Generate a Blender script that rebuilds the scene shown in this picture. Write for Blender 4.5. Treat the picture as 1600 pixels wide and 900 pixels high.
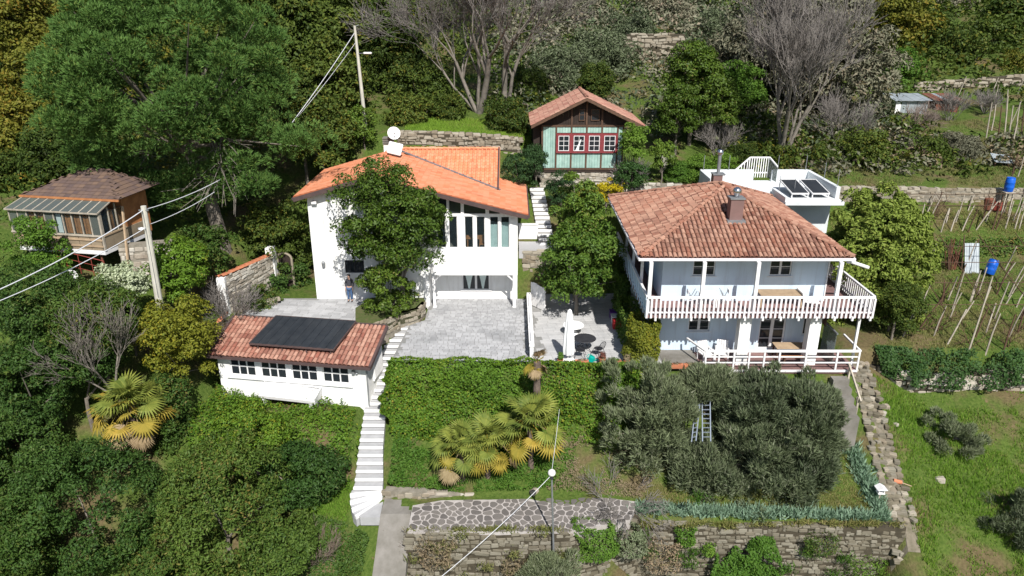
import bpy, bmesh, math, random
import numpy as np
from mathutils import Matrix, Vector, Euler

random.seed(7)
R = math.radians
scene = bpy.context.scene
for o in list(bpy.data.objects):
    bpy.data.objects.remove(o)
COL = scene.collection

# ------------------------------------------------------------------ camera, sky, sun, exposure
CAM_H, PITCH, FPX = 18.0, 21.0, 1148.0
cam_d = bpy.data.cameras.new('camera')
cam_d.sensor_width = 36.0
cam_d.lens = FPX / 1600.0 * 36.0
cam_d.clip_end = 2000.0
cam = bpy.data.objects.new('camera', cam_d)
COL.objects.link(cam)
cam.location = (0, 0, CAM_H)
cam.rotation_euler = (R(90 - PITCH), 0, 0)
scene.camera = cam

SUN_EL, SUN_AZ = 47.0, 14.0          # azimuth: degrees to the right of straight behind the camera
world = bpy.data.worlds.new('World')
scene.world = world
world.use_nodes = True
wn = world.node_tree
wn.nodes.clear()
sky = wn.nodes.new('ShaderNodeTexSky')
sky.sky_type = 'NISHITA'
sky.sun_disc = False
sky.sun_elevation = R(SUN_EL)
sky.sun_rotation = R(180 - SUN_AZ)
sky.altitude = 100
bg = wn.nodes.new('ShaderNodeBackground')
bg.inputs[1].default_value = 0.075
wo = wn.nodes.new('ShaderNodeOutputWorld')
wn.links.new(sky.outputs[0], bg.inputs[0])
wn.links.new(bg.outputs[0], wo.inputs[0])
sun_d = bpy.data.lights.new('sun', 'SUN')
sun_d.energy = 4.6
sun_d.angle = R(0.5)
sun_d.color = (1.0, 0.965, 0.91)
sun = bpy.data.objects.new('sun', sun_d)
COL.objects.link(sun)
sdir = Vector((math.sin(R(SUN_AZ)) * math.cos(R(SUN_EL)), -math.cos(R(SUN_AZ)) * math.cos(R(SUN_EL)), math.sin(R(SUN_EL))))
sun.rotation_euler = sdir.to_track_quat('Z', 'Y').to_euler()
scene.view_settings.view_transform = 'Standard'
scene.view_settings.look = 'None'
scene.view_settings.exposure = 0.48
scene.view_settings.gamma = 1.0
scene.render.engine = 'CYCLES'
scene.cycles.use_denoising = True
scene.cycles.max_bounces = 6
scene.cycles.diffuse_bounces = 3
scene.cycles.transparent_max_bounces = 8

# ------------------------------------------------------------------ survey helpers (photo pixel -> place in the world)
_c, _s = math.cos(R(PITCH)), math.sin(R(PITCH))
def ray(px, py):
    u, v = (px - 800) / FPX, (450 - py) / FPX
    return Vector((u, _c + v * _s, -_s + v * _c))
def PZ(px, py, z):
    r = ray(px, py); t = (z - CAM_H) / r.z
    return Vector((r.x * t, r.y * t, z))
def PY(px, py, y):
    r = ray(px, py); t = y / r.y
    return Vector((r.x * t, y, CAM_H + r.z * t))
def mpp(px, py, y):                    # metres per photo pixel at that point
    p = PY(px, py, y)
    return (p.y * _c - (p.z - CAM_H) * _s) / FPX

# ------------------------------------------------------------------ terrain height
PROF = [
 (-80, [(5,-8),(26,-4),(34,1),(40,4),(46,6),(55,8.5),(70,12),(100,19),(200,48),(420,110)]),
 (-45, [(5,-9),(22,-7),(27,-5),(32,-1),(36,2),(40,4.0),(46,5.6),(55,8),(70,11.5),(100,18.5),(200,48),(420,110)]),
 (-27, [(5,-10),(22,-8.5),(27,-6.8),(30,-4.5),(33,-1.2),(36,1.4),(39,3.4),(41.5,4.6),(45,5.4),(52,7),(60,9),(72,12),(100,19),(200,48),(420,110)]),
 (-18.2, [(5,-11),(22,-9.5),(26,-8.5),(28.5,-6.4),(31,-4.2),(34,-2.4),(36,-1.0),(38,0),(41,0.8),(45,2.2),(50,4.4),(56,7.4),(62,9.2),(72,12),(100,19),(200,48),(420,105)]),
 (-16.6, [(5,-11),(22,-9.5),(26,-8.5),(28.5,-6.6),(31,-4.7),(33.6,-2.6),(37.9,-2.4),(38.4,0.3),(40,0.52),(46.5,0.52),(51,1.5),(53,5),(56,8.2),(62,10),(72,12.4),(100,19),(200,48),(420,105)]),
 (-8.2, [(5,-11),(22,-9.8),(26,-8.8),(28.2,-6.9),(29.6,-5.2),(31,-4.6),(33.2,-2.6),(37.2,-2.4),(38.2,0.2),(39.6,0.45),(51,0.5),(52,5.5),(54.4,7.9),(54.7,9.3),(58,9.7),(70,12.6),(100,19.5),(200,48),(420,105)]),
 (-6.7, [(5,-11),(22,-10),(25.4,-8.2),(29.2,-4.95),(30.3,-4.75),(31.2,-4.4),(33.3,-3.3),(33.7,-2.7),(34.9,-0.4),(35.3,-0.2),(41,-0.2),(51,-0.2),(52,5.5),(54.4,7.9),(54.7,9.3),(58,9.7),(70,12.6),(100,19.5),(200,48),(420,105)]),
 (-4.9, [(5,-11),(22,-9.6),(27.7,-9.0),(27.85,-4.85),(30.2,-4.8),(31.2,-4.4),(33.3,-3.3),(33.7,-2.7),(34.9,-0.4),(35.3,-0.2),(41,-0.2),(51,-0.2),(52,5.5),(54.4,7.9),(54.7,9.3),(58,9.7),(70,12.6),(100,19.5),(200,48),(420,100)]),
 (0.5, [(5,-11),(22,-9.6),(27.7,-9.0),(27.85,-4.85),(30.2,-4.8),(31.4,-4.3),(33.3,-3.2),(33.7,-2.7),(34.8,-0.4),(35.1,-0.2),(45.9,-0.2),(46.0,2.9),(47.6,3.0),(51,5.0),(53.5,5.6),(54.4,7.4),(54.7,8.8),(58,9.3),(70,12.2),(100,19.5),(200,48),(420,100)]),
 (3.2, [(5,-11),(22,-9.6),(28.2,-9.0),(28.4,-4.95),(30.4,-4.7),(31.6,-4.2),(33.2,-3.2),(33.6,-2.7),(34.7,-0.4),(35.0,-0.2),(45.9,-0.2),(46.0,2.9),(47.6,3.0),(51,5.0),(53,5.6),(58,7.6),(62,9.0),(70,11.4),(100,19),(200,48),(420,100)]),
 (6.5, [(5,-11),(22,-9.8),(29.05,-9.2),(29.2,-5.2),(31,-4.7),(33,-3.2),(34.7,-0.9),(35.0,-0.25),(48.5,-0.25),(49.2,3),(51,5.3),(57,7),(60,8),(70,10.8),(100,19),(200,48),(420,100)]),
 (17.6, [(5,-11),(22,-9.8),(29.05,-9.2),(29.2,-5.3),(31,-4.8),(33,-3.4),(34.5,-1.3),(35.0,-0.4),(46,-0.25),(49,3),(52,5.6),(57,6.3),(60,7.2),(70,10.4),(100,18.5),(200,50),(420,100)]),
 (18.9, [(5,-11),(22,-9.8),(27.5,-7.2),(29.2,-5.6),(32,-3.6),(35,-1.0),(37.2,0.1),(46,0.6),(49,2.6),(52,5.2),(57,6.3),(60,7.2),(70,10),(100,18),(200,50),(420,100)]),
 (22, [(5,-12),(22,-10),(26,-8),(30,-5.6),(33.5,-3.7),(36,-2.3),(37.0,-1.8),(37.25,-0.1),(41,0.5),(47.6,1.9),(48.6,2.9),(50.4,3.7),(51.3,4.2),(51.5,5.8),(57,6.8),(62,7.7),(70,9),(85,12.6),(110,18.2),(200,48),(420,100)]),
 (32, [(5,-12),(22,-9.6),(26,-7.6),(30,-5.2),(33.5,-3.4),(36,-2.0),(36.8,-1.5),(37.1,0.0),(41,0.6),(47.6,2.0),(48.6,3.0),(50.4,3.8),(51.6,4.3),(51.8,5.8),(57,6.9),(62,7.7),(70,9),(85,12.8),(110,18.6),(200,48),(420,100)]),
 (60, [(5,-11),(22,-9),(26,-7),(30,-4.6),(33.5,-2.8),(37,-1.0),(41,1.2),(47,2.8),(50,4.4),(57,6.9),(62,8),(70,9.8),(85,13.6),(110,20),(200,50),(420,100)]),
 (140, [(5,-11),(30,-3),(41,1.5),(57,7),(70,10.5),(110,22),(200,52),(420,100)]),
]
_SX = np.array([p[0] for p in PROF], float)
def _vnoise(x, y, s, seed=0):
    return (np.sin(x * s * 1.31 + seed) * np.cos(y * s * 1.73 - seed * 2.1) + 0.6 * np.sin(x * s * 2.9 + y * s * 2.3 + seed * 3) + 0.4 * np.cos(y * s * 4.7 - x * s * 3.9 + seed)) / 2.0
def vn3(p, s, seed=0):                  # smooth random noise, -1..1
    q = np.asarray(p, float)*s+seed*17.3; i = np.floor(q); f = q-i; f = f*f*(3-2*f); out = 0
    for a in (0,1):
        for b in (0,1):
            for c in (0,1):
                h = np.sin((i[:,0]+a)*127.1+(i[:,1]+b)*311.7+(i[:,2]+c)*74.7+seed)*43758.5453; h = h-np.floor(h)
                out = out+h*(f[:,0] if a else 1-f[:,0])*(f[:,1] if b else 1-f[:,1])*(f[:,2] if c else 1-f[:,2])
    return out*2-1
def terrain(x, y):
    x = np.atleast_1d(np.asarray(x, float)); y = np.atleast_1d(np.asarray(y, float))
    zs = np.stack([np.interp(y, [a for a, b in pr], [b for a, b in pr]) for _, pr in PROF])
    xi = np.clip(x, _SX[0], _SX[-1])
    k = np.clip(np.searchsorted(_SX, xi) - 1, 0, len(_SX) - 2)
    t = (xi - _SX[k]) / (_SX[k + 1] - _SX[k])
    ar = np.arange(x.size)
    z = zs[k, ar] * (1 - t) + zs[k + 1, ar] * t
    free = np.clip((x - 19.4) / 1.5, 0, 1) + np.clip((-18.5 - x) / 2, 0, 1) + np.clip((y - 60) / 5, 0, 1)
    amp = 0.02 + 0.13 * np.clip(free, 0, 1) + 0.5 * np.clip((y - 60) / 30, 0, 1)
    z = z + amp * _vnoise(x, y, 0.55, 1.0)
    # the cut for the long stairs and the ramp below them
    sc = np.interp(y, [24.5,28.9,30.3,32.5,35.1,37.4,39.2,40.2,41.0], [-6.0,-6.2,-7.1,-7.32,-7.45,-7.42,-6.95,-6.35,-5.75])
    sw = np.interp(y, [24.5,28.9,30.3,41], [1.5,1.9,0.95,0.8])
    sz = np.interp(y, [24.5,25.2,27.9,29.2,30.3,41.0], [-8.9,-8.5,-6.2,-5.45,-4.9,-0.5])
    return np.where((np.abs(x-sc) < sw) & (y > 24.5) & (y < 41), np.minimum(z, sz), z)
def gz(x, y):
    return float(terrain(x, y)[0])
def G(px, py):                          # where a photo ray meets the terrain
    r = ray(px, py)
    ts = np.arange(15, 260, 0.1)
    h = terrain(r.x * ts, r.y * ts)
    below = np.nonzero(CAM_H + r.z * ts < h)[0]
    t = ts[below[0]] if len(below) else 200.0
    return Vector((r.x * t, r.y * t, gz(r.x * t, r.y * t)))

# ------------------------------------------------------------------ materials
MATS = {}
def _new(name):
    m = bpy.data.materials.new(name); m.use_nodes = True
    nt = m.node_tree; nt.nodes.clear()
    out = nt.nodes.new('ShaderNodeOutputMaterial')
    MATS[name] = m
    return m, nt, out
def _mix(nt, fac, a, b, mode='MIX'):
    n = nt.nodes.new('ShaderNodeMix'); n.data_type = 'RGBA'; n.blend_type = mode
    for s, v in ((0, fac), (6, a), (7, b)):
        if isinstance(v, (int, float)): n.inputs[s].default_value = v
        elif isinstance(v, tuple): n.inputs[s].default_value = (*v, 1) if len(v) == 3 else v
        else: nt.links.new(v, n.inputs[s])
    return n.outputs[2]
def _noise(nt, scale, detail=4, rough=0.6, coord='Object', vec=None):
    n = nt.nodes.new('ShaderNodeTexNoise'); n.inputs['Scale'].default_value = scale
    n.inputs['Detail'].default_value = detail; n.inputs['Roughness'].default_value = rough
    if vec is None:
        c = nt.nodes.new('ShaderNodeNewGeometry'); vec = c.outputs['Position']
    nt.links.new(vec, n.inputs['Vector'])
    return n.outputs['Fac']
def _ramp(nt, fac, lo, hi):
    n = nt.nodes.new('ShaderNodeMapRange'); n.inputs[1].default_value = lo; n.inputs[2].default_value = hi
    nt.links.new(fac, n.inputs[0]); return n.outputs[0]
def _rnd(nt):                           # one value per loose piece and per object
    g = nt.nodes.new('ShaderNodeNewGeometry'); o = nt.nodes.new('ShaderNodeObjectInfo')
    a = nt.nodes.new('ShaderNodeMath'); a.operation = 'ADD'
    nt.links.new(g.outputs['Random Per Island'], a.inputs[0]); nt.links.new(o.outputs['Random'], a.inputs[1])
    f = nt.nodes.new('ShaderNodeMath'); f.operation = 'FRACT'; nt.links.new(a.outputs[0], f.inputs[0])
    return f.outputs[0]
def _bump(nt, fac, strength, dist=0.02):
    b = nt.nodes.new('ShaderNodeBump'); b.inputs['Strength'].default_value = strength; b.inputs['Distance'].default_value = dist
    nt.links.new(fac, b.inputs['Height']); return b.outputs[0]
def surf(name, c1, c2=None, scale=3.0, rough=0.8, bump=0.0, rnd=0.0, metal=0.0, c3=None, spec=0.3, lo=0.35, hi=0.65, streak=None):
    """colour c1 broken up by c2 in noise patches, c3 per piece"""
    m, nt, out = _new(name)
    p = nt.nodes.new('ShaderNodeBsdfPrincipled')
    p.inputs['Roughness'].default_value = rough; p.inputs['Metallic'].default_value = metal
    p.inputs['Specular IOR Level'].default_value = spec
    col = None
    if c2:
        col = _mix(nt, _ramp(nt, _noise(nt, scale), lo, hi), c1, c2)
    else:
        f = _ramp(nt, _noise(nt, scale), 0.3, 0.7)
        col = _mix(nt, f, tuple(k * 0.93 for k in c1), c1)
    if streak:
        g = nt.nodes.new('ShaderNodeNewGeometry'); mp = nt.nodes.new('ShaderNodeMapping'); mp.inputs['Scale'].default_value = (2.6, 2.6, 0.22)
        nt.links.new(g.outputs['Position'], mp.inputs['Vector'])
        col = _mix(nt, _ramp(nt, _noise(nt, 1.0, 5, 0.65, vec=mp.outputs[0]), 0.5, 0.85), col, streak)
    if c3:
        col = _mix(nt, _rnd(nt), col, c3) if rnd == 0 else _mix(nt, _ramp(nt, _rnd(nt), 1 - rnd, 1), col, c3)
    elif rnd:
        r = _rnd(nt)
        hsv = nt.nodes.new('ShaderNodeHueSaturation')
        mr = nt.nodes.new('ShaderNodeMapRange'); mr.inputs[3].default_value = 1 - rnd; mr.inputs[4].default_value = 1 + rnd
        nt.links.new(r, mr.inputs[0]); nt.links.new(mr.outputs[0], hsv.inputs['Value']); nt.links.new(col, hsv.inputs['Color'])
        col = hsv.outputs[0]
    nt.links.new(col, p.inputs['Base Color'])
    if bump:
        nt.links.new(_bump(nt, _noise(nt, scale * 6), bump), p.inputs['Normal'])
    nt.links.new(p.outputs[0], out.inputs[0])
    return m
def leaf(name, c1, c2, c3=None, rough=0.5, trans=0.25, patch=0.5, f3=0.15, spec=0.4):
    rough, spec = 0.45+rough*0.35, spec*0.5
    m, nt, out = _new(name)
    r = _rnd(nt)
    n = _ramp(nt, _noise(nt, patch, 3), 0.3, 0.7)
    col = _mix(nt, r, c1, c2)
    col = _mix(nt, n, col, _mix(nt, 0.65, col, c2))
    if c3:
        g = nt.nodes.new('ShaderNodeMath'); g.operation = 'MULTIPLY'; nt.links.new(r, g.inputs[0]); g.inputs[1].default_value = 7.31
        f = nt.nodes.new('ShaderNodeMath'); f.operation = 'FRACT'; nt.links.new(g.outputs[0], f.inputs[0])
        sel = nt.nodes.new('ShaderNodeMath'); sel.operation = 'MULTIPLY'
        nt.links.new(_ramp(nt, f.outputs[0], 1 - 2 * f3, 1.0), sel.inputs[0])
        nt.links.new(_ramp(nt, _noise(nt, patch * 0.7, 3), 0.38, 0.62), sel.inputs[1])
        col = _mix(nt, sel.outputs[0], col, c3)
    oi = nt.nodes.new('ShaderNodeObjectInfo'); hs = nt.nodes.new('ShaderNodeHueSaturation')
    for sock, a, b in (('Value', .82, 1.28), ('Hue', .512, .488)):
        mr = nt.nodes.new('ShaderNodeMapRange'); mr.inputs[3].default_value = a; mr.inputs[4].default_value = b
        nt.links.new(oi.outputs['Random'], mr.inputs[0]); nt.links.new(mr.outputs[0], hs.inputs[sock])
    nt.links.new(col, hs.inputs['Color']); col = hs.outputs[0]
    p = nt.nodes.new('ShaderNodeBsdfPrincipled'); p.inputs['Roughness'].default_value = rough
    p.inputs['Specular IOR Level'].default_value = spec
    t = nt.nodes.new('ShaderNodeBsdfTranslucent')
    nt.links.new(col, p.inputs['Base Color'])
    nt.links.new(_mix(nt, 0.5, col, (0.3, 0.4, 0.05), 'OVERLAY'), t.inputs[0])
    mx = nt.nodes.new('ShaderNodeMixShader'); mx.inputs[0].default_value = trans
    nt.links.new(p.outputs[0], mx.inputs[1]); nt.links.new(t.outputs[0], mx.inputs[2])
    nt.links.new(mx.outputs[0], out.inputs[0])
    return m
def glass(name, tint=(0.02, 0.025, 0.03), clear=0.0):
    m, nt, out = _new(name)
    p = nt.nodes.new('ShaderNodeBsdfPrincipled'); p.inputs['Base Color'].default_value = (*tint, 1)
    p.inputs['Roughness'].default_value = 0.06; p.inputs['Specular IOR Level'].default_value = 0.5
    if clear:
        t = nt.nodes.new('ShaderNodeBsdfTransparent'); t.inputs[0].default_value = (0.9, 0.95, 0.95, 1)
        mx = nt.nodes.new('ShaderNodeMixShader'); mx.inputs[0].default_value = clear
        nt.links.new(p.outputs[0], mx.inputs[1]); nt.links.new(t.outputs[0], mx.inputs[2]); nt.links.new(mx.outputs[0], out.inputs[0])
    else:
        nt.links.new(p.outputs[0], out.inputs[0])
    return m

STUCCO = surf('white_stucco', (0.80, 0.80, 0.79), (0.66, 0.65, 0.62), 0.7, 0.9, 0.15, lo=0.5, hi=0.85, streak=(0.50, 0.48, 0.44))
STUCCO_B = surf('sky_tinted_stucco', (0.60, 0.715, 0.82), (0.56, 0.67, 0.77), 0.8, 0.9, 0.15, streak=(0.42, 0.47, 0.52))  # pale blue-white wall paint, with the blue sky reflection put into the colour
WPAINT = surf('white_paint', (0.80, 0.79, 0.79), (0.72, 0.71, 0.70), 4, 0.55)
PINKW = surf('worn_white_paint', (0.80, 0.78, 0.80), (0.72, 0.68, 0.70), 5, 0.6, rnd=0.06)
GUTTER = surf('brown_gutter', (0.10, 0.065, 0.06), (0.07, 0.05, 0.05), 3, 0.5)
GREYMET = surf('grey_metal', (0.30, 0.31, 0.32), (0.22, 0.23, 0.24), 3, 0.45, metal=0.4)
STEEL = surf('steel', (0.6, 0.6, 0.62), None, 3, 0.2, metal=0.95)
ALU = surf('aluminium', (0.34, 0.39, 0.46), (0.25, 0.29, 0.35), 4, 0.4, metal=0.5)
DARKMET = surf('dark_metal', (0.025, 0.025, 0.03), (0.04, 0.04, 0.045), 5, 0.5, rnd=0.1)
COPPO = surf('old_terracotta', (0.285, 0.115, 0.072), (0.165, 0.078, 0.056), 0.8, 0.9, 0.3, c3=(0.41, 0.235, 0.165))
COPPO_D = surf('old_terracotta_bed', (0.11, 0.05, 0.038), (0.07, 0.035, 0.028), 3, 0.95, 0.3)
ANNEXT = surf('annex_terracotta', (0.29, 0.10, 0.068), (0.18, 0.075, 0.055), 1.6, 0.9, 0.3, c3=(0.46, 0.26, 0.19))
ORANGE = surf('orange_tile', (0.66, 0.225, 0.105), (0.44, 0.145, 0.075), 0.8, 0.8, 0.15, lo=0.45, hi=0.8, c3=(0.70, 0.30, 0.17))
ORANGE_B = surf('orange_tile_bed', (0.52, 0.15, 0.06), (0.42, 0.12, 0.05), 2, 0.85)
CHALT = surf('chalet_terracotta', (0.33, 0.135, 0.10), (0.23, 0.105, 0.08), 0.9, 0.9, 0.3, c3=(0.42, 0.245, 0.18))
SHINGLE = surf('brown_shingle', (0.115, 0.08, 0.075), (0.085, 0.06, 0.055), 1.2, 0.9, 0.2, c3=(0.16, 0.105, 0.075))
STONE = surf('wall_stone', (0.255, 0.21, 0.15), (0.15, 0.125, 0.09), 1.8, 0.95, 0.7, c3=(0.36, 0.325, 0.26))
STONE_Y = surf('ochre_wall_stone', (0.165, 0.142, 0.102), (0.085, 0.074, 0.050), 0.8, 0.95, 0.8, c3=(0.235, 0.215, 0.17))
STONE_W = surf('pale_wall_stone', (0.37, 0.325, 0.26), (0.23, 0.185, 0.14), 1.8, 0.95, 0.6, c3=(0.50, 0.47, 0.41))
MORTAR = surf('mortar', (0.27, 0.245, 0.20), (0.18, 0.16, 0.125), 3, 0.95, 0.5)
DRYJOINT = surf('earth_joint', (0.075, 0.062, 0.042), (0.05, 0.042, 0.028), 3, 0.95, 0.5)
PAVER = surf('grey_paver', (0.37, 0.37, 0.375), (0.22, 0.225, 0.23), 0.4, 0.9, 0.25, rnd=0.16, lo=0.5, hi=0.8)
PJOINT = surf('paver_joint', (0.27, 0.265, 0.26), (0.20, 0.20, 0.19), 2, 0.95)
PATIO2 = surf('stamped_concrete', (0.46, 0.455, 0.45), (0.37, 0.37, 0.37), 0.9, 0.9, 0.3, rnd=0.07)
CRAZY = surf('crazy_paving_stone', (0.135, 0.122, 0.113), (0.09, 0.082, 0.076), 2.0, 0.9, 0.4, c3=(0.19, 0.172, 0.155))
CONCRETE = surf('concrete', (0.225, 0.21, 0.19), (0.15, 0.14, 0.12), 1.2, 0.95, 0.4)
STEPG = surf('step_paver', (0.41, 0.41, 0.415), (0.34, 0.34, 0.345), 2, 0.9, 0.2, rnd=0.06)
NOSE = surf('white_step_edge', (0.80, 0.80, 0.79), (0.70, 0.70, 0.69), 3, 0.7)
WOODB = surf('brown_wood', (0.115, 0.065, 0.04), (0.075, 0.045, 0.03), 4, 0.8, 0.3, rnd=0.1)
WOODO = surf('orange_brown_wood', (0.46, 0.20, 0.08), (0.33, 0.135, 0.055), 3, 0.7, 0.2, rnd=0.2)
WOODP = surf('pale_wood', (0.46, 0.34, 0.22), (0.36, 0.26, 0.17), 3, 0.8, rnd=0.1)
WOODG = surf('weathered_grey_wood', (0.44, 0.39, 0.315), (0.30, 0.265, 0.215), 3, 0.9, 0.3, rnd=0.15)
DECKW = surf('reddish_deck_board', (0.23, 0.135, 0.125), (0.17, 0.10, 0.095), 3, 0.8, rnd=0.15)
BLACKW = surf('tarred_board', (0.028, 0.02, 0.016), (0.04, 0.028, 0.022), 3, 0.85, 0.3, rnd=0.15)
MINT = surf('mint_board', (0.25, 0.395, 0.345), (0.35, 0.50, 0.44), 2.5, 0.85, 0.3, rnd=0.10)
REDP = surf('red_paint', (0.24, 0.04, 0.045), (0.18, 0.035, 0.04), 4, 0.6)
BARK = surf('grey_bark', (0.20, 0.175, 0.145), (0.13, 0.11, 0.09), 3, 0.95, 0.6)
BARKL = surf('pale_bark', (0.215, 0.19, 0.16), (0.14, 0.125, 0.105), 3, 0.95, 0.5)
TWIG = surf('grey_twig', (0.225, 0.203, 0.186), (0.155, 0.14, 0.126), 0.6, 0.95)
TWIGB = surf('brown_twig', (0.20, 0.145, 0.115), (0.26, 0.21, 0.18), 0.6, 0.95)
PALMTR = surf('palm_fibre', (0.165, 0.125, 0.10), (0.10, 0.075, 0.06), 6, 0.95, 0.8)
POLEC = surf('concrete_pole', (0.56, 0.54, 0.47), (0.46, 0.44, 0.38), 2, 0.9)
CABLE = surf('pale_cable', (0.62, 0.63, 0.66), None, 3, 0.6)
TERRA = surf('terracotta_pot', (0.55, 0.21, 0.11), (0.45, 0.17, 0.09), 4, 0.85, rnd=0.1)
TEAL = surf('teal_plastic', (0.0, 0.33, 0.27), None, 3, 0.4)
BLUEPL = surf('blue_plastic', (0.01, 0.11, 0.55), (0.01, 0.09, 0.45), 2, 0.35)
RUST = surf('rust', (0.20, 0.075, 0.045), (0.12, 0.05, 0.035), 2, 0.85, 0.3)
RUSTR = surf('red_rusty_rail', (0.25, 0.05, 0.035), None, 2, 0.7)
ZINC = surf('zinc_sheet', (0.36, 0.40, 0.42), (0.26, 0.29, 0.31), 1.5, 0.5, metal=0.2)
SOLAR = surf('black_absorber', (0.022, 0.026, 0.032), (0.032, 0.036, 0.042), 2, 0.45, rnd=0.12)
BROWNCLAD = surf('brown_cladding', (0.20, 0.12, 0.11), (0.17, 0.105, 0.095), 2, 0.6)
FABRIC = surf('white_canvas', (0.82, 0.82, 0.82), (0.74, 0.74, 0.74), 4, 0.9)
CURT = surf('mint_curtain', (0.60, 0.70, 0.68), (0.52, 0.62, 0.60), 3, 0.9)
MEMBR = surf('white_membrane', (0.70, 0.73, 0.74), (0.60, 0.63, 0.64), 0.8, 0.8)
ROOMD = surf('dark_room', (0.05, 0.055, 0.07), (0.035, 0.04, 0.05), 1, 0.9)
SKIN = surf('skin', (0.55, 0.34, 0.25), None, 3, 0.6)
JEANS = surf('blue_denim', (0.07, 0.13, 0.25), (0.05, 0.10, 0.20), 8, 0.9)
SHIRT = surf('dark_grey_cloth', (0.05, 0.05, 0.06), None, 8, 0.9)
HAIR = surf('dark_hair', (0.03, 0.022, 0.018), None, 8, 0.7)
PANE = glass('dark_glass')
PANE_C = glass('clear_glass', (0.05, 0.07, 0.08), 0.86)
PANE_G = glass('greenish_glass', (0.115, 0.13, 0.12), 0.35)
def ground_mat():
    m, nt, out = _new('hillside_ground')
    p = nt.nodes.new('ShaderNodeBsdfPrincipled'); p.inputs['Roughness'].default_value = 0.95; p.inputs['Specular IOR Level'].default_value = 0.1
    g1 = _ramp(nt, _noise(nt, 0.5, 6, 0.65), 0.3, 0.7)
    g2 = _ramp(nt, _noise(nt, 7.0, 4), 0.3, 0.7)
    green = _mix(nt, g2, (0.04, 0.075, 0.012), (0.10, 0.14, 0.03))
    dry = _mix(nt, g2, (0.09, 0.07, 0.035), (0.15, 0.12, 0.06))
    col = _mix(nt, _ramp(nt, _noise(nt, 0.33, 5, 0.6), 0.48, 0.62), green, dry)
    col = _mix(nt, _ramp(nt, _noise(nt, 1.1, 6, 0.7), 0.62, 0.72), col, (0.17, 0.12, 0.07))
    nt.links.new(col, p.inputs['Base Color'])
    nt.links.new(_bump(nt, _noise(nt, 9, 6), 0.9, 0.08), p.inputs['Normal'])
    nt.links.new(p.outputs[0], out.inputs[0])
    return m
GROUND = ground_mat()
L_MAG = leaf('magnolia_leaf', (0.0249, 0.0572, 0.0062), (0.0986, 0.1542, 0.0145), (0.20, 0.16, 0.05), 0.32, 0.15, 0.6, 0.04, 0.6)
L_MAG2 = leaf('broad_leaf', (0.0359, 0.0881, 0.0124), (0.1128, 0.1818, 0.0228), (0.19, 0.19, 0.04), 0.35, 0.18, 0.5, 0.08, 0.5)
L_IVY = leaf('ivy_leaf', (0.0221, 0.0677, 0.0062), (0.0966, 0.1856, 0.0176), (0.22, 0.20, 0.02), 0.42, 0.2, 0.35, 0.12)
L_IVYD = leaf('dark_ivy_leaf', (0.0153, 0.0473, 0.0115), (0.0467, 0.0998, 0.0230), None, 0.4, 0.15, 0.5)
L_HEDGE = leaf('hedge_leaf', (0.0209, 0.0550, 0.0093), (0.0804, 0.1350, 0.0228), (0.19, 0.13, 0.035), 0.42, 0.2, 0.22, 0.14)
L_HEDGE2 = leaf('laurel_leaf', (0.0172, 0.0480, 0.0103), (0.0663, 0.1250, 0.0230), (0.12, 0.13, 0.03), 0.4, 0.2, 0.3, 0.1)
L_YEL = leaf('yellow_green_leaf', (0.075, 0.115, 0.014), (0.175, 0.185, 0.02), (0.30, 0.24, 0.02), 0.5, 0.28, 0.4, 0.2)
L_FOR = leaf('forest_leaf', (0.0214, 0.0460, 0.0083), (0.0785, 0.1150, 0.0186), (0.17, 0.14, 0.018), 0.5, 0.2, 0.16, 0.12)
L_FORY = leaf('autumnal_leaf', (0.075, 0.10, 0.014), (0.175, 0.175, 0.025), (0.28, 0.15, 0.02), 0.5, 0.25, 0.25, 0.2)
L_FORB = leaf('fresh_leaf', (0.0510, 0.1250, 0.0161), (0.1190, 0.2150, 0.0276), None, 0.5, 0.3, 0.4)
L_PINE = leaf('pine_needle', (0.0288, 0.0843, 0.0184), (0.0972, 0.1849, 0.0414), (0.17, 0.20, 0.04), 0.55, 0.18, 0.28, 0.1)
L_OLIVE = leaf('olive_leaf', (0.0488, 0.0684, 0.0330), (0.1464, 0.1800, 0.0950), (0.20, 0.21, 0.15), 0.6, 0.15, 0.9, 0.18)
L_LOQ = leaf('loquat_leaf', (0.105, 0.155, 0.022), (0.265, 0.325, 0.060), (0.34, 0.35, 0.08), 0.5, 0.25, 0.7, 0.1)
L_BOX = leaf('box_leaf', (0.0144, 0.0420, 0.0138), (0.0432, 0.0850, 0.0253), None, 0.45, 0.12, 0.8)
L_FORS = leaf('yellow_blossom', (0.50, 0.36, 0.01), (0.66, 0.50, 0.02), None, 0.6, 0.3, 0.8)
L_WHITE = leaf('variegated_leaf', (0.16, 0.22, 0.09), (0.48, 0.52, 0.36), None, 0.6, 0.2, 0.8)
L_GRASS = leaf('grass_blade', (0.0723, 0.1733, 0.0161), (0.1700, 0.2940, 0.0345), (0.28, 0.24, 0.09), 0.6, 0.3, 0.35, 0.15)
L_GRASSD = leaf('dry_grass_blade', (0.12, 0.165, 0.030), (0.26, 0.25, 0.09), (0.32, 0.25, 0.13), 0.7, 0.25, 0.35, 0.2)
L_IRIS = leaf('iris_leaf', (0.13, 0.23, 0.13), (0.29, 0.41, 0.29), None, 0.5, 0.2, 0.8)
L_PALM = leaf('palm_blade', (0.085, 0.130, 0.024), (0.21, 0.235, 0.045), None, 0.45, 0.2, 0.9)
L_PALMY = leaf('yellow_palm_blade', (0.24, 0.205, 0.035), (0.36, 0.27, 0.045), None, 0.5, 0.25, 0.9)
L_PALMD = leaf('dry_palm_blade', (0.20, 0.145, 0.075), (0.30, 0.23, 0.13), None, 0.7, 0.15, 0.9)
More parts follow.
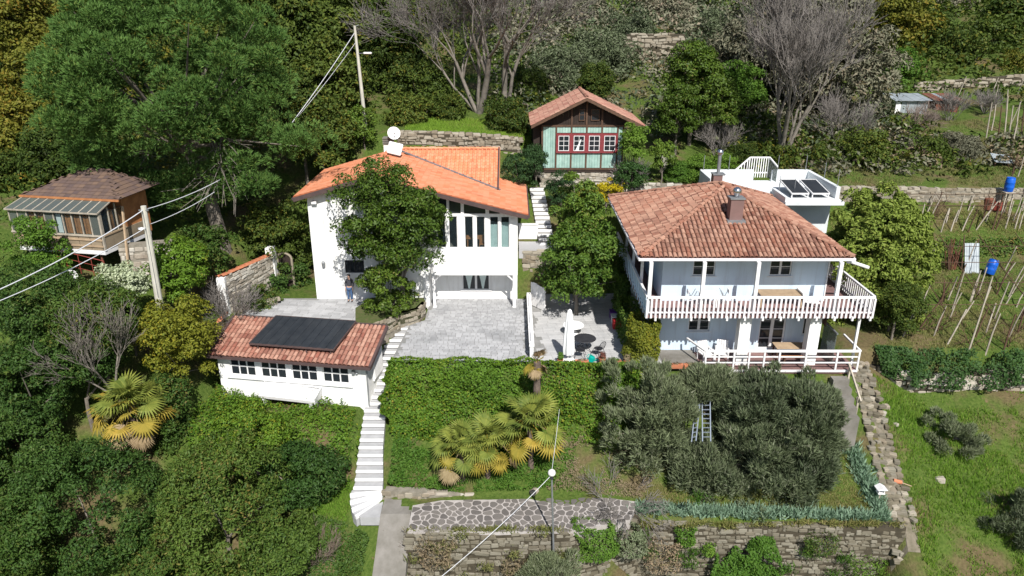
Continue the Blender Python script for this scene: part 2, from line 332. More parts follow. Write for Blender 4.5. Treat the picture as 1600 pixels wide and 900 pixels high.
L_BRUSH = leaf('dry_brush', (0.17, 0.125, 0.075), (0.26, 0.20, 0.13), (0.12, 0.13, 0.04), 0.8, 0.1, 0.6, 0.2)
L_GREYB = leaf('grey_brush', (0.105, 0.112, 0.070), (0.19, 0.185, 0.125), (0.23, 0.175, 0.125), 0.8, 0.1, 0.3, 0.2)

# ------------------------------------------------------------------ mesh helpers
def np_mesh(name, V, Fc):
    V = np.asarray(V, np.float32).reshape(-1, 3); Fc = np.asarray(Fc, np.int32)
    n, k = Fc.shape
    me = bpy.data.meshes.new(name)
    me.vertices.add(len(V)); me.vertices.foreach_set('co', V.ravel())
    me.loops.add(n * k); me.loops.foreach_set('vertex_index', Fc.ravel())
    me.polygons.add(n); me.polygons.foreach_set('loop_start', np.arange(n, dtype=np.int32) * k)
    me.update(calc_edges=True)
    return me
def loc_mat(root):
    return Matrix.LocRotScale(root.location, root.rotation_euler, root.scale)
WMAT = {}
def link(o, parent=None):
    COL.objects.link(o)
    if parent is not None:
        o.parent = parent
        o.matrix_parent_inverse = world_of(parent).inverted()
    return o
def world_of(o):
    m = loc_mat(o)
    if o.parent is not None:
        m = world_of(o.parent) @ o.matrix_parent_inverse @ m
    return m
def tag(o, label, cat=None, group=None, kind=None):
    if label: o['label'] = label
    if cat: o['category'] = cat
    if group: o['group'] = group
    if kind: o['kind'] = kind
    return o
def empty(name, loc, label, cat, group=None):
    o = bpy.data.objects.new(name, None); COL.objects.link(o)
    o.location = loc; o.empty_display_size = 0.2
    return tag(o, label, cat, group)
def meshobj(name, me, mat, parent=None):
    if mat is not None and not me.materials: me.materials.append(mat)
    return link(bpy.data.objects.new(name, me), parent)
class MB:
    """collects simple shapes into one mesh (one part)"""
    def __init__(self, T=None):
        self.v, self.f, self.T = [], [], T
    def add(self, vs, fs):
        b = len(self.v); self.v += [Vector(q) for q in vs]; self.f += [tuple(b + i for i in q) for q in fs]; return self
    def box(self, x0, x1, y0, y1, z0, z1):
        return self.add([(x0,y0,z0),(x1,y0,z0),(x1,y1,z0),(x0,y1,z0),(x0,y0,z1),(x1,y0,z1),(x1,y1,z1),(x0,y1,z1)],
                        [(0,3,2,1),(4,5,6,7),(0,1,5,4),(1,2,6,5),(2,3,7,6),(3,0,4,7)])
    def hexa(self, p):                  # 8 corners: bottom 4 ccw, top 4 ccw
        return self.add(p, [(0,3,2,1),(4,5,6,7),(0,1,5,4),(1,2,6,5),(2,3,7,6),(3,0,4,7)])
    def prism(self, poly, d):           # polygon (ccw seen against d) pushed along d
        d = Vector(d); n = len(poly); a = [Vector(q) for q in poly]
        return self.add(a + [q + d for q in a], [tuple(range(n)), tuple(range(2*n-1, n-1, -1))] + [(i, i+n, (i+1)%n+n, (i+1)%n) for i in range(n)])
    def tube(self, pts, rad, n=6, cap=True):
        pts = [Vector(p) for p in pts]
        rad = rad if isinstance(rad, (list, tuple)) else [rad] * len(pts)
        b = len(self.v); prev = None
        for i, p in enumerate(pts):
            d = (pts[min(i+1, len(pts)-1)] - pts[max(i-1, 0)]).normalized()
            a = Vector((0,0,1)) if abs(d.z) < 0.9 else Vector((1,0,0))
            if prev is None: u = d.cross(a).normalized()
            else: u = (prev - d * prev.dot(d)).normalized()
            prev = u; w = d.cross(u)
            for k in range(n):
                t = 2*math.pi*k/n
                self.v.append(p + (u*math.cos(t) + w*math.sin(t)) * rad[i])
        for i in range(len(pts)-1):
            for k in range(n):
                self.f.append((b+i*n+k, b+i*n+(k+1)%n, b+(i+1)*n+(k+1)%n, b+(i+1)*n+k))
        if cap:
            self.f.append(tuple(b+k for k in reversed(range(n)))); e = b+(len(pts)-1)*n
            self.f.append(tuple(e+k for k in range(n)))
        return self
    def bar(self, a, b, w, h=None):     # rectangular bar between two points
        a, b = Vector(a), Vector(b); h = h or w; d = (b-a).normalized()
        up = Vector((0,0,1)) if abs(d.z) < 0.95 else Vector((0,1,0))
        s = d.cross(up).normalized()*w/2; u = s.cross(d).normalized()*h/2
        return self.add([a-s-u, a+s-u, a+s+u, a-s+u, b-s-u, b+s-u, b+s+u, b-s+u],
                        [(0,3,2,1),(4,5,6,7),(0,1,5,4),(1,2,6,5),(2,3,7,6),(3,0,4,7)])
    def lathe(self, prof, c=(0,0,0), n=16, M=None):
        c = Vector(c); b = len(self.v)
        for r, z in prof:
            for k in range(n):
                q = Vector((r*math.cos(2*math.pi*k/n), r*math.sin(2*math.pi*k/n), z))
                self.v.append(c + (M @ q if M else q))
        for i in range(len(prof)-1):
            for k in range(n):
                self.f.append((b+i*n+k, b+i*n+(k+1)%n, b+(i+1)*n+(k+1)%n, b+(i+1)*n+k))
        if prof[0][0] > 1e-4: self.f.append(tuple(b+k for k in reversed(range(n))))
        if prof[-1][0] > 1e-4: self.f.append(tuple(b+(len(prof)-1)*n+k for k in range(n)))
        return self
    def mesh(self, name):
        vs = [self.T @ q for q in self.v] if self.T else self.v
        me = bpy.data.meshes.new(name); me.from_pydata(vs, [], self.f); me.update(); return me
    def build(self, name, mat, parent=None, smooth=False, bevel=0.0):
        me = self.mesh(name)
        if bevel:
            bm = bmesh.new(); bm.from_mesh(me)
            bmesh.ops.bevel(bm, geom=[e for e in bm.edges], offset=bevel, segments=1, affect='EDGES', clamp_overlap=True)
            bm.to_mesh(me); bm.free()
        if smooth: me.polygons.foreach_set('use_smooth', [True]*len(me.polygons))
        return meshobj(name, me, mat, parent)
def boxo(name, x0, x1, y0, y1, z0, z1, mat, parent=None, T=None, bevel=0.0):
    return MB(T).box(x0, x1, y0, y1, z0, z1).build(name, mat, parent, bevel=bevel)
def copy_tree(o, loc=None, rotz=None, scale=None, parent=None):
    c = o.copy(); COL.objects.link(c)
    if parent is not None: c.parent = parent
    if loc is not None: c.location = loc
    if rotz is not None: c.rotation_euler = (0, 0, rotz)
    if scale is not None: c.scale = scale if isinstance(scale, (tuple, Vector)) else (scale,)*3
    for ch in o.children: copy_tree(ch, parent=c)
    return c

def place_pieces(name, templates, mats4, mat, parent, limit=300, restname=None):
    """mats4: list of 4x4 placements, largest in the picture first; the first `limit` become objects, the rest one part"""
    for t in templates:
        if not t.materials: t.materials.append(mat)
    inv = world_of(parent).inverted() if parent is not None else None
    for i, M in enumerate(mats4[:limit]):
        o = bpy.data.objects.new(name, templates[i % len(templates)]); COL.objects.link(o)
        if parent is not None:
            o.parent = parent; o.matrix_parent_inverse = inv
        o.matrix_basis = M
    rest = mats4[limit:]
    if rest:
        arr = []
        for t in templates:
            co = np.empty(len(t.vertices)*3, np.float32); t.vertices.foreach_get('co', co)
            arr.append((co.reshape(-1,3), [list(p.vertices) for p in t.polygons]))
        V, Fs, b = [], [], 0
        for i, M in enumerate(rest):
            co, fs = arr[i % len(arr)]
            A = np.array(M)
            V.append(co @ A[:3,:3].T + A[:3,3]); Fs += [[b+k for k in f] for f in fs]; b += len(co)
        me = bpy.data.meshes.new(restname or name); me.from_pydata(np.concatenate(V).tolist(), [], Fs); me.update()
        o = meshobj(restname or name + '_field', me, mat, parent); o['kind'] = 'stuff'

# ------------------------------------------------------------------ piece templates
def stone_templates(n=6, seed=3):
    rng = random.Random(seed); out = []
    for i in range(n):
        bm = bmesh.new(); bmesh.ops.create_cube(bm, size=1.0)
        for v in bm.verts: v.co += Vector((rng.uniform(-.09,.09), rng.uniform(-.06,.06), rng.uniform(-.11,.11)))
        bmesh.ops.bevel(bm, geom=list(bm.edges), offset=0.11, segments=1, affect='EDGES')
        for v in bm.verts: v.co += Vector((rng.uniform(-.02,.02), rng.uniform(-.05,.05), rng.uniform(-.02,.02)))
        me = bpy.data.meshes.new('stone'); bm.to_mesh(me); bm.free(); out.append(me)
    return out
def fresh(ts, mat):
    o = []
    for t in ts:
        c = t.copy(); c.materials.clear(); c.materials.append(mat); o.append(c)
    return o
STONES = stone_templates()
def coppo_template(w=0.21, L=0.46, taper=0.78, seg=6, rise=0.085):
    v, f = [], []
    for j, (y, k) in enumerate(((-0.02, 1.0), (L, taper))):
        for i in range(seg+1):
            t = math.pi*i/seg
            v.append((-math.cos(t)*w/2*k, y, math.sin(t)*rise*k + (0.03 if j == 0 else 0.0)))
    n = seg+1
    f = [(i, i+1, n+i+1, n+i) for i in range(seg)]
    v += [(q[0]*0.86, q[1], q[2]*0.82) for q in v[:n]]      # thickness at the lower lip
    f += [(i+1, i, 2*n+i, 2*n+i+1) for i in range(seg)]
    me = bpy.data.meshes.new('tile'); me.from_pydata(v, [], f); me.update(); return me
def flat_template(w, L, roll=0.0):
    """flat interlocking tile; roll adds the barrel of a wavy tile along one side"""
    xs = [(-w/2, 0.0), (w*0.1, 0.0)] if not roll else [(-w/2, 0.0), (0.0, -0.005)]
    n = 5
    x0 = xs[-1][0]
    if roll:
        for i in range(1, n+1):
            t = math.pi*i/n; xs.append((x0 + (w/2-x0)*i/n, math.sin(t)*roll))
    else: xs.append((w/2, 0.0))
    v = []
    for y, z in ((0, 0.035), (L, 0.006)):
        for x, zz in xs: v.append((x*0.985, y, z+zz))
    m = len(xs)
    v += [(x*0.985, 0, zz-0.01) for x, zz in xs]
    f = [(i, i+1, m+i+1, m+i) for i in range(m-1)] + [(i+1, i, 2*m+i, 2*m+i+1) for i in range(m-1)]
    me = bpy.data.meshes.new('tile'); me.from_pydata(v, [], f); me.update(); return me
def in_poly(x, y, poly):
    c = False; n = len(poly); j = n-1
    for i in range(n):
        xi, yi = poly[i]; xj, yj = poly[j]
        if (yi > y) != (yj > y) and x < (xj-xi)*(y-yi)/(yj-yi)+xi: c = not c
        j = i
    return c
def roof_placements(poly, eave_a, eave_b, w, exp, jitter=0.008, T=None, lift=0.0, rng=random.Random(5), full=False):
    """placements of tiles over a planar roof polygon; rows climb from the eave line a->b"""
    a, b = Vector(eave_a), Vector(eave_b); u = (b-a).normalized()
    P = [Vector(q) for q in poly]
    nrm = Vector((0,0,0))
    for i in range(len(P)): nrm += (P[i]-P[0]).cross(P[(i+1) % len(P)]-P[0])
    nrm.normalize()
    if nrm.z < 0: nrm = -nrm
    v = nrm.cross(u).normalized()
    if v.z < 0: v = -v
    q2 = [((p-a).dot(u), (p-a).dot(v)) for p in P]
    umin, umax = min(q[0] for q in q2), max(q[0] for q in q2); vmax = max(q[1] for q in q2); vmin = min(q[1] for q in q2)
    cols = max(1, round((umax-umin)/w)); w = (umax-umin)/cols
    out = []
    j = math.floor(vmin/exp)
    while j*exp < vmax-0.03:
        for i in range(cols):
            uc, vc = umin+(i+0.5)*w, j*exp
            if in_poly(uc, vc+0.04 if j*exp <= 0 else vc+exp*0.35, q2):
                p = a + u*(uc+rng.uniform(-jitter, jitter)) + v*(vc+rng.uniform(-jitter*2, jitter*2)) + nrm*lift
                rz = rng.uniform(-0.02, 0.02) if jitter else 0
                uu = (u + v*rz).normalized(); vv = nrm.cross(uu)
                M = Matrix(((uu.x, vv.x, nrm.x, p.x), (uu.y, vv.y, nrm.y, p.y), (uu.z, vv.z, nrm.z, p.z), (0,0,0,1)))
                out.append(T @ M if T else M)
        j += 1
    return out
def near_first(ms):
    c = Vector((0,0,CAM_H))
    return sorted(ms, key=lambda M: (M.translation-c).length)
def ridge_run(a, b, step=0.4, jitter=0.02):
    a, b = Vector(a), Vector(b); d = (b-a).normalized(); n = max(1, int((b-a).length/step)); out = []
    side = d.cross(Vector((0,0,1))).normalized(); up = side.cross(d)
    for i in range(n):
        p = a + (b-a)*(i/n)
        out.append(Matrix(((side.x, d.x, up.x, p.x), (side.y, d.y, up.y, p.y), (side.z, d.z, up.z, p.z), (0,0,0,1))))
    return out

def stone_wall(name, a, b, z0, ztop, thick, mat, label, joint=None, rowh=(0.18,0.28), wid=(0.28,0.6), limit=300, zbot=None, proud=0.05, cap=False, seed=1, group=None, parent=None, both=False, cat='stone wall'):
    """free-standing or retaining wall from a to b (xy); the seen face is on the right-hand side walking a->b; ztop may be a function of 0..1"""
    rng = random.Random(seed)
    a, b = Vector((*a, 0)), Vector((*b, 0)); L = (b-a).length; u = (b-a)/L; nrm = Vector((u.y, -u.x, 0))
    zt = ztop if callable(ztop) else (lambda t: ztop)
    zb = z0 if callable(z0) else (lambda t: z0)
    if parent is None:
        root = empty(name, a + Vector((0,0,zb(0))), label, cat, group)
    else: root = parent
    n = max(1, int(L/1.0)); core = MB()
    for i in range(n):
        t0, t1 = i/n, (i+1)/n
        p0, p1 = a+u*L*t0, a+u*L*t1
        q0, q1 = p0-nrm*thick, p1-nrm*thick
        Z = Vector((0,0,1))
        core.hexa([p0+Z*(zb(t0)-0.3), p1+Z*(zb(t1)-0.3), q1+Z*(zb(t1)-0.3), q0+Z*(zb(t0)-0.3), p0+Z*(zt(t0)-0.06), p1+Z*(zt(t1)-0.06), q1+Z*(zt(t1)-0.06), q0+Z*(zt(t0)-0.06)])
    core.build('core', joint or MORTAR, root)
    ms = []
    zlo = min(zb(i/20) for i in range(21)); zhi = max(zt(i/20) for i in range(21))
    z = zlo
    while z < zhi:
        h = rng.uniform(*rowh); x = rng.uniform(-0.3, 0)
        zr = z; ph = rng.uniform(0, 6)
        while x < L:
            z = zr+0.07*math.sin(x*1.1+ph)+0.04*math.sin(x*3.1+ph*2)
            w = rng.uniform(*wid)*rng.choice((0.6,1,1,1.25)); xc = x+w/2; t = min(max(xc/L, 0), 1)
            if z+h*0.5 < zt(t) and z+h > zb(t) and 0 < xc < L:
                hh = min(h*rng.uniform(.72,1.12), zt(t)-z+0.05); hh = max(hh, 0.1)
                d = thick*0.5+rng.uniform(-0.03, proud)
                c = a+u*xc+nrm*(rng.uniform(-0.01, proud)-thick*0.25)+Vector((0,0,z+hh/2))
                ang = rng.uniform(-0.12, 0.12)
                uu = (u*math.cos(ang)+Vector((0,0,1))*math.sin(ang)); ww = nrm.cross(uu)*-1
                M = Matrix(((uu.x*w*0.97, nrm.x*d, 0, c.x), (uu.y*w*0.97, nrm.y*d, 0, c.y), (uu.z*w*0.97, 0, hh*0.95, c.z), (0,0,0,1)))
                ms.append(M)
            x += w
        z = zr+h
    if cap:                             # uneven stones along the top
        x = 0
        while x < L:
            w = rng.uniform(*wid); t = min((x+w/2)/L, 1)
            c = a+u*(x+w/2)-nrm*thick*0.5+Vector((0,0,zt(t)+0.0))
            h = rng.uniform(0.12, 0.26); d = thick*rng.uniform(0.85, 1.15)
            ms.append(Matrix(((u.x*w, nrm.x*d, 0, c.x), (u.y*w, nrm.y*d, 0, c.y), (0, 0, h, c.z), (0,0,0,1))))
            x += w*rng.uniform(1.0, 1.15)
    place_pieces('stone', fresh(STONES, mat), near_first(ms), mat, root, limit)
    return root

def hor_wall(mb, x0, x1, openings, zb, zt, ya, yb):
    """wall facing -y between x0..x1 with rectangular openings (x0,x1,z0,z1); zb, zt functions of x"""
    xs = sorted(set([x0, x1] + [k for o in openings for k in o[:2]]))
    for a, b in zip(xs, xs[1:]):
        m = (a+b)/2
        cuts = sorted([(o[2], o[3]) for o in openings if o[0] <= m <= o[1]])
        lo = (zb(a), zb(b))
        for c0, c1 in cuts:
            if c0 > max(lo)+1e-4:
                mb.hexa([(a,ya,lo[0]),(b,ya,lo[1]),(b,yb,lo[1]),(a,yb,lo[0]),(a,ya,c0),(b,ya,c0),(b,yb,c0),(a,yb,c0)])
            lo = (c1, c1)
        mb.hexa([(a,ya,lo[0]),(b,ya,lo[1]),(b,yb,lo[1]),(a,yb,lo[0]),(a,ya,zt(a)),(b,ya,zt(b)),(b,yb,zt(b)),(a,yb,zt(a))])
def window(parent, x0, x1, z0, z1, y, cols=2, rows=2, fmat=None, T=None, fw=0.07, mun=0.035, pane=None, sill=True, surround=None, pmats=None, name='window', depth=0.06, leafs=1):
    """window in a wall facing -y; y is the outer plane of the frame"""
    fmat = fmat or WPAINT
    m = MB(T)
    for l in range(leafs):
        a = x0+(x1-x0)*l/leafs; b = x0+(x1-x0)*(l+1)/leafs
        m.box(a, a+fw, y, y+depth, z0, z1).box(b-fw, b, y, y+depth, z0, z1)
        m.box(a+fw, b-fw, y, y+depth, z0, z0+fw).box(a+fw, b-fw, y, y+depth, z1-fw, z1)
        for i in range(1, cols):
            xc = a+fw+(b-a-2*fw)*i/cols; m.box(xc-mun/2, xc+mun/2, y+0.006, y+depth-0.01, z0+fw, z1-fw)
        for j in range(1, rows):
            zc = z0+fw+(z1-z0-2*fw)*j/rows; m.box(a+fw, b-fw, y+0.012, y+depth-0.015, zc-mun/2, zc+mun/2)
    w = m.build(name, fmat, parent)
    k = 0
    for l in range(leafs):
        a = x0+(x1-x0)*l/leafs; b = x0+(x1-x0)*(l+1)/leafs
        for i in range(cols):
            for j in range(rows):
                xa = a+fw+(b-a-2*fw)*i/cols; xb = a+fw+(b-a-2*fw)*(i+1)/cols
                za = z0+fw+(z1-z0-2*fw)*j/rows; zb = z0+fw+(z1-z0-2*fw)*(j+1)/rows
                pm = pmats[k % len(pmats)] if pmats else (pane or PANE)
                boxo('pane', xa+0.001, xb-0.001, y+depth*0.5, y+depth*0.5+0.012, za+0.001, zb-0.001, pm, w, T); k += 1
    if sill: boxo('sill', x0-0.12, x1+0.12, y-0.10, y+0.04, z0-0.07, z0-0.002, surround or WPAINT, w, T)
    if surround:
        s = MB(T); e = 0.13
        s.box(x0-e, x0-0.002, y-0.03, y+0.05, z0-e, z1+e).box(x1+0.002, x1+e, y-0.03, y+0.05, z0-e, z1+e).box(x0-0.002, x1+0.002, y-0.03, y+0.05, z1+0.002, z1+e)
        s.build('surround', surround, w)
    return w

# ================================================================== SETTING: the hillside
def axis(segs):
    out = []
    for a, b, s in segs:
        out += list(np.arange(a, b, s))
    return np.array(out + [segs[-1][1]])
def build_ground():
    xs = axis([(-400,-80,20),(-80,-40,2.5),(-40,-18,0.6),(-18,20,0.42),(20,42,0.55),(42,80,2.5),(80,400,20)])
    ys = axis([(-60,5,8),(5,22,2),(22,27,0.5),(27,39,0.25),(39,60,0.4),(60,120,1.5),(120,420,12)])
    X, Y = np.meshgrid(xs, ys); Z = terrain(X.ravel(), Y.ravel())
    V = np.stack([X.ravel(), Y.ravel(), Z], 1)
    nx, ny = len(xs), len(ys)
    i = np.arange((nx-1)*(ny-1)); r, c = i//(nx-1), i % (nx-1); q = r*nx+c
    me = np_mesh('hillside', V, np.stack([q, q+1, q+nx+1, q+nx], 1))
    o = meshobj('hillside', me, GROUND); o['kind'] = 'structure'; o['label'] = 'terraced green hillside carrying the houses'
build_ground()

# ------------------------------------------------------------------ patios
def paver_template():
    m = MB(); e = 0.03
    m.add([(-.5,-.5,0),(.5,-.5,0),(.5,.5,0),(-.5,.5,0),(-.5+e,-.5+e,1),(.5-e,-.5+e,1),(.5-e,.5-e,1),(-.5+e,.5-e,1)], [(4,5,6,7),(0,1,5,4),(1,2,6,5),(2,3,7,6),(3,0,4,7)])
    return m.mesh('paver')
def pavers(poly, z, parent, mat, rowh, wid, seed, limit, thick=0.03, gap=0.016, ang=0.0):
    rng = random.Random(seed); ms = []
    xs = [p[0] for p in poly]; ys = [p[1] for p in poly]; cx, cy = sum(xs)/len(xs), sum(ys)/len(ys)
    ca, sa = math.cos(ang), math.sin(ang); D = max(max(xs)-min(xs), max(ys)-min(ys))*0.75
    y = -D
    while y < D:
        h = rng.uniform(*rowh); x = -D-rng.uniform(0, 0.4)
        while x < D:
            w = rng.uniform(*wid); lx, ly = x+w/2, y+h/2
            if rng.random() < 0.16 and w > 0.3: pieces = [(lx, ly-h/4, w, h/2), (lx, ly+h/4, w, h/2)]
            else: pieces = [(lx, ly, w, h)]
            for (qx, qy, ww, hh) in pieces:
                wx, wy = cx+qx*ca-qy*sa, cy+qx*sa+qy*ca
                if all(in_poly(wx+sx*ww*0.45*ca-sy*hh*0.45*sa, wy+sx*ww*0.45*sa+sy*hh*0.45*ca, poly) for sx in (-1,1) for sy in (-1,1)):
                    M = Matrix.Translation((wx, wy, z)) @ Matrix.Rotation(ang, 4, 'Z') @ Matrix.Diagonal((ww-gap, hh-gap, thick*rng.uniform(0.8, 1.15), 1))
                    ms.append(M)
            x += w
        y += h
    place_pieces('paver', fresh([PAVT], mat), near_first(ms), mat, parent, limit, 'paver_field')
PAVT = paver_template()
def slab(name, poly, z0, z1, mat, kind='structure', parent=None):
    m = MB(); m.prism([(x, y, z0) for x, y in reversed(poly)], (0,0,z1-z0))
    o = m.build(name, mat, parent)
    if parent is None: o['kind'] = kind
    return o
main_poly = [(-6.6,35.45),(0.95,35.45),(0.95,44.9),(-5.35,44.9),(-5.35,41.4),(-6.2,40.6)]
o = slab('patio', main_poly, -0.5, 0.0, PJOINT); tag(o, 'grey block-paved patio in front of the orange roofed villa')
pavers(main_poly, 0.0, o, PAVER, (0.19,0.29), (0.22,0.46), 11, 300)
left_poly = [(-16.4,38.75),(-8.1,38.35),(-7.3,40.4),(-7.3,41.9),(-7.3,43.5),(-15.2,43.5),(-16.4,41.5)]
o = slab('upper_patio', left_poly, -0.1, 0.6, PJOINT); tag(o, 'raised grey paved patio behind the solar panel roof')
pavers(left_poly, 0.6, o, PAVER, (0.3,0.42), (0.4,0.8), 12, 200, ang=R(-6))
right_poly = [(1.2,35.2),(8.2,35.2),(8.2,45.9),(1.2,45.9)]
o = slab('garden_patio', right_poly, -0.5, 0.0, PJOINT); tag(o, 'pale stamped concrete patio with the closed parasol')
pavers(right_poly, 0.0, o, PATIO2, (0.35,0.6), (0.4,0.9), 13, 150, thick=0.012, gap=0.008, ang=R(8))

# ------------------------------------------------------------------ long white staircase
st = empty('garden_stairs', (-7.3, 29.3, -4.8), 'long white-edged garden stairs descending beside the ivy hedge', 'stairs')
ctr = [(41.0,-5.75,0.62),(40.2,-6.35,0.62),(39.2,-6.95,0.6),(37.4,-7.42,0.56),(35.1,-7.45,0.57),(32.5,-7.32,0.62),(30.6,-7.12,0.70),(29.2,-7.15,0.75)]
cy_, cx_, cw_ = [c[0] for c in ctr][::-1], [c[1] for c in ctr][::-1], [c[2] for c in ctr][::-1]
NST = 24
for i in range(NST):
    ya = 41.0-(41.0-30.35)*(i+1)/NST; yb = 41.0-(41.0-30.35)*i/NST
    z = -0.02-(4.2)*(i+1)/NST
    xa, xb = np.interp(ya, cy_, cx_), np.interp(yb, cy_, cx_); wa, wb = np.interp(ya, cy_, cw_), np.interp(yb, cy_, cw_)
    s = MB().hexa([(xa-wa,ya+.07,z-0.8),(xa+wa,ya+.07,z-0.8),(xb+wb,yb+.05,z-0.8),(xb-wb,yb+.05,z-0.8),(xa-wa,ya+.07,z),(xa+wa,ya+.07,z),(xb+wb,yb+.05,z),(xb-wb,yb+.05,z)]).build('step', STEPG, st)
    MB().hexa([(xa-wa-.01,ya-.02,z-0.11),(xa+wa+.01,ya-.02,z-0.11),(xa+wa+.01,ya+.10,z-0.11),(xa-wa-.01,ya+.10,z-0.11),(xa-wa-.01,ya-.02,z+.006),(xa+wa+.01,ya-.02,z+.006),(xa+wa+.01,ya+.10,z+.006),(xa-wa-.01,ya+.10,z+.006)]).build('nosing', NOSE, s)
px_, py_ = -6.42, 30.36                                   # winder steps at the foot, fanning round the right-hand corner
for k in range(4):
    a0, a1 = R(180+k*13), R(180+(k+1)*13); z = -4.2-0.17*(k+1)
    r = 1.5+0.06*k
    p = lambda a, rr, zz: (px_+rr*math.cos(a), py_+rr*math.sin(a), zz)
    s = MB().hexa([p(a0,.02,z-.6),p(a0,r,z-.6),p(a1,r+.05,z-.6),p(a1,.02,z-.6),p(a0,.02,z),p(a0,r,z),p(a1,r+.05,z),p(a1,.02,z)]).build('step', STEPG, st)
    b0 = a1-R(4)
    MB().hexa([p(b0,.04,z-.17),p(b0,r+.05,z-.17),p(a1+.012,r+.07,z-.17),p(a1+.05,.04,z-.17),p(b0,.04,z+.006),p(b0,r+.05,z+.006),p(a1+.012,r+.07,z+.006),p(a1+.05,.04,z+.006)]).build('nosing', NOSE, s)
MB().prism([(-7.5,29.35,-5.4),(-7.3,29.0,-5.4),(-6.35,29.0,-5.4),(-6.38,30.2,-5.4)], (0,0,0.47)).build('landing', STEPG, st)

# concrete ramp and crazy-paved path below the stairs
mb = MB()
ramp = [(30.3,-6.3,-4.9,-4.87),(29.2,-6.35,-4.9,-4.95),(27.9,-6.4,-4.9,-5.9),(26.6,-6.5,-4.95,-7.0),(25.2,-6.6,-5.0,-8.2)]
for (y0,xa,xb,z0),(y1,xc,xd,z1) in zip(ramp, ramp[1:]):
    mb.hexa([(xc,y1,z1-.5),(xd,y1,z1-.5),(xb,y0,z0-.5),(xa,y0,z0-.5),(xc,y1,z1+.06),(xd,y1,z1+.06),(xb,y0,z0+.06),(xa,y0,z0+.06)])
o = mb.build('ramp', CONCRETE); o['kind'] = 'structure'; o['label'] = 'worn concrete ramp running down from the foot of the stairs'
path_poly = [(-4.85,27.75),(2.6,27.75),(5.6,28.6),(6.2,30.0),(4.5,30.3),(-3.5,30.1),(-4.85,29.7)]
o = slab('path', path_poly, -5.3, -4.78, surf('pale_joint', (0.44,0.41,0.39),(0.34,0.31,0.29),3,0.95,0.3)); tag(o, 'crazy-paved path with pale joints above the stone wall')
def clip(poly, nx, ny, d):
    out = []
    for i in range(len(poly)):
        a, b = poly[i], poly[(i+1) % len(poly)]
        da, db = a[0]*nx+a[1]*ny-d, b[0]*nx+b[1]*ny-d
        if da <= 0: out.append(a)
        if (da < 0) != (db < 0) and da != db:
            t = da/(da-db); out.append((a[0]+(b[0]-a[0])*t, a[1]+(b[1]-a[1])*t))
    return out
def crazy(poly, z, parent, size, seed, inset=0.035):
    rng = random.Random(seed); pts = []
    xs = [p[0] for p in poly]; ys = [p[1] for p in poly]
    y = min(ys); r = 0
    while y < max(ys)+size:
        x = min(xs)+(r % 2)*size/2
        while x < max(xs)+size:
            pts.append((x+rng.uniform(-.42,.42)*size, y+rng.uniform(-.42,.42)*size)); x += size*rng.uniform(0.7, 1.35)
        y += size*0.85; r += 1
    hull = poly
    for (px, py) in pts:
        if not in_poly(px, py, poly): continue
        c = [(px-size*1.4,py-size*1.4),(px+size*1.4,py-size*1.4),(px+size*1.4,py+size*1.4),(px-size*1.4,py+size*1.4)]
        for (qx, qy) in pts:
            dx, dy = qx-px, qy-py; L = math.hypot(dx, dy)
            if 1e-6 < L < size*3: c = clip(c, dx/L, dy/L, (px*dx+py*dy)/L+L/2-inset)
            if len(c) < 3: break
        if len(c) < 3: continue
        for i in range(len(hull)):                     # keep inside the path edge
            a, b = hull[i], hull[(i+1) % len(hull)]; ex, ey = b[0]-a[0], b[1]-a[1]; L = math.hypot(ex, ey)
            if ex*(py-a[1])-ey*(px-a[0]) > 0: c = clip(c, ey/L, -ex/L, (a[0]*ey-a[1]*ex)/L-0.02)
            if len(c) < 3: break
        if len(c) < 3: continue
        h = rng.uniform(0.025, 0.05); mx, my = sum(q[0] for q in c)/len(c), sum(q[1] for q in c)/len(c); n = len(c)
        # rounded corners: cut each vertex
        cc = []
        for i in range(n):
            a, b, d = c[i-1], c[i], c[(i+1) % n]
            cc += [(b[0]+(a[0]-b[0])*.22, b[1]+(a[1]-b[1])*.22), (b[0]+(d[0]-b[0])*.22, b[1]+(d[1]-b[1])*.22)]
        n = len(cc)
        MB().add([(q[0],q[1],z) for q in cc]+[(mx+(q[0]-mx)*.94,my+(q[1]-my)*.94,z+h) for q in cc], [tuple(range(n,2*n))]+[(i,(i+1)%n,n+(i+1)%n,n+i) for i in range(n)]).build('paving_stone', CRAZY, parent)
crazy(path_poly, -4.78, o, 0.40, 21, 0.032)

# ------------------------------------------------------------------ stone retaining walls
stone_wall('retaining_wall', (-4.95,27.72), (2.7,27.72), -9.4, lambda t: -4.85+0.05*math.sin(t*9), 0.5, STONE_Y, 'weathered ochre stone retaining wall below the crazy-paved path', DRYJOINT, (0.13,0.26), (0.22,0.6), 260, seed=31, cat='retaining wall')
stone_wall('retaining_wall', (2.7,27.75), (6.2,29.0), -9.4, lambda t: -5.0, 0.5, STONE_Y, 'short angled stone retaining wall behind the green bush in front', DRYJOINT, (0.14,0.28), (0.22,0.55), 90, seed=32, cat='retaining wall')
stone_wall('retaining_wall', (6.2,29.0), (18.9,28.75), -9.4, lambda t: -5.35+0.06*math.sin(t*14), 0.5, STONE_Y, 'long dry stone retaining wall under the iris border', DRYJOINT, (0.15,0.30), (0.2,0.5), 300, seed=33, cat='retaining wall')
stone_wall('low_stone_wall', (-6.3,30.35), (-4.2,30.2), -4.95, lambda t: -4.35, 0.4, STONE, 'low mortared stone wall beside the foot of the stairs', MORTAR, (0.18,0.3), (0.25,0.5), 60, seed=34)
stone_wall('low_stone_wall', (-4.2,30.25), (-2.0,30.45), -4.9, lambda t: -4.42-0.25*t, 0.35, STONE_W, 'low white-daubed stone kerb below the palms', MORTAR, (0.16,0.26), (0.3,0.6), 40, seed=35)
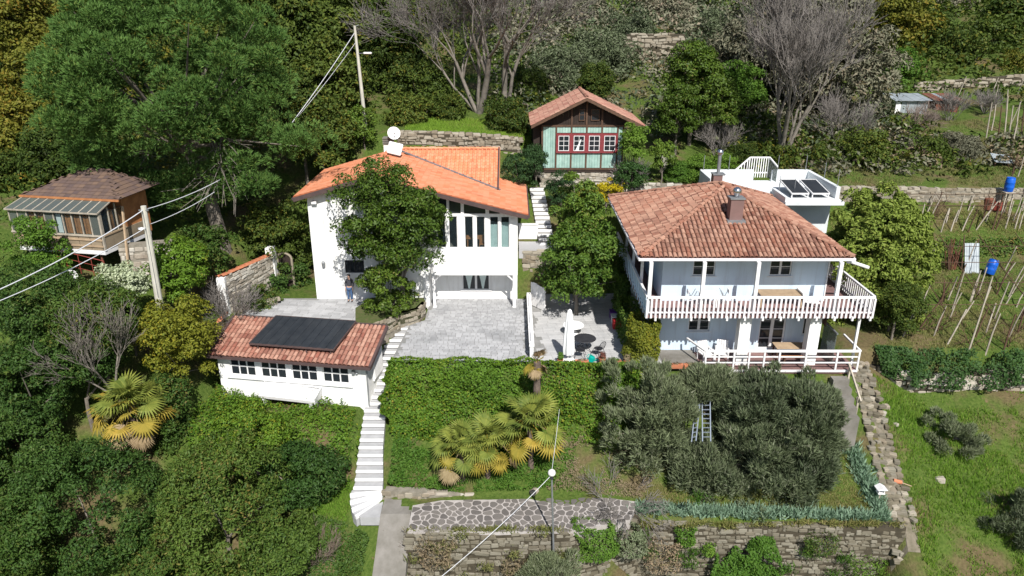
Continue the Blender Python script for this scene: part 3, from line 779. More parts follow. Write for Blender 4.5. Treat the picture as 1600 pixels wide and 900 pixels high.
stone_wall('terrace_wall', (-8.4,54.45), (0.6,54.45), 7.6, lambda t: 9.35-0.5*t*t, 0.5, STONE, 'dry stone terrace wall behind the orange roof', DRYJOINT, (0.14,0.26), (0.25,0.6), 200, cap=True, seed=36)
stone_wall('terrace_wall', (19.6,36.75), (22.4,36.35), lambda t: -2.3, lambda t: -0.6-0.5*t, 0.5, STONE_W, 'pale broken stone wall left of the ivy covered bank', DRYJOINT, (0.18,0.3), (0.3,0.6), 60, seed=37)
stone_wall('terrace_wall', (22.4,36.3), (38,36.0), lambda t: -2.3+0.8*t, lambda t: -1.25+1.5*t, 0.5, STONE_W, 'stone terrace wall under the ivy covered bank', DRYJOINT, (0.2,0.34), (0.35,0.8), 120, seed=38)
stone_wall('terrace_wall', (19.5,51.35), (37.5,51.65), lambda t: 3.9, lambda t: 5.75+0.1*math.sin(t*5), 0.5, STONE, 'rubble stone wall behind the upper vineyard terrace', MORTAR, (0.15,0.28), (0.25,0.6), 200, cap=True, seed=39)
stone_wall('terrace_wall', (39.5,74.0), (58,75.0), lambda t: 9.6+1.4*t, lambda t: 11.0+1.3*t, 0.6, STONE, 'distant pale stone wall beside the tin sheds', DRYJOINT, (0.25,0.4), (0.4,0.9), 60, seed=40)
stone_wall('terrace_wall', (11.5,78.0), (17.5,78.6), lambda t: 13.0, lambda t: 15.4, 0.6, STONE, 'far grey stone wall between the olives up the slope', DRYJOINT, (0.25,0.4), (0.4,0.9), 40, seed=41)
stone_wall('terrace_wall', (0.75,46.05), (2.9,46.05), -0.2, 3.0, 0.5, STONE, 'ochre stone wall below the small side terrace of the villa', MORTAR, (0.24,0.4), (0.3,0.7), 80, seed=42)
stone_wall('terrace_wall', (7.6,50.9), (11.9,50.6), lambda t: 4.2, lambda t: 6.35, 0.5, STONE_W, 'pale stone wall right of the chalet base', MORTAR, (0.16,0.3), (0.25,0.6), 110, seed=43)

# magnolia bed with stone edge, between the two patios
bed = [(-8.3,38.7),(-7.35,39.7),(-6.75,40.7),(-5.7,41.5),(-5.4,42.6),(-5.6,43.3),(-8.9,43.3),(-9.6,41.6),(-9.2,39.6)]
o = slab('planting_bed', bed, 0.0, 0.72, surf('bed_soil', (0.10,0.10,0.04), (0.06,0.09,0.02), 3, 0.95, 0.6)); o['label'] = 'raised planting bed at the foot of the large magnolia'
for i, (a, b) in enumerate(zip(bed[:4], bed[1:5])):
    stone_wall('bed_edge', a, b, -0.6 if i == 0 else -0.25, 0.78, 0.25, STONE, ['stone edge of the magnolia bed beside the upper steps', 'curved stone edge of the magnolia bed above the steps', 'stone edge of the magnolia bed facing the paved patio', 'short stone edge of the magnolia bed next to the porch'][i], MORTAR, (0.16,0.26), (0.2,0.42), 40, seed=50+i, cat='stone edging')

# ------------------------------------------------------------------ side terrace and white steps between the villa and the chalet
o = slab('side_terrace', [(0.45,46.1),(3.0,46.1),(3.0,48.2),(0.45,48.2)], 2.4, 3.08, PAVER); o['label'] = 'small paved side terrace right of the villa'
w = empty('garden_wall', (1.1,48.0,3.0), 'low white garden wall at the foot of the upper steps', 'wall')
boxo('wall', 0.45, 1.75, 47.9, 48.15, 3.0, 4.15, STUCCO, w); boxo('coping', 0.42, 1.78, 47.86, 48.19, 4.152, 4.22, WPAINT, w)
us = empty('upper_stairs', (2.1,47.2,3.1), 'white stone steps climbing from the villa terrace to the chalet', 'stairs')
for i in range(14):
    t = i/13; y0 = 46.9+5.0*t; z = 3.2+2.55*t; xc = 2.35-0.55*t
    s = MB().box(xc-.5, xc+.5, y0, y0+0.42, z-0.6, z).build('step', CONCRETE, us)
    boxo('nosing', xc-.51, xc+.51, y0-0.012, y0+0.12, z-0.175, z+.012, NOSE, s)

# white divider between the two patios, with its gate
w = empty('divider_wall', (1.07,36.0,0), 'long low white divider wall between the two patios', 'wall')
boxo('wall', 0.97, 1.17, 36.0, 43.6, -0.1, 0.78, STUCCO, w); boxo('coping', 0.93, 1.21, 35.96, 43.64, 0.782, 0.86, WPAINT, w)
for k, y in enumerate((36.1, 38.6, 41.1, 43.4)): boxo('post', 0.94, 1.20, y-.09, y+.09, 0.862, 1.0, WPAINT, w)
for k in range(3): boxo('rail', 1.03, 1.11, 36.2+2.5*k+.05, 38.5+2.5*k-.0 if k < 2 else 43.3, 0.93, 0.98, WPAINT, w)
g = empty('gate', (1.15,43.7,0), 'open white plank gate under the patio tree', 'gate')
Tg = Matrix.Translation((1.2,43.8,0.05)) @ Matrix.Rotation(R(-52), 4, 'Z')
for k in range(7): boxo('plank', k*0.2, k*0.2+0.185, 0, 0.04, 0.0, 1.55+0.05*math.sin(k), WPAINT, g, Tg)
for z in (0.3, 1.2): boxo('rail', 0.0, 1.4, 0.042, 0.09, z, z+.1, WPAINT, g, Tg)

# ================================================================== the villa with the orange roof
V = empty('villa', (-6, 43.4, 0), 'white two-storey villa with bright orange tiled roof', 'house')
X0, X1, Y0, Y1 = -12.4, 0.35, 43.4, 50.4
AP, EL, ER = (-8.49, 8.68), (-13.05, 7.37), (0.98, 6.27)
def roofz(x): return AP[1]+(x-AP[0])*((AP[1]-EL[1])/(AP[0]-EL[0])) if x < AP[0] else AP[1]+(x-AP[0])*((ER[1]-AP[1])/(ER[0]-AP[0]))
soff = lambda x: roofz(x)-0.22
op_gl = [(-4.62,-4.06),(-3.90,-3.34),(-2.93,-2.37),(-2.21,-1.65),(-1.38,-0.82),(-0.70,-0.14)]
openings = [(-10.45,-9.25,2.35,3.2)] + [(a,b,3.98,6.02) for a,b in op_gl]
mb = MB()
hor_wall(mb, X0, -5.45, [o for o in openings if o[1] < -5.4], lambda x: 0.3, lambda x: soff(x) if x != AP[0] else soff(x), Y0, Y0+.25)
# the strip under the apex needs its own break
mb2 = MB()
clere = [(-5.2,-3.98),(-3.82,-3.12),(-2.93,-1.62),(-1.40,-0.75)]
hor_wall(mb2, -5.45, X1, [o for o in openings if o[0] > -5.4], lambda x: 2.2, lambda x: min(6.18, soff(x)), Y0, Y0+.25)
mb2.build('upper_wall', STUCCO, V)
mb = MB()
hor_wall(mb, X0, AP[0], [o for o in openings if o[1] < AP[0]], lambda x: 0.3, soff, Y0, Y0+.25)
hor_wall(mb, AP[0], -5.45, [], lambda x: 0.0, soff, Y0, Y0+.25)
mb.build('front_wall', STUCCO, V)
mb = MB()
for a, b in ((-5.45,-5.2),(-3.98,-3.82),(-3.12,-2.93),(-1.62,-1.40),(-0.75,X1)):
    if soff(b) > 6.2: mb.hexa([(a,Y0,6.18),(b,Y0,6.18),(b,Y0+.25,6.18),(a,Y0+.25,6.18),(a,Y0,soff(a)),(b,Y0,soff(b)),(b,Y0+.25,soff(b)),(a,Y0+.25,soff(a))])
for a, b in clere:
    mb.hexa([(a,Y0,soff(a)-.12),(b,Y0,soff(b)-.12),(b,Y0+.25,soff(b)-.12),(a,Y0+.25,soff(a)-.12),(a,Y0,soff(a)),(b,Y0,soff(b)),(b,Y0+.25,soff(b)),(a,Y0+.25,soff(a))])
mb.build('gable_frame', WPAINT, V)
for a, b in clere:
    if soff(b)-.12 > 6.2:
        MB().hexa([(a,Y0+.1,6.18),(b,Y0+.1,6.18),(b,Y0+.12,6.18),(a,Y0+.12,6.18),(a,Y0+.1,soff(a)-.12),(b,Y0+.1,soff(b)-.12),(b,Y0+.12,soff(b)-.12),(a,Y0+.12,soff(a)-.12)]).build('clerestory_pane', PANE, V)
# other walls, floors, the glazed room
boxo('side_wall', X0, X0+.25, Y0+.252, Y1, 0.3, soff(X0)-.02, STUCCO, V)
MB().box(X1-.25, X1, Y0+.252, Y1, 2.2, soff(X1)-.02).build('side_wall', STUCCO, V)
MB().box(X1-.25, X1, 44.85, Y1, -0.2, 2.2).build('side_wall', STUCCO, V)
mb = MB(); hor_wall(mb, X0, AP[0], [], lambda x: 0.3, soff, Y1-.25, Y1-.002); hor_wall(mb, AP[0], X1, [], lambda x: 0.3, soff, Y1-.25, Y1-.002); mb.build('back_wall', STUCCO, V)
boxo('floor_slab', -5.45, X1-.002, Y0+.252, Y1-.3, 2.21, 2.5, STUCCO, V)
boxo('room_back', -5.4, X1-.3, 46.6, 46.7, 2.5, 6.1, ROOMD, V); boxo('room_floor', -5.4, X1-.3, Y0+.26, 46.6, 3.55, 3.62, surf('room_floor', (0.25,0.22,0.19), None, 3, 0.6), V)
tb = empty('dining_table', (-2.3,44.6,3.62), 'wooden dining table behind the villa glazing', 'table')
boxo('tabletop', -2.9, -1.7, 44.2, 45.0, 4.32, 4.38, WOODO, tb)
for sx in (-2.8,-1.8):
    for sy in (44.3,44.9): boxo('leg', sx-.04, sx+.04, sy-.04, sy+.04, 3.62, 4.32, WOODO, tb)
ch = empty('chair', (-1.85,44.0,3.62), 'wooden chair behind the villa glazing', 'chair')
boxo('seat', -2.05,-1.7,43.85,44.15,4.05,4.1,WOODO,ch); boxo('backrest', -2.05,-1.7,44.152,44.19,4.05,4.6,WOODO,ch)
for sx in (-2.03,-1.72):
    for sy in (43.88,44.12): boxo('leg', sx-.02, sx+.02, sy-.02, sy+.02, 3.62, 4.05, WOODO, ch)
# glazed doors
for i, (a, b) in enumerate(op_gl):
    w = window(V, a, b, 3.98, 6.02, Y0+.06, 1, 1, WPAINT, fw=0.05, pane=PANE_C, sill=False, name='glazed_door')
    if i >= 4:
        cb = MB()
        for k in range(6): cb.box(a+.05+k*.078, a+.05+k*.078+.07, Y0+.2+(k%2)*.03, Y0+.22+(k%2)*.03, 4.0, 5.45 if i==4 else 5.6)
        cb.build('curtain', CURT, w)
window(V, -10.45, -9.25, 2.35, 3.2, Y0+.08, 4, 1, DARKMET, fw=0.04, mun=0.03, sill=False)
# porch: recessed ground floor, posts with brackets
PB = 44.9
mb = MB(); hor_wall(mb, -5.45, X1-.26, [(-3.25,-1.45,0.62,2.0)], lambda x: -0.2, lambda x: 2.2, PB, PB+.2); mb.build('porch_wall', STUCCO, V)
w = window(V, -3.25, -1.45, 0.62, 2.0, PB+.03, 1, 1, WPAINT, leafs=2, name='porch_window', pane=PANE, sill=True)
for c in (-2.8, -1.9):
    MB().add([(c-.3,PB+.02,1.92),(c+.3,PB+.02,1.92),(c+.14,PB+.02,1.25),(c+.05,PB+.02,0.72),(c-.05,PB+.02,0.72),(c-.14,PB+.02,1.25),
              (c-.3,PB+.035,1.92),(c+.3,PB+.035,1.92),(c+.14,PB+.035,1.25),(c+.05,PB+.035,0.72),(c-.05,PB+.035,0.72),(c-.14,PB+.035,1.25)],
             [(5,4,3,2,1,0),(6,7,8,9,10,11)]+[(i,(i+1)%6,6+(i+1)%6,6+i) for i in range(6)]).build('curtain', CURT, w)
boxo('porch_side', -5.45, -5.25, Y0+.252, PB+.2, -0.2, 2.2, STUCCO, V)
for x in (-4.93, 0.14):
    p = boxo('porch_post', x-.09, x+.09, Y0-.02, Y0+.16, -0.05, 2.19, WPAINT, V)
    sg = 1 if x < -2 else -1
    MB().bar((x+sg*.09,Y0+.07,1.85),(x+sg*.42,Y0+.07,2.17),0.08).build('bracket', WPAINT, p)
    boxo('foot', x-.12, x+.12, Y0-.05, Y0+.19, -0.05, 0.06, WPAINT, p)
# main roof: bed, tiles, fascias
yF, yB = 42.85, 50.75
mb = MB()
for (xa, xb) in ((EL[0],AP[0]),(AP[0],ER[0])):
    mb.hexa([(xa,yF,roofz(xa)-.2),(xb,yF,roofz(xb)-.2),(xb,yB,roofz(xb)-.2),(xa,yB,roofz(xa)-.2),(xa,yF,roofz(xa)),(xb,yF,roofz(xb)),(xb,yB,roofz(xb)),(xa,yB,roofz(xa))])
rf = mb.build('roof', ORANGE_B, V)
T1 = flat_template(0.36, 0.40); T2 = flat_template(0.30, 0.42, 0.07)
pl = roof_placements([(AP[0],yF,AP[1]),(ER[0],yF,ER[1]),(ER[0],yB,ER[1]),(AP[0],yB,AP[1])], (ER[0],yF,ER[1]), (ER[0],yB,ER[1]), 0.36, 0.36, 0.003)
wing_z = lambda y: 6.73+0.42*(y-47.1)
pl = [M for M in pl if not (M.translation.x < -1.0 and M.translation.y > 47.1 and wing_z(M.translation.y) > M.translation.z+0.25)]
pl2 = roof_placements([(EL[0],yF,EL[1]),(AP[0],yF,AP[1]),(AP[0],yB,AP[1]),(EL[0],yB,EL[1])], (EL[0],yB,EL[1]), (EL[0],yF,EL[1]), 0.36, 0.36, 0.003)
place_pieces('tile', fresh([T1], ORANGE), near_first(pl)+pl2, ORANGE, rf, 260, 'tile_field')
mb = MB()
for (xa, xb) in ((EL[0],AP[0]),(AP[0],ER[0])):
    mb.hexa([(xa,yF-.06,roofz(xa)-.30),(xb,yF-.06,roofz(xb)-.30),(xb,yF-.002,roofz(xb)-.30),(xa,yF-.002,roofz(xa)-.30),(xa,yF-.06,roofz(xa)-.03),(xb,yF-.06,roofz(xb)-.03),(xb,yF-.002,roofz(xb)-.03),(xa,yF-.002,roofz(xa)-.03)])
mb.build('fascia', GUTTER, rf)
boxo('gutter', ER[0]-.02, ER[0]+.1, yF-.05, yB, ER[1]-.2, ER[1]-.06, GUTTER, rf)
boxo('gutter', EL[0]-.1, EL[0]+.02, yF-.05, yB, EL[1]-.2, EL[1]-.06, GUTTER, rf)
place_pieces('ridge_tile', fresh([coppo_template(0.30,0.42,0.9,6,0.10)], ORANGE), ridge_run((AP[0],yF,AP[1]+.03),(AP[0],yB,AP[1]+.03),0.38), ORANGE, rf, 60)
# back wing roof: slopes to the front, wavy tiles
WB, WT, WX = 47.1, 51.6, -0.95
vx = lambda y: AP[0]+(wing_z(y)-AP[1])/((ER[1]-AP[1])/(ER[0]-AP[0]))      # valley line on the main slope
wp = [(WX,WB,wing_z(WB)),(WX,WT,wing_z(WT)),(vx(WT),WT,wing_z(WT)),(vx(WB),WB,wing_z(WB))]
mb = MB(); mb.prism([Vector(q)-Vector((0,0,.18)) for q in reversed(wp)], (0,0,.18)); wr = mb.build('wing_roof', ORANGE_B, V)
pl = roof_placements(wp, (vx(WB)-8,WB,wing_z(WB)), (WX,WB,wing_z(WB)), 0.30, 0.36, 0.002)
pl = [M for M in pl if M.translation.x < WX+.01]
place_pieces('tile', fresh([T2], ORANGE), near_first(pl), ORANGE, wr, 200, 'tile_field')
MB().bar((vx(WB)+.05,WB,wing_z(WB)+.06),(vx(WT)+.05,WT,wing_z(WT)+.06),0.14,0.08).build('valley_flashing', GREYMET, wr)
MB().bar((WX+.04,WB,wing_z(WB)),(WX+.04,WT,wing_z(WT)),0.1,0.34).build('verge_board', GUTTER, wr)
boxo('wing_wall', WX-.6, WX-.3, 48.0, 51.5, 4.0, wing_z(48)-.25, STUCCO, V)
place_pieces('ridge_tile', fresh([coppo_template(0.30,0.42,0.9,6,0.10)], ORANGE), ridge_run((-7.9,WT,wing_z(WT)+.05),(WX,WT,wing_z(WT)+.05),0.38), ORANGE, wr, 60)
MB().box(-7.9,WX,WT+.1,53.4,7.5,7.7).build('rear_roof', ORANGE_B, V)
# chimney and lamps
c = boxo('chimney', -8.75, -8.2, 50.2, 50.75, 8.3, 9.15, STUCCO, V)
for k in range(4): boxo('louvre', -8.8, -8.15, 50.15, 50.8, 9.2+k*.13, 9.26+k*.13, CONCRETE, c)
boxo('cap_core', -8.62, -8.33, 50.3, 50.65, 9.152, 9.55, DARKMET, c)
for (x, z) in ((-11.75,3.0),):
    l = MB().lathe([(0.02,-.22),(0.1,-.16),(0.12,.08),(0.03,.2)], (x,Y0-.12,z), 10).build('wall_lamp', GREYMET, V)
boxo('floodlight', -12.1,-11.8,Y0-.25,Y0-.05,6.85,7.02, WPAINT, V)
boxo('doorbell', -0.05,0.15,Y0-.06,Y0-.002,5.75,5.9, WPAINT, V)
def dish(name, c, r, aim, label, mat=WPAINT, depth=0.12, cat='satellite dish', mast=None):
    e = empty(name, mast or c, label, cat)
    M = Vector(aim).normalized().to_track_quat('Z','Y').to_matrix()
    pr = [(r*k/6, depth*(k/6)**2) for k in range(7)]
    MB().lathe([(q[0]+.001, q[1]) for q in pr]+[(r+.02, depth+.005)]+[(q[0]+.001, q[1]-.025) for q in reversed(pr)], c, 20, M).build('reflector', mat, e, smooth=True)
    tip = Vector(c)+M@Vector((0,-r*.2,r*.9)); MB().tube([Vector(c)+M@Vector((0,-r,depth)), tip], .015, 5).build('feed_arm', GREYMET, e)
    MB().lathe([(.03,-.06),(.045,.0),(.03,.06)], tip, 8).build('feed_horn', GREYMET, e)
    if mast: MB().tube([mast, Vector(c)-M@Vector((0,0,.04))], .03, 6).build('mast', GREYMET, e)
    return e
dish('satellite_dish', (-8.0,50.1,9.95), 0.42, (0.35,-1,0.45), 'round white satellite dish on the villa chimney', mast=Vector((-8.1,50.45,9.0)))
e = empty('flat_antenna', (-7.9,49.4,8.6), 'square white panel antenna tilted on the orange ridge', 'antenna')
Tm = Matrix.Translation((-7.85,49.35,9.08)) @ Matrix.Rotation(R(14),4,'Y') @ Matrix.Rotation(R(-32),4,'X')
MB(Tm).box(-.48,.48,-.05,.05,-.42,.42).build('panel', WPAINT, e, bevel=0.06); MB().tube([(-7.9,49.4,8.5),(-7.9,49.4,9.0)],.04,6).build('mast', GREYMET, e)

# ================================================================== the white annex with the solar roof
A = empty('annex', (-12,35.5,-2.3), 'low white annex with terracotta roof and long window band', 'outbuilding')
TA = Matrix.Translation((-16.60,36.28,0)) @ Matrix.Rotation(R(-9.3),4,'Z')
AW, AD, ZE, ZB = 9.15, 3.05, 0.15, 1.15
rz = lambda y: ZE+(ZB-ZE)*y/AD
wins = [(0.95,2.45),(2.75,4.25),(4.55,6.05),(6.35,7.85)]
mb = MB(TA); hor_wall(mb, .25, AW-.3, [(a,b,-1.15,-.02) for a,b in wins], lambda x: -3.0, lambda x: rz(.3)-.05, .3, .5); mb.build('front_wall', STUCCO, A)
MB(TA).hexa([(AW-.5,.502,-3),(AW-.3,.502,-3),(AW-.3,AD-.1,-3),(AW-.5,AD-.1,-3),(AW-.5,.502,rz(.5)-.08),(AW-.3,.502,rz(.5)-.08),(AW-.3,AD-.1,rz(AD-.1)-.08),(AW-.5,AD-.1,rz(AD-.1)-.08)]).build('side_wall', STUCCO, A)
MB(TA).hexa([(.25,.502,-3),(.45,.502,-3),(.45,AD-.1,-3),(.25,AD-.1,-3),(.25,.502,rz(.5)-.08),(.45,.502,rz(.5)-.08),(.45,AD-.1,rz(AD-.1)-.08),(.25,AD-.1,rz(AD-.1)-.08)]).build('side_wall', STUCCO, A)
boxo('back_wall', .46, AW-.51, AD-.3, AD-.1, -3, rz(AD-.3)-.1, STUCCO, A, TA)
for a, b in wins: window(A, a, b, -1.15, -.02, .36, 3, 2, WPAINT, TA, 0.06, 0.07, sill=False)
boxo('window_ledge', .75, 8.05,   .2, .298, -1.30, -1.20, STUCCO, A, TA)
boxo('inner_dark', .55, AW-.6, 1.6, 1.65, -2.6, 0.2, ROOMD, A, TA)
r = MB(TA).hexa([(0,0,ZE-.1),(AW,0,ZE-.1),(AW,AD,ZB-.1),(0,AD,ZB-.1),(0,0,ZE),(AW,0,ZE),(AW,AD,ZB),(0,AD,ZB)]).build('roof', COPPO_D, A)
CT = [coppo_template(0.23,0.44,0.80,5,0.085)]
pl = roof_placements([(0,0,ZE),(AW,0,ZE),(AW,AD,ZB),(0,AD,ZB)], (0,0,ZE), (AW,0,ZE), 0.245, 0.36, 0.008, TA, 0.004)
place_pieces('tile', fresh(CT, ANNEXT), near_first(pl), ANNEXT, r, 300, 'tile_field')
MB(TA).bar((AW+.06,-.05,ZE-.01),(AW+.06,AD,ZB-.01),.14,.2).build('verge_board', GUTTER, r)
MB(TA).bar((-.06,-.05,ZE-.01),(-.06,AD,ZB-.01),.14,.2).build('verge_board', GUTTER, r)
boxo('gutter', -.1, AW+.1, -.15, -.03, ZE-.13, ZE-.01, GUTTER, r, TA)
boxo('back_flashing', 0, AW, AD+.002, AD+.12, ZB-.12, ZB+.1, GUTTER, r, TA)
MB(TA).tube([(AW-.25,.24,ZE-.1),(AW-.25,.24,-2.3)],.04,6).build('downpipe', GREYMET, A)
sh = MB(TA).box(AW-.28,AW-.2,1.2,2.6,-1.35,.25).build('shutter', WPAINT, A)
for k in range(9): boxo('slat', AW-.2,AW-.165,1.27+k*.15,1.37+k*.15,-1.25,.15,WPAINT,sh,TA)
fl = MB(TA).box(8.1,8.25,.12,.28,-.42,-.22).build('floodlight', GREYMET, A); MB(TA).lathe([(.02,0),(.08,.06),(.05,.12)],(8.35,.2,-.45),8).build('lamp_head', GREYMET, fl)
sp = empty('solar_collector', (-12,36.8,1), 'wide black solar collector of narrow strips on the annex roof', 'solar panel')
def onroof(x, y, h): return (x, y, rz(y)+h)
c0, c1, c2, c3 = (2.15,.55,.40),(7.0,.55,.40),(7.4,3.0,.24),(2.6,3.0,.24)
NS = 20
for k in range(NS):
    t0, t1 = k/NS+.0012, (k+1)/NS-.0012
    f = lambda p, q, t: (p[0]+(q[0]-p[0])*t, p[1], rz(p[1])+p[2])
    a, b, c, d = f(c0,c1,t0), f(c0,c1,t1), f(c3,c2,t1), f(c3,c2,t0)
    up = lambda p, h: (p[0],p[1],p[2]+h)
    lift = 0.012*(k % 2)
    MB(TA).hexa([a,b,c,d,up(a,.04+lift),up(b,.04+lift),up(c,.04+lift),up(d,.04+lift)]).build('strip', SOLAR, sp)
fr = MB(TA)
P = [onroof(*q) for q in (c0,c1,c2,c3)]
for i in range(4): fr.bar(P[i], P[(i+1)%4], .06, .1)
fr.build('frame', GUTTER, sp)
for x in (2.6,4.0,5.4,6.8): boxo('strut', x-.03, x+.03, .6, .66, rz(.6)+.06, rz(.6)+.38, GUTTER, sp, TA)
# white garden bench in front of the annex
bn = empty('garden_bench', (-12.1,35.0,-2.4), 'long white garden bench with slanted arms below the annex windows', 'bench')
TBn = Matrix.Translation((-13.75,35.35,-2.35)) @ Matrix.Rotation(R(-12),4,'Z')
MB(TBn).hexa([(0,.0,.42),(3.2,.0,.42),(3.2,.75,.42),(0,.75,.42),(0,0,.52),(3.2,0,.52),(3.2,.75,.52),(0,.75,.52)]).build('seat', WPAINT, bn)
MB(TBn).hexa([(0,-.04,.36),(3.2,-.04,.36),(3.2,-.004,.36),(0,-.004,.36),(-.04,-.08,.54),(3.24,-.08,.54),(3.24,-.04,.54),(-.04,-.04,.54)]).build('front_board', WPAINT, bn)
bk = MB(TBn).box(.1,3.1,.76,.82,.42,.6).build('backrest', WPAINT, bn)
for k in range(13):
    x = .2+k*.22; MB(TBn).bar((x,.79,.6),(x+(.08 if k%2 else -.08),.82,.95-.006*(k-6)**2),.05).build('baluster', WPAINT, bk)
MB(TBn).bar((.1,.82,.93),(3.1,.82,.93),.07).build('top_rail', WPAINT, bk)
for x in (-.02, 3.16):
    MB(TBn).hexa([(x,0,.3),(x+.06,0,.3),(x+.06,.78,.3),(x,.78,.3),(x+(.08 if x>1 else -.08),-.1,.72),(x+(.14 if x>1 else -.02),-.1,.72),(x+(.14 if x>1 else -.02),.8,1.0),(x+(.08 if x>1 else -.08),.8,1.0)]).build('arm', WPAINT, bn)
for x in (.15,2.95):
    for y in (.08,.6): boxo('foot', x-.09,x+.09,y-.08,y+.08,-.15,.418,WPAINT,bn,TBn)

# ================================================================== the house with the balconies
H2 = empty('balcony_house', (12, 37.2, 0), 'pale house with old terracotta hip roof and white wraparound balcony', 'house')
hx0, hx1, hy0, hy1 = 8.1, 16.95, 37.2, 47.0
uw = [(9.72,10.92,4.42,5.42),(13.85,15.02,4.42,5.42)]; lw = [(9.75,10.95,1.15,2.4),(13.7,15.15,0.05,2.45)]
mb = MB(); hor_wall(mb, hx0, hx1, uw+lw+[(16.1,16.85,.9,2.3)], lambda x: -.5, lambda x: 6.1, hy0, hy0+.25); mb.build('front_wall', STUCCO_B, H2)
boxo('side_wall', hx0, hx0+.25, hy0+.252, hy1, -.5, 6.1, STUCCO_B, H2); boxo('side_wall', hx1-.25, hx1, hy0+.252, hy1, -.5, 6.1, STUCCO_B, H2)
boxo('back_wall', hx0+.252, hx1-.252, hy1-.25, hy1, -.5, 6.1, STUCCO_B, H2)
SUR = surf('window_surround', (0.62,0.66,0.70), None, 3, 0.8)
for (a,b,c,d) in uw: window(H2, a, b, c, d, hy0+.08, 1, 2, WPAINT, leafs=2, fw=0.06, surround=SUR)
window(H2, *lw[0], hy0+.08, 1, 2, WPAINT, leafs=2, fw=0.07, surround=SUR)
window(H2, *lw[1], hy0+.08, 1, 4, WPAINT, leafs=2, fw=0.09, sill=False, surround=SUR, name='french_door')
window(H2, 16.1,16.85,.9,2.3, hy0+.08, 1, 1, WPAINT, sill=False)
# roof
ex0, ex1, ey0, ey1, ez, az = 6.53, 17.42, 35.5, 48.3, 6.02, 8.3
ax, ay0, ay1 = 12.15, 41.4, 42.3
faces = {'front': [(ex0,ey0,ez),(ex1,ey0,ez),(ax,ay0,az)], 'left': [(ex0,ey1,ez),(ex0,ey0,ez),(ax,ay0,az),(ax,ay1,az)],
         'right': [(ex1,ey0,ez),(ex1,ey1,ez),(ax,ay1,az),(ax,ay0,az)], 'back': [(ex1,ey1,ez),(ex0,ey1,ez),(ax,ay1,az)]}
mb = MB(); mb.add([(ex0,ey0,ez),(ex1,ey0,ez),(ex1,ey1,ez),(ex0,ey1,ez),(ax,ay0,az),(ax,ay1,az),(ex0,ey0,ez-.12),(ex1,ey0,ez-.12),(ex1,ey1,ez-.12),(ex0,ey1,ez-.12)],
       [(0,1,4),(1,2,5,4),(2,3,5),(3,0,4,5),(9,8,7,6),(0,6,7,1),(1,7,8,2),(2,8,9,3),(3,9,6,0)])
rf2 = mb.build('roof', COPPO_D, H2)
CT2 = [coppo_template(0.225,0.47,0.80,6,0.095), coppo_template(0.215,0.46,0.78,6,0.088)]
pf = roof_placements(faces['front'], (ex0,ey0,ez), (ex1,ey0,ez), 0.242, 0.385, 0.018, lift=.01)
pL = roof_placements(faces['left'], (ex0,ey1,ez), (ex0,ey0,ez), 0.242, 0.385, 0.018, lift=.01)
pR = roof_placements(faces['right'], (ex1,ey0,ez), (ex1,ey1,ez), 0.242, 0.385, 0.018, lift=.01)
pB = roof_placements(faces['back'], (ex1,ey1,ez), (ex0,ey1,ez), 0.242, 0.385, 0.018, lift=.01)
chb = (11.72,12.42,38.3,38.95)
pf = [M for M in pf if not (chb[0]-.05 < M.translation.x < chb[1]+.05 and chb[2]-.3 < M.translation.y < chb[3])]
place_pieces('tile', fresh(CT2, COPPO), near_first(pf+pL)+pR+pB, COPPO, rf2, 300, 'tile_field')
HT = [coppo_template(0.26,0.44,0.85,6,0.12)]
hips = ridge_run((ex0,ey0,ez+.06),(ax,ay0,az+.06),.36)+ridge_run((ex1,ey0,ez+.06),(ax,ay0,az+.06),.36)+ridge_run((ex0,ey1,ez+.06),(ax,ay1,az+.06),.36)+ridge_run((ex1,ey1,ez+.06),(ax,ay1,az+.06),.36)+ridge_run((ax,ay0,az+.06),(ax,ay1,az+.06),.36)
place_pieces('hip_tile', fresh(HT, COPPO), hips, COPPO, rf2, 120)
mb = MB().box(ex0-.08,ex1+.08,ey0-.1,ey0-.002,ez-.14,ez-.02); mb.build('gutter', PINKW, rf2)
boxo('gutter', ex0-.1, ex0-.002, ey0, ey1, ez-.14, ez-.02, PINKW, rf2); boxo('gutter', ex1+.002, ex1+.1, ey0, ey1, ez-.14, ez-.02, PINKW, rf2)
# big brown chimney with ball cowl, and the flue behind
zc = ez+(38.3-ey0)*(az-ez)/(ay0-ey0)
c = boxo('chimney', chb[0], chb[1], chb[2], chb[3], zc-.3, 8.35, BROWNCLAD, H2)
boxo('flashing', chb[0]-.14, chb[1]+.14, chb[2]-.2, chb[3]+.14, zc-.35, zc+.12, GREYMET, c)
boxo('cap', chb[0]-.05, chb[1]+.05, chb[2]-.05, chb[3]+.05, 8.352, 8.42, GREYMET, c)
MB().lathe([(.13,0),(.13,.12),(.2,.2),(.24,.32),(.2,.45),(.1,.52),(.01,.54)], (12.07,38.62,8.42), 14).build('cowl', STEEL, c, smooth=True)
c = boxo('rear_chimney', 12.95, 13.65, 46.6, 47.2, 6.2, 7.85, BROWNCLAD, H2)
boxo('edge_band', 13.52, 13.68, 46.57, 46.75, 6.3, 7.86, WPAINT, c)
boxo('cap', 12.9, 13.7, 46.55, 47.25, 7.862, 7.93, GREYMET, c)
MB().tube([(13.3,46.9,7.93),(13.3,46.9,9.1)], .11, 10).build('flue', GREYMET, c); MB().lathe([(.12,0),(.2,.1),(.22,.2),(.15,.33),(.01,.38)],(13.3,46.9,9.1),12).build('cowl', STEEL, c, smooth=True)
MB().bar((ax+1.0,38.6,ez+1.1),(ax+1.0,38.9,ez+1.2),.0+.01).build('hook', GREYMET, rf2)
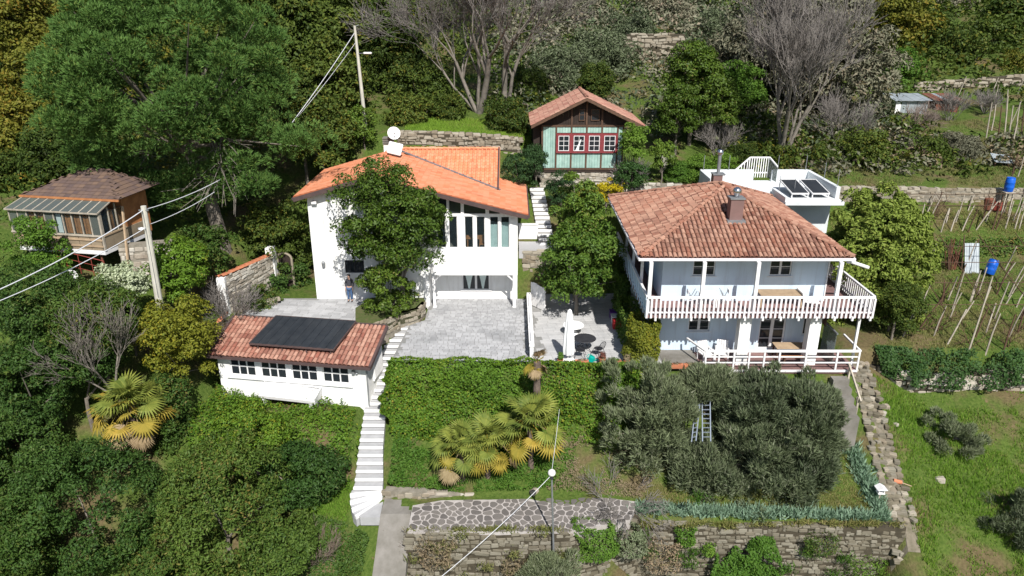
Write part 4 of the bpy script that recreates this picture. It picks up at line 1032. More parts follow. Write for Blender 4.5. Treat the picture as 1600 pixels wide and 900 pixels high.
# balcony: slab, beams, rails, balusters, posts
bz = 2.98
bl = MB().box(6.95,18.72,35.15,hy0-.002,bz-.14,bz).box(6.95,hx0-.002,hy0,46.8,bz-.14,bz).box(hx1+.002,18.72,hy0,43.0,bz-.14,bz).build('balcony_floor', DECKW, H2)
for k in range(13): boxo('joist_end', 7.4+k*.93, 7.5+k*.93, 35.02, 35.148, bz-.26, bz-.05, WPAINT, bl)
def railing(parent, a, b, z0, z1, step, bw, name='railing', mat=PINKW, low=0.18, ends=True):
    a, b = Vector(a), Vector(b); d = (b-a); L = d.length; u = d/L
    up = Vector((0,0,1))
    r = MB().bar(a+up*z1, b+up*z1, .12, .1).build(name, WPAINT, parent)
    MB().bar(a+up*(z0+low), b+up*(z0+low), .05, .07).build('lower_rail', mat, r)
    n = max(1, round(L/step)); side = Vector((u.y,-u.x,0))
    me = MB().box(-bw/2,bw/2,-.02,.02,0,z1-z0+.05).mesh('baluster'); me.materials.append(mat)
    ang = math.atan2(u.y, u.x)
    inv = world_of(r).inverted()
    for i in range(n+1):
        o = bpy.data.objects.new('baluster', me); COL.objects.link(o); o.parent = r; o.matrix_parent_inverse = inv
        p = a+u*(L*i/n)+side*.055
        o.matrix_basis = Matrix.Translation((p.x,p.y,z0-.12)) @ Matrix.Rotation(ang,4,'Z')
    return r
railing(H2, (6.98,35.12,0), (18.7,35.12,0), bz, 4.0, .232, .10, 'front_railing')
railing(H2, (18.7,35.2,0), (18.7,42.9,0), bz, 4.0, .232, .10, 'right_railing')
lr = railing(H2, (6.98,46.7,0), (6.98,35.2,0), bz, 4.0, .60, .09, 'left_railing', STUCCO_B)  # the blue shade on this side is put into the rail and panel colour
boxo('panel', 6.99, 7.03, 35.3, 46.6, bz-.05, 3.92, STUCCO_B, lr)
for x in (7.08,9.8,12.55,16.75):
    boxo('balcony_post', x-.09, x+.09, 35.22, 35.4, bz, ez-.16, WPAINT, H2)
for y in (38.0,40.8,43.6): boxo('balcony_post', 7.06, 7.2, y-.07, y+.07, bz, ez-.16, WPAINT, H2)
# dark glazed corner screen on the balcony, drain pipe sticking out at the roof corner
s = boxo('wind_screen', 16.955, 17.0, 37.2, 38.8, bz, 5.7, PANE_G, H2); boxo('screen_frame', 16.95, 17.01, 37.14, 37.198, bz, 5.75, WPAINT, s)
MB().tube([(17.2,35.6,5.78),(17.6,36.0,5.62),(18.6,36.2,5.25)], .09, 8).build('drain_pipe', WPAINT, H2)
# lower deck
dk = MB().box(9.6,18.4,35.0,hy0-.002,-.32,-.14).build('deck', DECKW, H2)
for k in range(11): boxo('board', 9.6, 18.4, 35.02+k*.198, 35.02+k*.198+.185, -.138, -.11, DECKW, dk)
for x, w_ in ((12.35,.3),(16.05,.3)): boxo('column', x-w_, x+w_, 35.55, 36.1, -.12, bz-.16, STUCCO, H2)
boxo('thin_post', 18.15, 18.27, 35.3, 35.42, -.12, bz-.16, WPAINT, H2)
r = MB().bar((10.2,35.0,1.0),(18.4,35.0,1.0),.12,.1).build('deck_railing', WPAINT, H2)
for z in (.32,.66): MB().bar((10.2,35.0,z),(18.4,35.0,z),.05,.06).build('rail', WPAINT, r)
boxo('bottom_board', 10.2, 18.4, 34.95, 34.998, -.22, -.1, WPAINT, r)
for x in (10.25,10.95,11.75,12.55,13.35,14.15,15.55,17.2,18.35): boxo('post', x-.045, x+.045, 34.94, 34.995, -.12, .96, WPAINT, r)
MB().bar((18.4,35.0,1.0),(18.4,37.1,1.0),.1,.08).build('side_rail', WPAINT, r); MB().bar((10.2,35.0,1.0),(9.6,36.6,1.0),.1,.08).build('side_rail', WPAINT, r)
s = boxo('glass_screen', 17.25, 17.3, 35.6, 37.18, -.1, 1.7, PANE_G, H2); MB().bar((17.27,35.5,1.75),(17.27,37.2,1.75),.08,.08).build('screen_rail', GREYMET, s)
boxo('panel_fold', 16.96, 17.0, 36.4, 37.18, 1.8, 2.8, WOODB, s)
boxo('terrace_slab', 8.15, 10.1, 35.3, hy0-.02, -.3, .02, CONCRETE, H2)
# balcony and deck furniture
def table(name, x0,x1,y0,y1,z0,h,label,mat,lm=None,th=.05):
    e = empty(name, ((x0+x1)/2,(y0+y1)/2,z0), label, 'table')
    MB().box(x0,x1,y0,y1,z0+h-th,z0+h).build('tabletop', mat, e, bevel=.01)
    for sx in (x0+.08,x1-.08):
        for sy in (y0+.08,y1-.08): boxo('leg', sx-.035,sx+.035,sy-.035,sy+.035,z0,z0+h-th,lm or mat,e)
    return e
table('balcony_table', 13.15,15.45,36.1,37.0,bz,.76,'large beige table on the upper balcony',WOODP)
e = table('folding_table', 10.0,10.95,36.1,36.8,bz,.74,'small white folding table on the upper balcony',WPAINT)
for k, (x,y,l) in enumerate(((9.6,36.5,'left folding chair beside the small white balcony table'),(11.35,36.6,'right folding chair beside the small white balcony table'))):
    c = empty('folding_chair', (x,y,bz), l, 'chair')
    MB().hexa([(x-.2,y-.2,bz+.42),(x+.2,y-.2,bz+.42),(x+.2,y+.2,bz+.42),(x-.2,y+.2,bz+.42),(x-.2,y-.2,bz+.45),(x+.2,y-.2,bz+.45),(x+.2,y+.2,bz+.45),(x-.2,y+.2,bz+.45)]).build('seat', WPAINT, c)
    sg = -1 if k == 0 else 1
    MB().bar((x+sg*.2,y-.18,bz),(x-sg*.22,y-.18,bz+.9),.03).build('leg', GREYMET, c); MB().bar((x+sg*.2,y+.18,bz),(x-sg*.22,y+.18,bz+.9),.03).build('leg', GREYMET, c)
    MB().bar((x-sg*.2,y,bz),(x+sg*.22,y,bz+.9),.03).build('brace', GREYMET, c); MB().bar((x+sg*.22,y-.2,bz+.8),(x+sg*.22,y+.2,bz+.8),.04,.2).build('backrest', WPAINT, c)
e = empty('sun_lounger', (15.9,36.5,bz), 'folded white lounger at the right end of the balcony', 'lounger')
MB().hexa([(15.6,36.0,bz+.35),(16.3,36.0,bz+.3),(16.3,36.9,bz+.3),(15.6,36.9,bz+.35),(15.6,36.0,bz+.42),(16.3,36.0,bz+.37),(16.3,36.9,bz+.37),(15.6,36.9,bz+.42)]).build('seat', WPAINT, e)
for x in (15.65,16.2):
    for y in (36.05,36.85): boxo('leg', x,x+.04,y-.02,y+.02,bz,bz+.3,GREYMET,e)
MB().hexa([(15.45,36.0,bz+.4),(15.62,36.0,bz+.36),(15.62,36.9,bz+.36),(15.45,36.9,bz+.4),(15.3,36.0,bz+.9),(15.36,36.0,bz+.9),(15.36,36.9,bz+.9),(15.3,36.9,bz+.9)]).build('backrest', FABRIC, e)
table('deck_table', 14.4,16.5,36.1,36.9,-.11,.74,'long brown wooden table on the lower deck',WOODP,WOODB)
b = empty('deck_bench', (15.3,35.6,-.11), 'brown wooden bench behind the lower deck railing', 'bench')
boxo('seat', 14.5,16.4,35.55,35.8,.3,.35,WOODO,b)
for x in (14.7,16.2): boxo('leg', x-.04,x+.04,35.58,35.78,-.11,.3,WOODB,b)
def lounge(x, y, label, ang):
    c = empty('lounge_chair', (x,y,-.11), label, 'chair'); T = Matrix.Translation((x,y,-.11)) @ Matrix.Rotation(ang,4,'Z')
    for k in range(6): boxo('slat', -.3,.3,-.3+k*.1,-.3+k*.1+.085,.36,.39,WPAINT,c,T)
    for k in range(5): MB(T).hexa([(-.3+k*.125,.3,.38),(-.2+k*.125,.3,.38),(-.2+k*.125,.34,.38),(-.3+k*.125,.34,.38),(-.3+k*.125,.45,.95),(-.2+k*.125,.45,.95),(-.2+k*.125,.49,.95),(-.3+k*.125,.49,.95)]).build('back_slat', WPAINT, c)
    for sx in (-.33,.33):
        boxo('arm', sx-.04,sx+.04,-.3,.4,.58,.62,WPAINT,c,T)
        for sy in (-.28,.3): boxo('leg', sx-.03,sx+.03,sy-.03,sy+.03,0,.58,WPAINT,c,T)
lounge(10.6,36.2,'white slatted armchair left on the lower deck',R(20)); lounge(11.5,36.3,'white slatted armchair beside the thick deck column',R(-15))
c = empty('fire_pit_bowl', (17.3,34.55,-.5), 'small red ceramic bowl below the deck corner', 'bowl'); MB().lathe([(.08,0),(.2,.1),(.22,.14),(.18,.12),(.02,.06)], PZ(1311,584,-.45), 12).build('bowl', TERRA, c)

# ================================================================== flat white roof terrace behind the house
W2 = empty('roof_terrace', (17,49,2), 'flat white roof terrace with parapet behind the terracotta roof', 'outbuilding')
MB().prism([(17.75,47.6,1.0),(21.2,47.6,1.0),(21.2,52.3,1.0),(13.6,52.3,1.0),(13.6,49.0,1.0),(17.75,49.0,1.0)], (0,0,5.0)).build('block', MEMBR, W2)
MB().prism([(17.6,46.1,6.002),(21.4,46.1,6.002),(21.4,52.4,6.002),(13.5,52.4,6.002),(13.5,48.9,6.002),(17.6,48.9,6.002)], (0,0,.22)).build('deck', MEMBR, W2)
boxo('parapet', 13.5,17.3,52.0,52.3,6.224,7.05,MEMBR,W2); boxo('parapet', 18.6,21.2,52.0,52.3,6.224,7.05,MEMBR,W2)
boxo('parapet', 21.15,21.4,47.0,52.4,6.224,7.0,MEMBR,W2); boxo('parapet', 13.45,13.7,49.2,52.0,6.224,7.05,MEMBR,W2)
boxo('kerb', 17.6,17.8,46.2,48.8,6.224,6.5,MEMBR,W2)
for i, (x, y) in enumerate(((13.7,52.1),(15.5,52.1),(19.0,52.1),(21.0,52.1),(21.3,49.5),(21.3,47.3),(18.0,48.6),(18.8,48.0))):
    MB().tube([(x,y,7.0 if i < 6 else 6.2),(x,y,8.1 if i < 6 else 7.4)],.025,5).build('rod', GREYMET, W2)
for i in range(2):
    x = 18.35+i*1.35
    s = empty('roof_collector', (x,48.2,6.22), ['left black solar collector on the white roof terrace','right black solar collector on the white roof terrace'][i], 'solar panel', )
    MB().hexa([(x,47.1,6.5),(x+1.05,47.1,6.5),(x+1.05,49.6,6.85),(x,49.6,6.85),(x,47.1,6.56),(x+1.05,47.1,6.56),(x+1.05,49.6,6.91),(x,49.6,6.91)]).build('absorber', SOLAR, s)
    MB().bar((x-.03,47.1,6.54),(x-.03,49.6,6.89),.05,.09).bar((x+1.08,47.1,6.54),(x+1.08,49.6,6.89),.05,.09).bar((x-.03,47.07,6.54),(x+1.08,47.07,6.54),.05,.09).bar((x-.03,49.63,6.89),(x+1.08,49.63,6.89),.05,.09).build('frame', WPAINT, s)
    for sx in (x,x+1.05):
        for sy,zt in ((47.15,6.5),(49.55,6.85)): boxo('leg', sx-.03,sx+.03,sy-.03,sy+.03,6.22,zt,WPAINT,s)
# white railing of the steps up to that terrace
sr = empty('step_railing', (17.6,52.6,6.3), 'white railing around the steps at the back of the roof terrace', 'railing')
MB().bar((17.1,52.6,7.85),(18.5,52.6,7.85),.08,.1).build('rail', WPAINT, sr); MB().bar((17.1,52.6,6.75),(18.5,52.6,6.75),.06,.08).build('rail', WPAINT, sr)
MB().bar((17.1,52.6,7.85),(16.1,52.6,6.9),.08,.1).build('sloping_rail', WPAINT, sr)
for k in range(9): boxo('baluster', 17.1+k*.17-.03,17.1+k*.17+.03,52.58,52.62,6.4,7.8,WPAINT,sr)
for k in range(4): boxo('baluster', 16.35+k*.2-.03,16.35+k*.2+.03,52.58,52.62,6.3,7.1+k*.19,WPAINT,sr)
MB().bar((18.5,52.6,7.85),(18.75,51.5,7.4),.08,.1).build('sloping_rail', WPAINT, sr); MB().hexa([(18.5,52.55,6.4),(18.53,52.55,6.4),(18.78,51.5,6.3),(18.75,51.5,6.3),(18.5,52.55,7.7),(18.53,52.55,7.7),(18.78,51.5,7.25),(18.75,51.5,7.25)]).build('glass_panel', PANE_G, sr)

# ================================================================== the chalet
C = empty('chalet', (5.1,53,5.6), 'small timber chalet with mint boards and red windows on a stone base', 'chalet')
cx0, cx1, cy0, cy1, cb, ce, cap_ = 2.12, 8.0, 53.0, 58.0, 7.0, 9.95, 12.05
cxm = 5.2
rz3 = lambda x: cap_-abs(x-cxm)*(cap_-10.1)/(9.3-cxm) if x > cxm else cap_-abs(x-cxm)*(cap_-10.15)/(cxm-1.35)
stone_wall('chalet_base', (cx0,52.95), (cx1+.2,52.95), 4.9, 6.72, 0.5, STONE_W, '', MORTAR, (0.16,0.28), (0.25,0.6), 150, seed=61, parent=C)
boxo('base_beam', cx0-.05, cx1+.05, 52.88, 53.1, 6.72, 7.0, BLACKW, C)
boxo('sill_beam', cx0-.12, cx1+.12, 52.84, 52.878, 6.9, 7.02, WOODB, C)
boxo('dark_core', cx0, cx1, 53.12, cy1, 6.0, 10.0, BLACKW, C)
# upper gable boarding
gx = np.arange(cx0-.3, cx1+.5, .2)
for x in gx:
    zt = min(rz3(x), rz3(x+.2))-.2
    if zt > 10.02: boxo('gable_board', x+.004, x+.196, 53.0+.02*(int(x*5)%2), 53.1, 10.02, zt, BLACKW, C)
for (a,b) in ((4.75,5.05),(5.6,6.1)):
    w = window(C, a-.0, b+.12, 10.4, 11.2, 52.93, 1, 2, WOODB, fw=.05, mun=.04, sill=False, name='gable_window')
# posts and mint panels
posts = [2.2,3.02,3.12,4.32,5.2,6.4,7.58,7.9]
xs_ = [3.16,4.25,5.34,6.43,7.55]
for x in xs_+[2.16,7.95]: boxo('post', x-.06, x+.06, 52.88, 53.0, 7.02, 10.0, WOODB, C)
boxo('cross_beam', cx0, cx1, 52.87, 52.995, 9.98, 10.1, WOODB, C)
for x in (4.25,5.3,6.4): boxo('gable_post', x-.06,x+.06,52.9,53.0,10.1,rz3(x)-.2,WOODB,C)
def boards(x0,x1,z0,z1,n):
    for k in range(n):
        w = (x1-x0)/n; boxo('board', x0+k*w+.006, x0+(k+1)*w-.006, 52.93+.008*(k%2), 53.05, z0, z1, MINT, C)
boards(2.23,3.1,7.03,9.96,5)
for i in range(4):
    boards(xs_[i]+.06, xs_[i+1]-.06, 7.03, 8.1, 5); boards(xs_[i]+.06, xs_[i+1]-.06, 9.55, 9.96, 5)
    window(C, xs_[i]+.0, xs_[i+1]-.0, 8.12, 9.52, 52.80, 1, 1, REDP, fw=.15, pane=PANE, sill=False, name='window', depth=.07)
    window(C, xs_[i]+.16, xs_[i+1]-.16, 8.28, 9.36, 52.78, 2, 3, WPAINT, fw=.04, mun=.03, pane=PANE, sill=False, name='casement', depth=.045)
boards(7.61,7.9,7.03,9.96,2)
MB().hexa([(4.55,52.79,8.32),(4.75,52.79,8.32),(4.75,52.8,8.32),(4.55,52.8,8.32),(4.9,52.79,9.1),(4.95,52.79,9.1),(4.95,52.8,9.1),(4.9,52.8,9.1)]).build('white_drape', FABRIC, C)
# roof
yf, yb3 = 52.25, 58.5
m = MB()
for xa, xb in ((1.35,cxm),(cxm,9.3)):
    m.hexa([(xa,yf,rz3(xa)-.14),(xb,yf,rz3(xb)-.14),(xb,yb3,rz3(xb)-.14),(xa,yb3,rz3(xa)-.14),(xa,yf,rz3(xa)),(xb,yf,rz3(xb)),(xb,yb3,rz3(xb)),(xa,yb3,rz3(xa))])
r3 = m.build('roof', COPPO_D, C)
pl = roof_placements([(1.35,yf,rz3(1.35)),(cxm,yf,cap_),(cxm,yb3,cap_),(1.35,yb3,rz3(1.35))],(1.35,yb3,rz3(1.35)),(1.35,yf,rz3(1.35)),.24,.38,.01,lift=.01)
pl += roof_placements([(cxm,yf,cap_),(9.3,yf,rz3(9.3)),(9.3,yb3,rz3(9.3)),(cxm,yb3,cap_)],(9.3,yf,rz3(9.3)),(9.3,yb3,rz3(9.3)),.24,.38,.01,lift=.01)
place_pieces('tile', fresh([coppo_template(0.23,0.46,0.82,5,0.075)], CHALT), near_first(pl), CHALT, r3, 120, 'tile_field')
place_pieces('ridge_tile', fresh(HT, CHALT), ridge_run((cxm,yf,cap_+.05),(cxm,yb3,cap_+.05),.38), CHALT, r3, 40)
m = MB()
for xa, xb in ((1.35,cxm),(cxm,9.3)):
    m.hexa([(xa,yf-.04,rz3(xa)-.2),(xb,yf-.04,rz3(xb)-.2),(xb,yf-.002,rz3(xb)-.2),(xa,yf-.002,rz3(xa)-.2),(xa,yf-.04,rz3(xa)+.01),(xb,yf-.04,rz3(xb)+.01),(xb,yf-.002,rz3(xb)+.01),(xa,yf-.002,rz3(xa)+.01)])
m.build('barge_board', WOODB, r3)
boxo('left_lean_to', 1.55, cx0-.002, 53.3, 57.5, 5.6, 10.0, BLACKW, C)
# stone steps right of the chalet
us = empty('stone_steps', (11.9,52,5.4), 'mossy grey stone steps climbing right of the chalet', 'stairs')
for i in range(9):
    t = i/8; boxo('step', 11.3+.12*t, 12.35+.12*t, 51.3+4.6*t, 51.3+4.6*t+.62, 5.0+.2*i, 5.5+.22*i, surf('mossy_step',(0.27,0.26,0.22),(0.17,0.18,0.11),2,.95,.4) if i == 0 else MATS['mossy_step'], us)

# ================================================================== the wooden cabin with the glazed veranda
K = empty('wooden_cabin', (-25,39.5,4), 'brown wooden cabin with glazed veranda among the trees', 'cabin')
TK = Matrix.Translation((-28.4,40.12,0)) @ Matrix.Rotation(R(-10.6),4,'Z')
kw, kd = 5.75, 3.4
boxo('floor_slab', .3, kw+.05, -.05, kd+.6, 5.0, 5.22, WPAINT, K, TK)
for k in range(8): boxo('wall_panel', k*.71+.02, k*.71+.69, .0, .06, 5.24, 6.02, surf('beige_panel',(0.30,0.235,0.16),(0.24,0.19,0.13),2,.85) if k==0 else MATS['beige_panel'], K, TK)
for z in (5.42,5.78): boxo('batten', .1, kw, -.05, -.002, z, z+.09, WOODP, K, TK)
boxo('window_sill', 0, kw+.05, -.06, .12, 6.02, 6.1, WOODG, K, TK)
cur = [0,0,1,1,0,2,1,1,1,0]
for k in range(10):
    x0 = .02+k*.572
    w = MB(TK).box(x0,x0+.06,.0,.08,6.1,7.36).box(x0+.06,x0+.572,.0,.08,7.28,7.36).build('veranda_window', WOODG, K)
    boxo('pane', x0+.062, x0+.57, .03, .045, 6.1, 7.28, PANE_C if cur[k] else PANE_G, w, TK)
    if cur[k] == 1:
        for q in range(4): boxo('curtain', x0+.08+q*.12, x0+.08+q*.12+.11, .12+.03*(q%2), .15+.03*(q%2), 6.12, 7.2, WOODO, w, TK)
    elif cur[k] == 2: boxo('curtain', x0+.1, x0+.4, .12, .15, 6.12, 7.2, FABRIC, w, TK)
boxo('corner_post', kw-.02, kw+.08, -.02, .1, 5.22, 7.4, WOODG, K, TK)
for k in range(3):
    y0 = .12+k*.6
    w = MB(TK).box(kw-.0,kw+.07,y0,y0+.06,6.1,7.4+.12*k).build('side_window', WOODG, K); boxo('pane', kw+.02,kw+.035,y0+.06,y0+.6,6.1,7.36,PANE_C,w,TK)
    if k: boxo('curtain', kw-.08,kw-.05,y0+.08,y0+.58,6.12,7.3,WOODO,w,TK)
boxo('side_panel', kw+.0,kw+.06,.1,kd,5.24,6.02,MATS['beige_panel'],K,TK); boxo('side_sill',kw-.02,kw+.1,.1,2.0,6.02,6.1,WOODP,K,TK)
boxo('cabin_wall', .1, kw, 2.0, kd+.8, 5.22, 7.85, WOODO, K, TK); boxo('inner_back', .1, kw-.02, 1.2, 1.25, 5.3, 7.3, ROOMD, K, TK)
gr = MB(TK)
for k in range(11): gr.bar((.0+k*.585,-.12,7.40),(.35+k*.56,1.0,7.86),.05,.06)
gr.bar((-.05,-.12,7.38),(kw+.1,-.12,7.38),.06,.08); g_ = gr.build('veranda_roof', WOODG, K)
for k in range(10):
    a0, a1, b0, b1 = .0+k*.585+.03, .585+k*.585-.03, .35+k*.56+.03, .91+k*.56-.03
    MB(TK).hexa([(a0,-.12,7.40),(a1,-.12,7.40),(b1,1.0,7.86),(b0,1.0,7.86),(a0,-.12,7.415),(a1,-.12,7.415),(b1,1.0,7.875),(b0,1.0,7.875)]).build('roof_pane', PANE_G, g_)
kr = [(.2,.95,7.92),(6.45,.95,7.92),(6.3,4.9,7.95),(.6,4.9,7.95)]; ktop = [(2.6,3.3,9.0),(4.3,3.3,9.0)]
rk = MB(TK).add(kr+ktop,[(0,1,5,4),(1,2,5),(2,3,4,5),(3,0,4),(3,2,1,0)]).build('roof', SHINGLE, K)
FT = [flat_template(.34,.36)]
pl = roof_placements([kr[0],kr[1],ktop[1],ktop[0]],kr[0],kr[1],.34,.30,.004,TK,.012)+roof_placements([kr[1],kr[2],ktop[1]],kr[1],kr[2],.34,.30,.004,TK,.012)+roof_placements([kr[3],kr[0],ktop[0]],kr[3],kr[0],.34,.30,.004,TK,.012)
place_pieces('shingle', fresh(FT, SHINGLE), near_first(pl), SHINGLE, rk, 200, 'shingle_field')
boxo('eave_board', .15, 6.5, .86, .94, 7.84, 7.95, WOODO, rk, TK)
for x in (5.3,): MB(TK).tube([(x,.2,3.4),(x,.2,5.0)],.06,6).build('stilt', RUST, K)
MB(TK).bar((kw+.75,.6,3.6),(kw+.35,1.6,7.4),.1).build('leaning_plank', WOODP, K)
pa = TK @ Vector((kw+.15,.9,0)); pb = TK @ Vector((kw+2.6,2.3,0))
stone_wall('cabin_wall', (pa.x,pa.y), (pb.x,pb.y), 3.4, lambda t: 5.3, .5, STONE_W, 'rough stone wall beside the wooden cabin', MORTAR, (.2,.34), (.3,.6), 60, seed=70)
# red railing and small white dish below the cabin
rr = empty('red_railing', (-24,38.2,3), 'thin rusty red railing below the wooden cabin', 'railing')
a, b = PY(80,388,38.4), PY(162,408,38.0)
MB().tube([a,b],.025,5).build('top_rail', RUSTR, rr)
for k in range(5):
    p = a+(b-a)*k/4; MB().tube([p, Vector((p.x,p.y,p.z-1.1))],.02,5).build('post', RUSTR, rr)
for k in (1,2): MB().tube([a-Vector((0,0,.4*k)),b-Vector((0,0,.4*k))],.015,5).build('rail', RUSTR, rr)
p = PY(113,432,36.5); dish('small_dish', (p.x,p.y,p.z), .33, (.1,-1,.35), 'small round white satellite dish left of the concrete pole', mast=Vector((p.x-.2,p.y+.3,p.z-1.4)))

# ================================================================== stone gate wall left of the annex
gw = stone_wall('gate_wall', (-17.0,41.0), (-15.5,45.6), .2, lambda t: 3.05-0.25*t, .45, STONE_W, 'whitish stone wall with terracotta coping left of the upper patio', MORTAR, (.14,.26), (.25,.55), 180, seed=71)
boxo('pillar', -17.5,-17.0,40.7,41.1,-.3,3.0,STUCCO,gw)
boxo('pillar', -16.0,-15.5,45.3,45.9,1.0,3.35,STUCCO,gw)
place_pieces('coping_tile', fresh([coppo_template(.32,.44,.85,5,.1)], TERRA), ridge_run((-17.2,40.8,3.08),(-15.7,45.5,2.85),.36), TERRA, gw, 40)
place_pieces('coping_tile', fresh([coppo_template(.22,.44,.85,5,.08)], TERRA), ridge_run((-17.42,40.75,3.05),(-15.95,45.5,2.82),.36), TERRA, gw, 40)
lwl = empty('sloping_wall', (-17.6,39.6,-.5), 'low sloping white wall with terracotta coping left of the annex roof', 'wall')
MB().hexa([(-18.2,38.6,-2),(-17.85,38.5,-2),(-17.05,40.7,-2),(-17.4,40.8,-2),(-18.2,38.6,-.35),(-17.85,38.5,-.35),(-17.05,40.7,.75),(-17.4,40.8,.75)]).build('wall', STUCCO, lwl)
place_pieces('coping_tile', fresh([coppo_template(.36,.44,.85,5,.1)], TERRA), ridge_run((-18.0,38.5,-.33),(-17.2,40.7,.78),.3), TERRA, lwl, 30)
gd = empty('arched_door', (-15.2,46.1,.6), 'dark arched wooden door in the stone gate wall', 'door')
TD = Matrix.Translation((-15.45,46.0,.55)) @ Matrix.Rotation(R(-18),4,'Z')
for k in range(5): boxo('plank', k*.19,k*.19+.18,0,.06,0,1.95+.28*math.sin(math.pi*(k+.5)/5),BLACKW,gd,TD)
MB(TD).tube([(-.06,.03,0),(-.06,.03,1.95)]+[(.475-.535*math.cos(math.pi*q/8),.03,1.95+.34*math.sin(math.pi*q/8)) for q in range(1,8)]+[(1.01,.03,1.95),(1.01,.03,0)],.08,6).build('door_frame', STONE, gd)
stone_wall('low_stone_wall', (-16.7,41.2), (-14.6,42.4), .4, lambda t: .85+.25*t, .35, STONE, 'low stone kerb holding the round shrub beside the upper patio', MORTAR, (.16,.26), (.25,.5), 50, seed=72)

# ================================================================== poles, lamps, cables
def catenary(a, b, sag, n=14):
    a, b = Vector(a), Vector(b); return [a+(b-a)*(i/n)-Vector((0,0,sag*4*(i/n)*(1-i/n))) for i in range(n+1)]
def cable(pts, r, label, mat=CABLE):
    o = MB().tube(pts, r, 5).build('overhead_cable', mat); tag(o, label, 'cable'); return o
pt, pb = PY(224,322,36.4), PY(247,462,36.4)
up = empty('utility_pole', (pb.x,pb.y,gz(pb.x,pb.y)), 'pale concrete utility pole in front of the pine', 'utility pole')
MB().tube([(pb.x+.02,pb.y,gz(pb.x,pb.y)-.5),(pb.x,pb.y,pb.z),pt],[.21,.19,.14],10).build('shaft', POLEC, up)
MB().tube([pt-Vector((0,.16,.25)),pt-Vector((0,.16,2.9)),pb-Vector((-.1,.2,0))],.018,5).build('ground_wire', GREYMET, up)
lp = pt+Vector((-.28,-.1,-1.15))
MB().lathe([(.02,.05),(.14,.03),(.16,-.03),(.1,-.07),(.01,-.08)], lp, 10).build('street_light', WPAINT, up); MB().tube([pt-Vector((0,0,1.05)), lp],.025,5).build('light_arm', GREYMET, up)
MB().bar(pt+Vector((-.25,-.05,-.2)),pt+Vector((.25,-.05,-.2)),.06).build('crossarm', GREYMET, up)
a = pt+Vector((0,-.1,-.18))
cable(catenary(PY(-60,478,26),a,.25), .028, 'thick pale cable rising from the left edge to the concrete pole')
cable(catenary(PY(-40,486,27),pt+Vector((0,-.1,-1.1)),.2), .022, 'thin lower cable rising from the left edge to the concrete pole')
cable(catenary(a,PY(345,280,44),.15), .025, 'pale cable running from the concrete pole into the pine')
cable(catenary(pt+Vector((0,-.1,-1.0)),PY(335,300,43),.15), .02, 'thin lower cable running from the concrete pole into the pine')
t2, b2 = PY(554,40,56.0), PY(569,178,56.0)
up = empty('street_lamp_pole', (b2.x,b2.y,gz(b2.x,b2.y)), 'tall pale pole with street lamp arm above the orange roof', 'street lamp')
MB().tube([(b2.x+.05,b2.y,gz(b2.x,b2.y)-.5),b2,t2],[.16,.14,.09],10).build('shaft', POLEC, up)
h = PY(570,83,55.6); MB().tube([t2+(b2-t2)*.31, h],.03,5).build('lamp_arm', GREYMET, up)
MB().box(h.x-.1,h.x+.5,h.y-.14,h.y+.14,h.z-.08,h.z+.07).build('lamp_head', WPAINT, up, bevel=.05)
MB().bar(t2+Vector((-.1,0,-.1)),t2+Vector((.3,0,.05)),.05).build('bracket', GREYMET, up)
cable(catenary(t2+Vector((-.05,0,-.5)),PY(456,192,46.5),.12), .024, 'pale cable sagging from the street lamp pole to the pine')
cable(catenary(t2+Vector((-.05,0,-1.2)),PY(459,190,46.8),.1), .014, 'thin second cable below the one from the street lamp pole')
lt, lb = PY(862,742,27.5), PY(865,868,27.5)
gl = empty('globe_lamp', (lb.x,lb.y,-9), 'slim grey garden lamp post with white globe in front', 'lamp post')
MB().tube([(lb.x,lb.y,-9.3),lb,lt],[.055,.05,.04],8).build('post', GREYMET, gl); MB().lathe([(.05,-.15),(.15,-.09),(.18,0),(.15,.1),(.08,.16),(.01,.18)], lt+Vector((0,0,.1)), 14).build('globe', WPAINT, gl, smooth=True)
MB().lathe([(.09,-.1),(.07,0),(.05,.05)], lt-Vector((0,0,.1)), 8).build('collar', DARKMET, gl)
cable(catenary(lt,PY(672,915,24),.2), .014, 'thin cable sagging from the globe lamp to the lower left')
cable(catenary(lt+Vector((0,0,.2)),PY(874,640,32),.1), .012, 'thin cable running from the globe lamp up to the hedge')

# ================================================================== garden patio furniture
u = empty('parasol', (3.05,35.85,0), 'closed white parasol standing on its round base', 'parasol')
MB().lathe([(.36,0),(.36,.06),(.3,.11),(.06,.14),(.05,.3)], (3.05,35.85,.012), 18).build('base', STUCCO, u)
MB().tube([(3.05,35.85,.1),(3.07,35.8,3.0)],.025,6).build('pole', GREYMET, u)
m = MB(); n = 16; prof = [(.29,.45),(.31,.8),(.27,1.5),(.21,2.2),(.15,2.75),(.11,2.95),(.03,3.05)]
for j,(r_,z_) in enumerate(prof):
    for k in range(n):
        rr_ = r_*(1.08 if k%2 else .86); t_ = 2*math.pi*k/n; m.v.append(Vector((3.055+rr_*math.cos(t_),35.83+rr_*math.sin(t_),z_)))
for j in range(len(prof)-1):
    for k in range(n): m.f.append((j*n+k,j*n+(k+1)%n,(j+1)*n+(k+1)%n,(j+1)*n+k))
m.f.append(tuple((len(prof)-1)*n+k for k in range(n))); m.f.append(tuple(reversed(range(n))))
m.build('canopy', FABRIC, u)
tt = empty('round_table', (4.05,37.2,0), 'round black metal garden table right of the parasol', 'table')
MB().lathe([(.02,.70),(.62,.70),(.64,.72),(.62,.74),(.02,.745)], (4.05,37.2,0), 24).build('tabletop', DARKMET, tt)
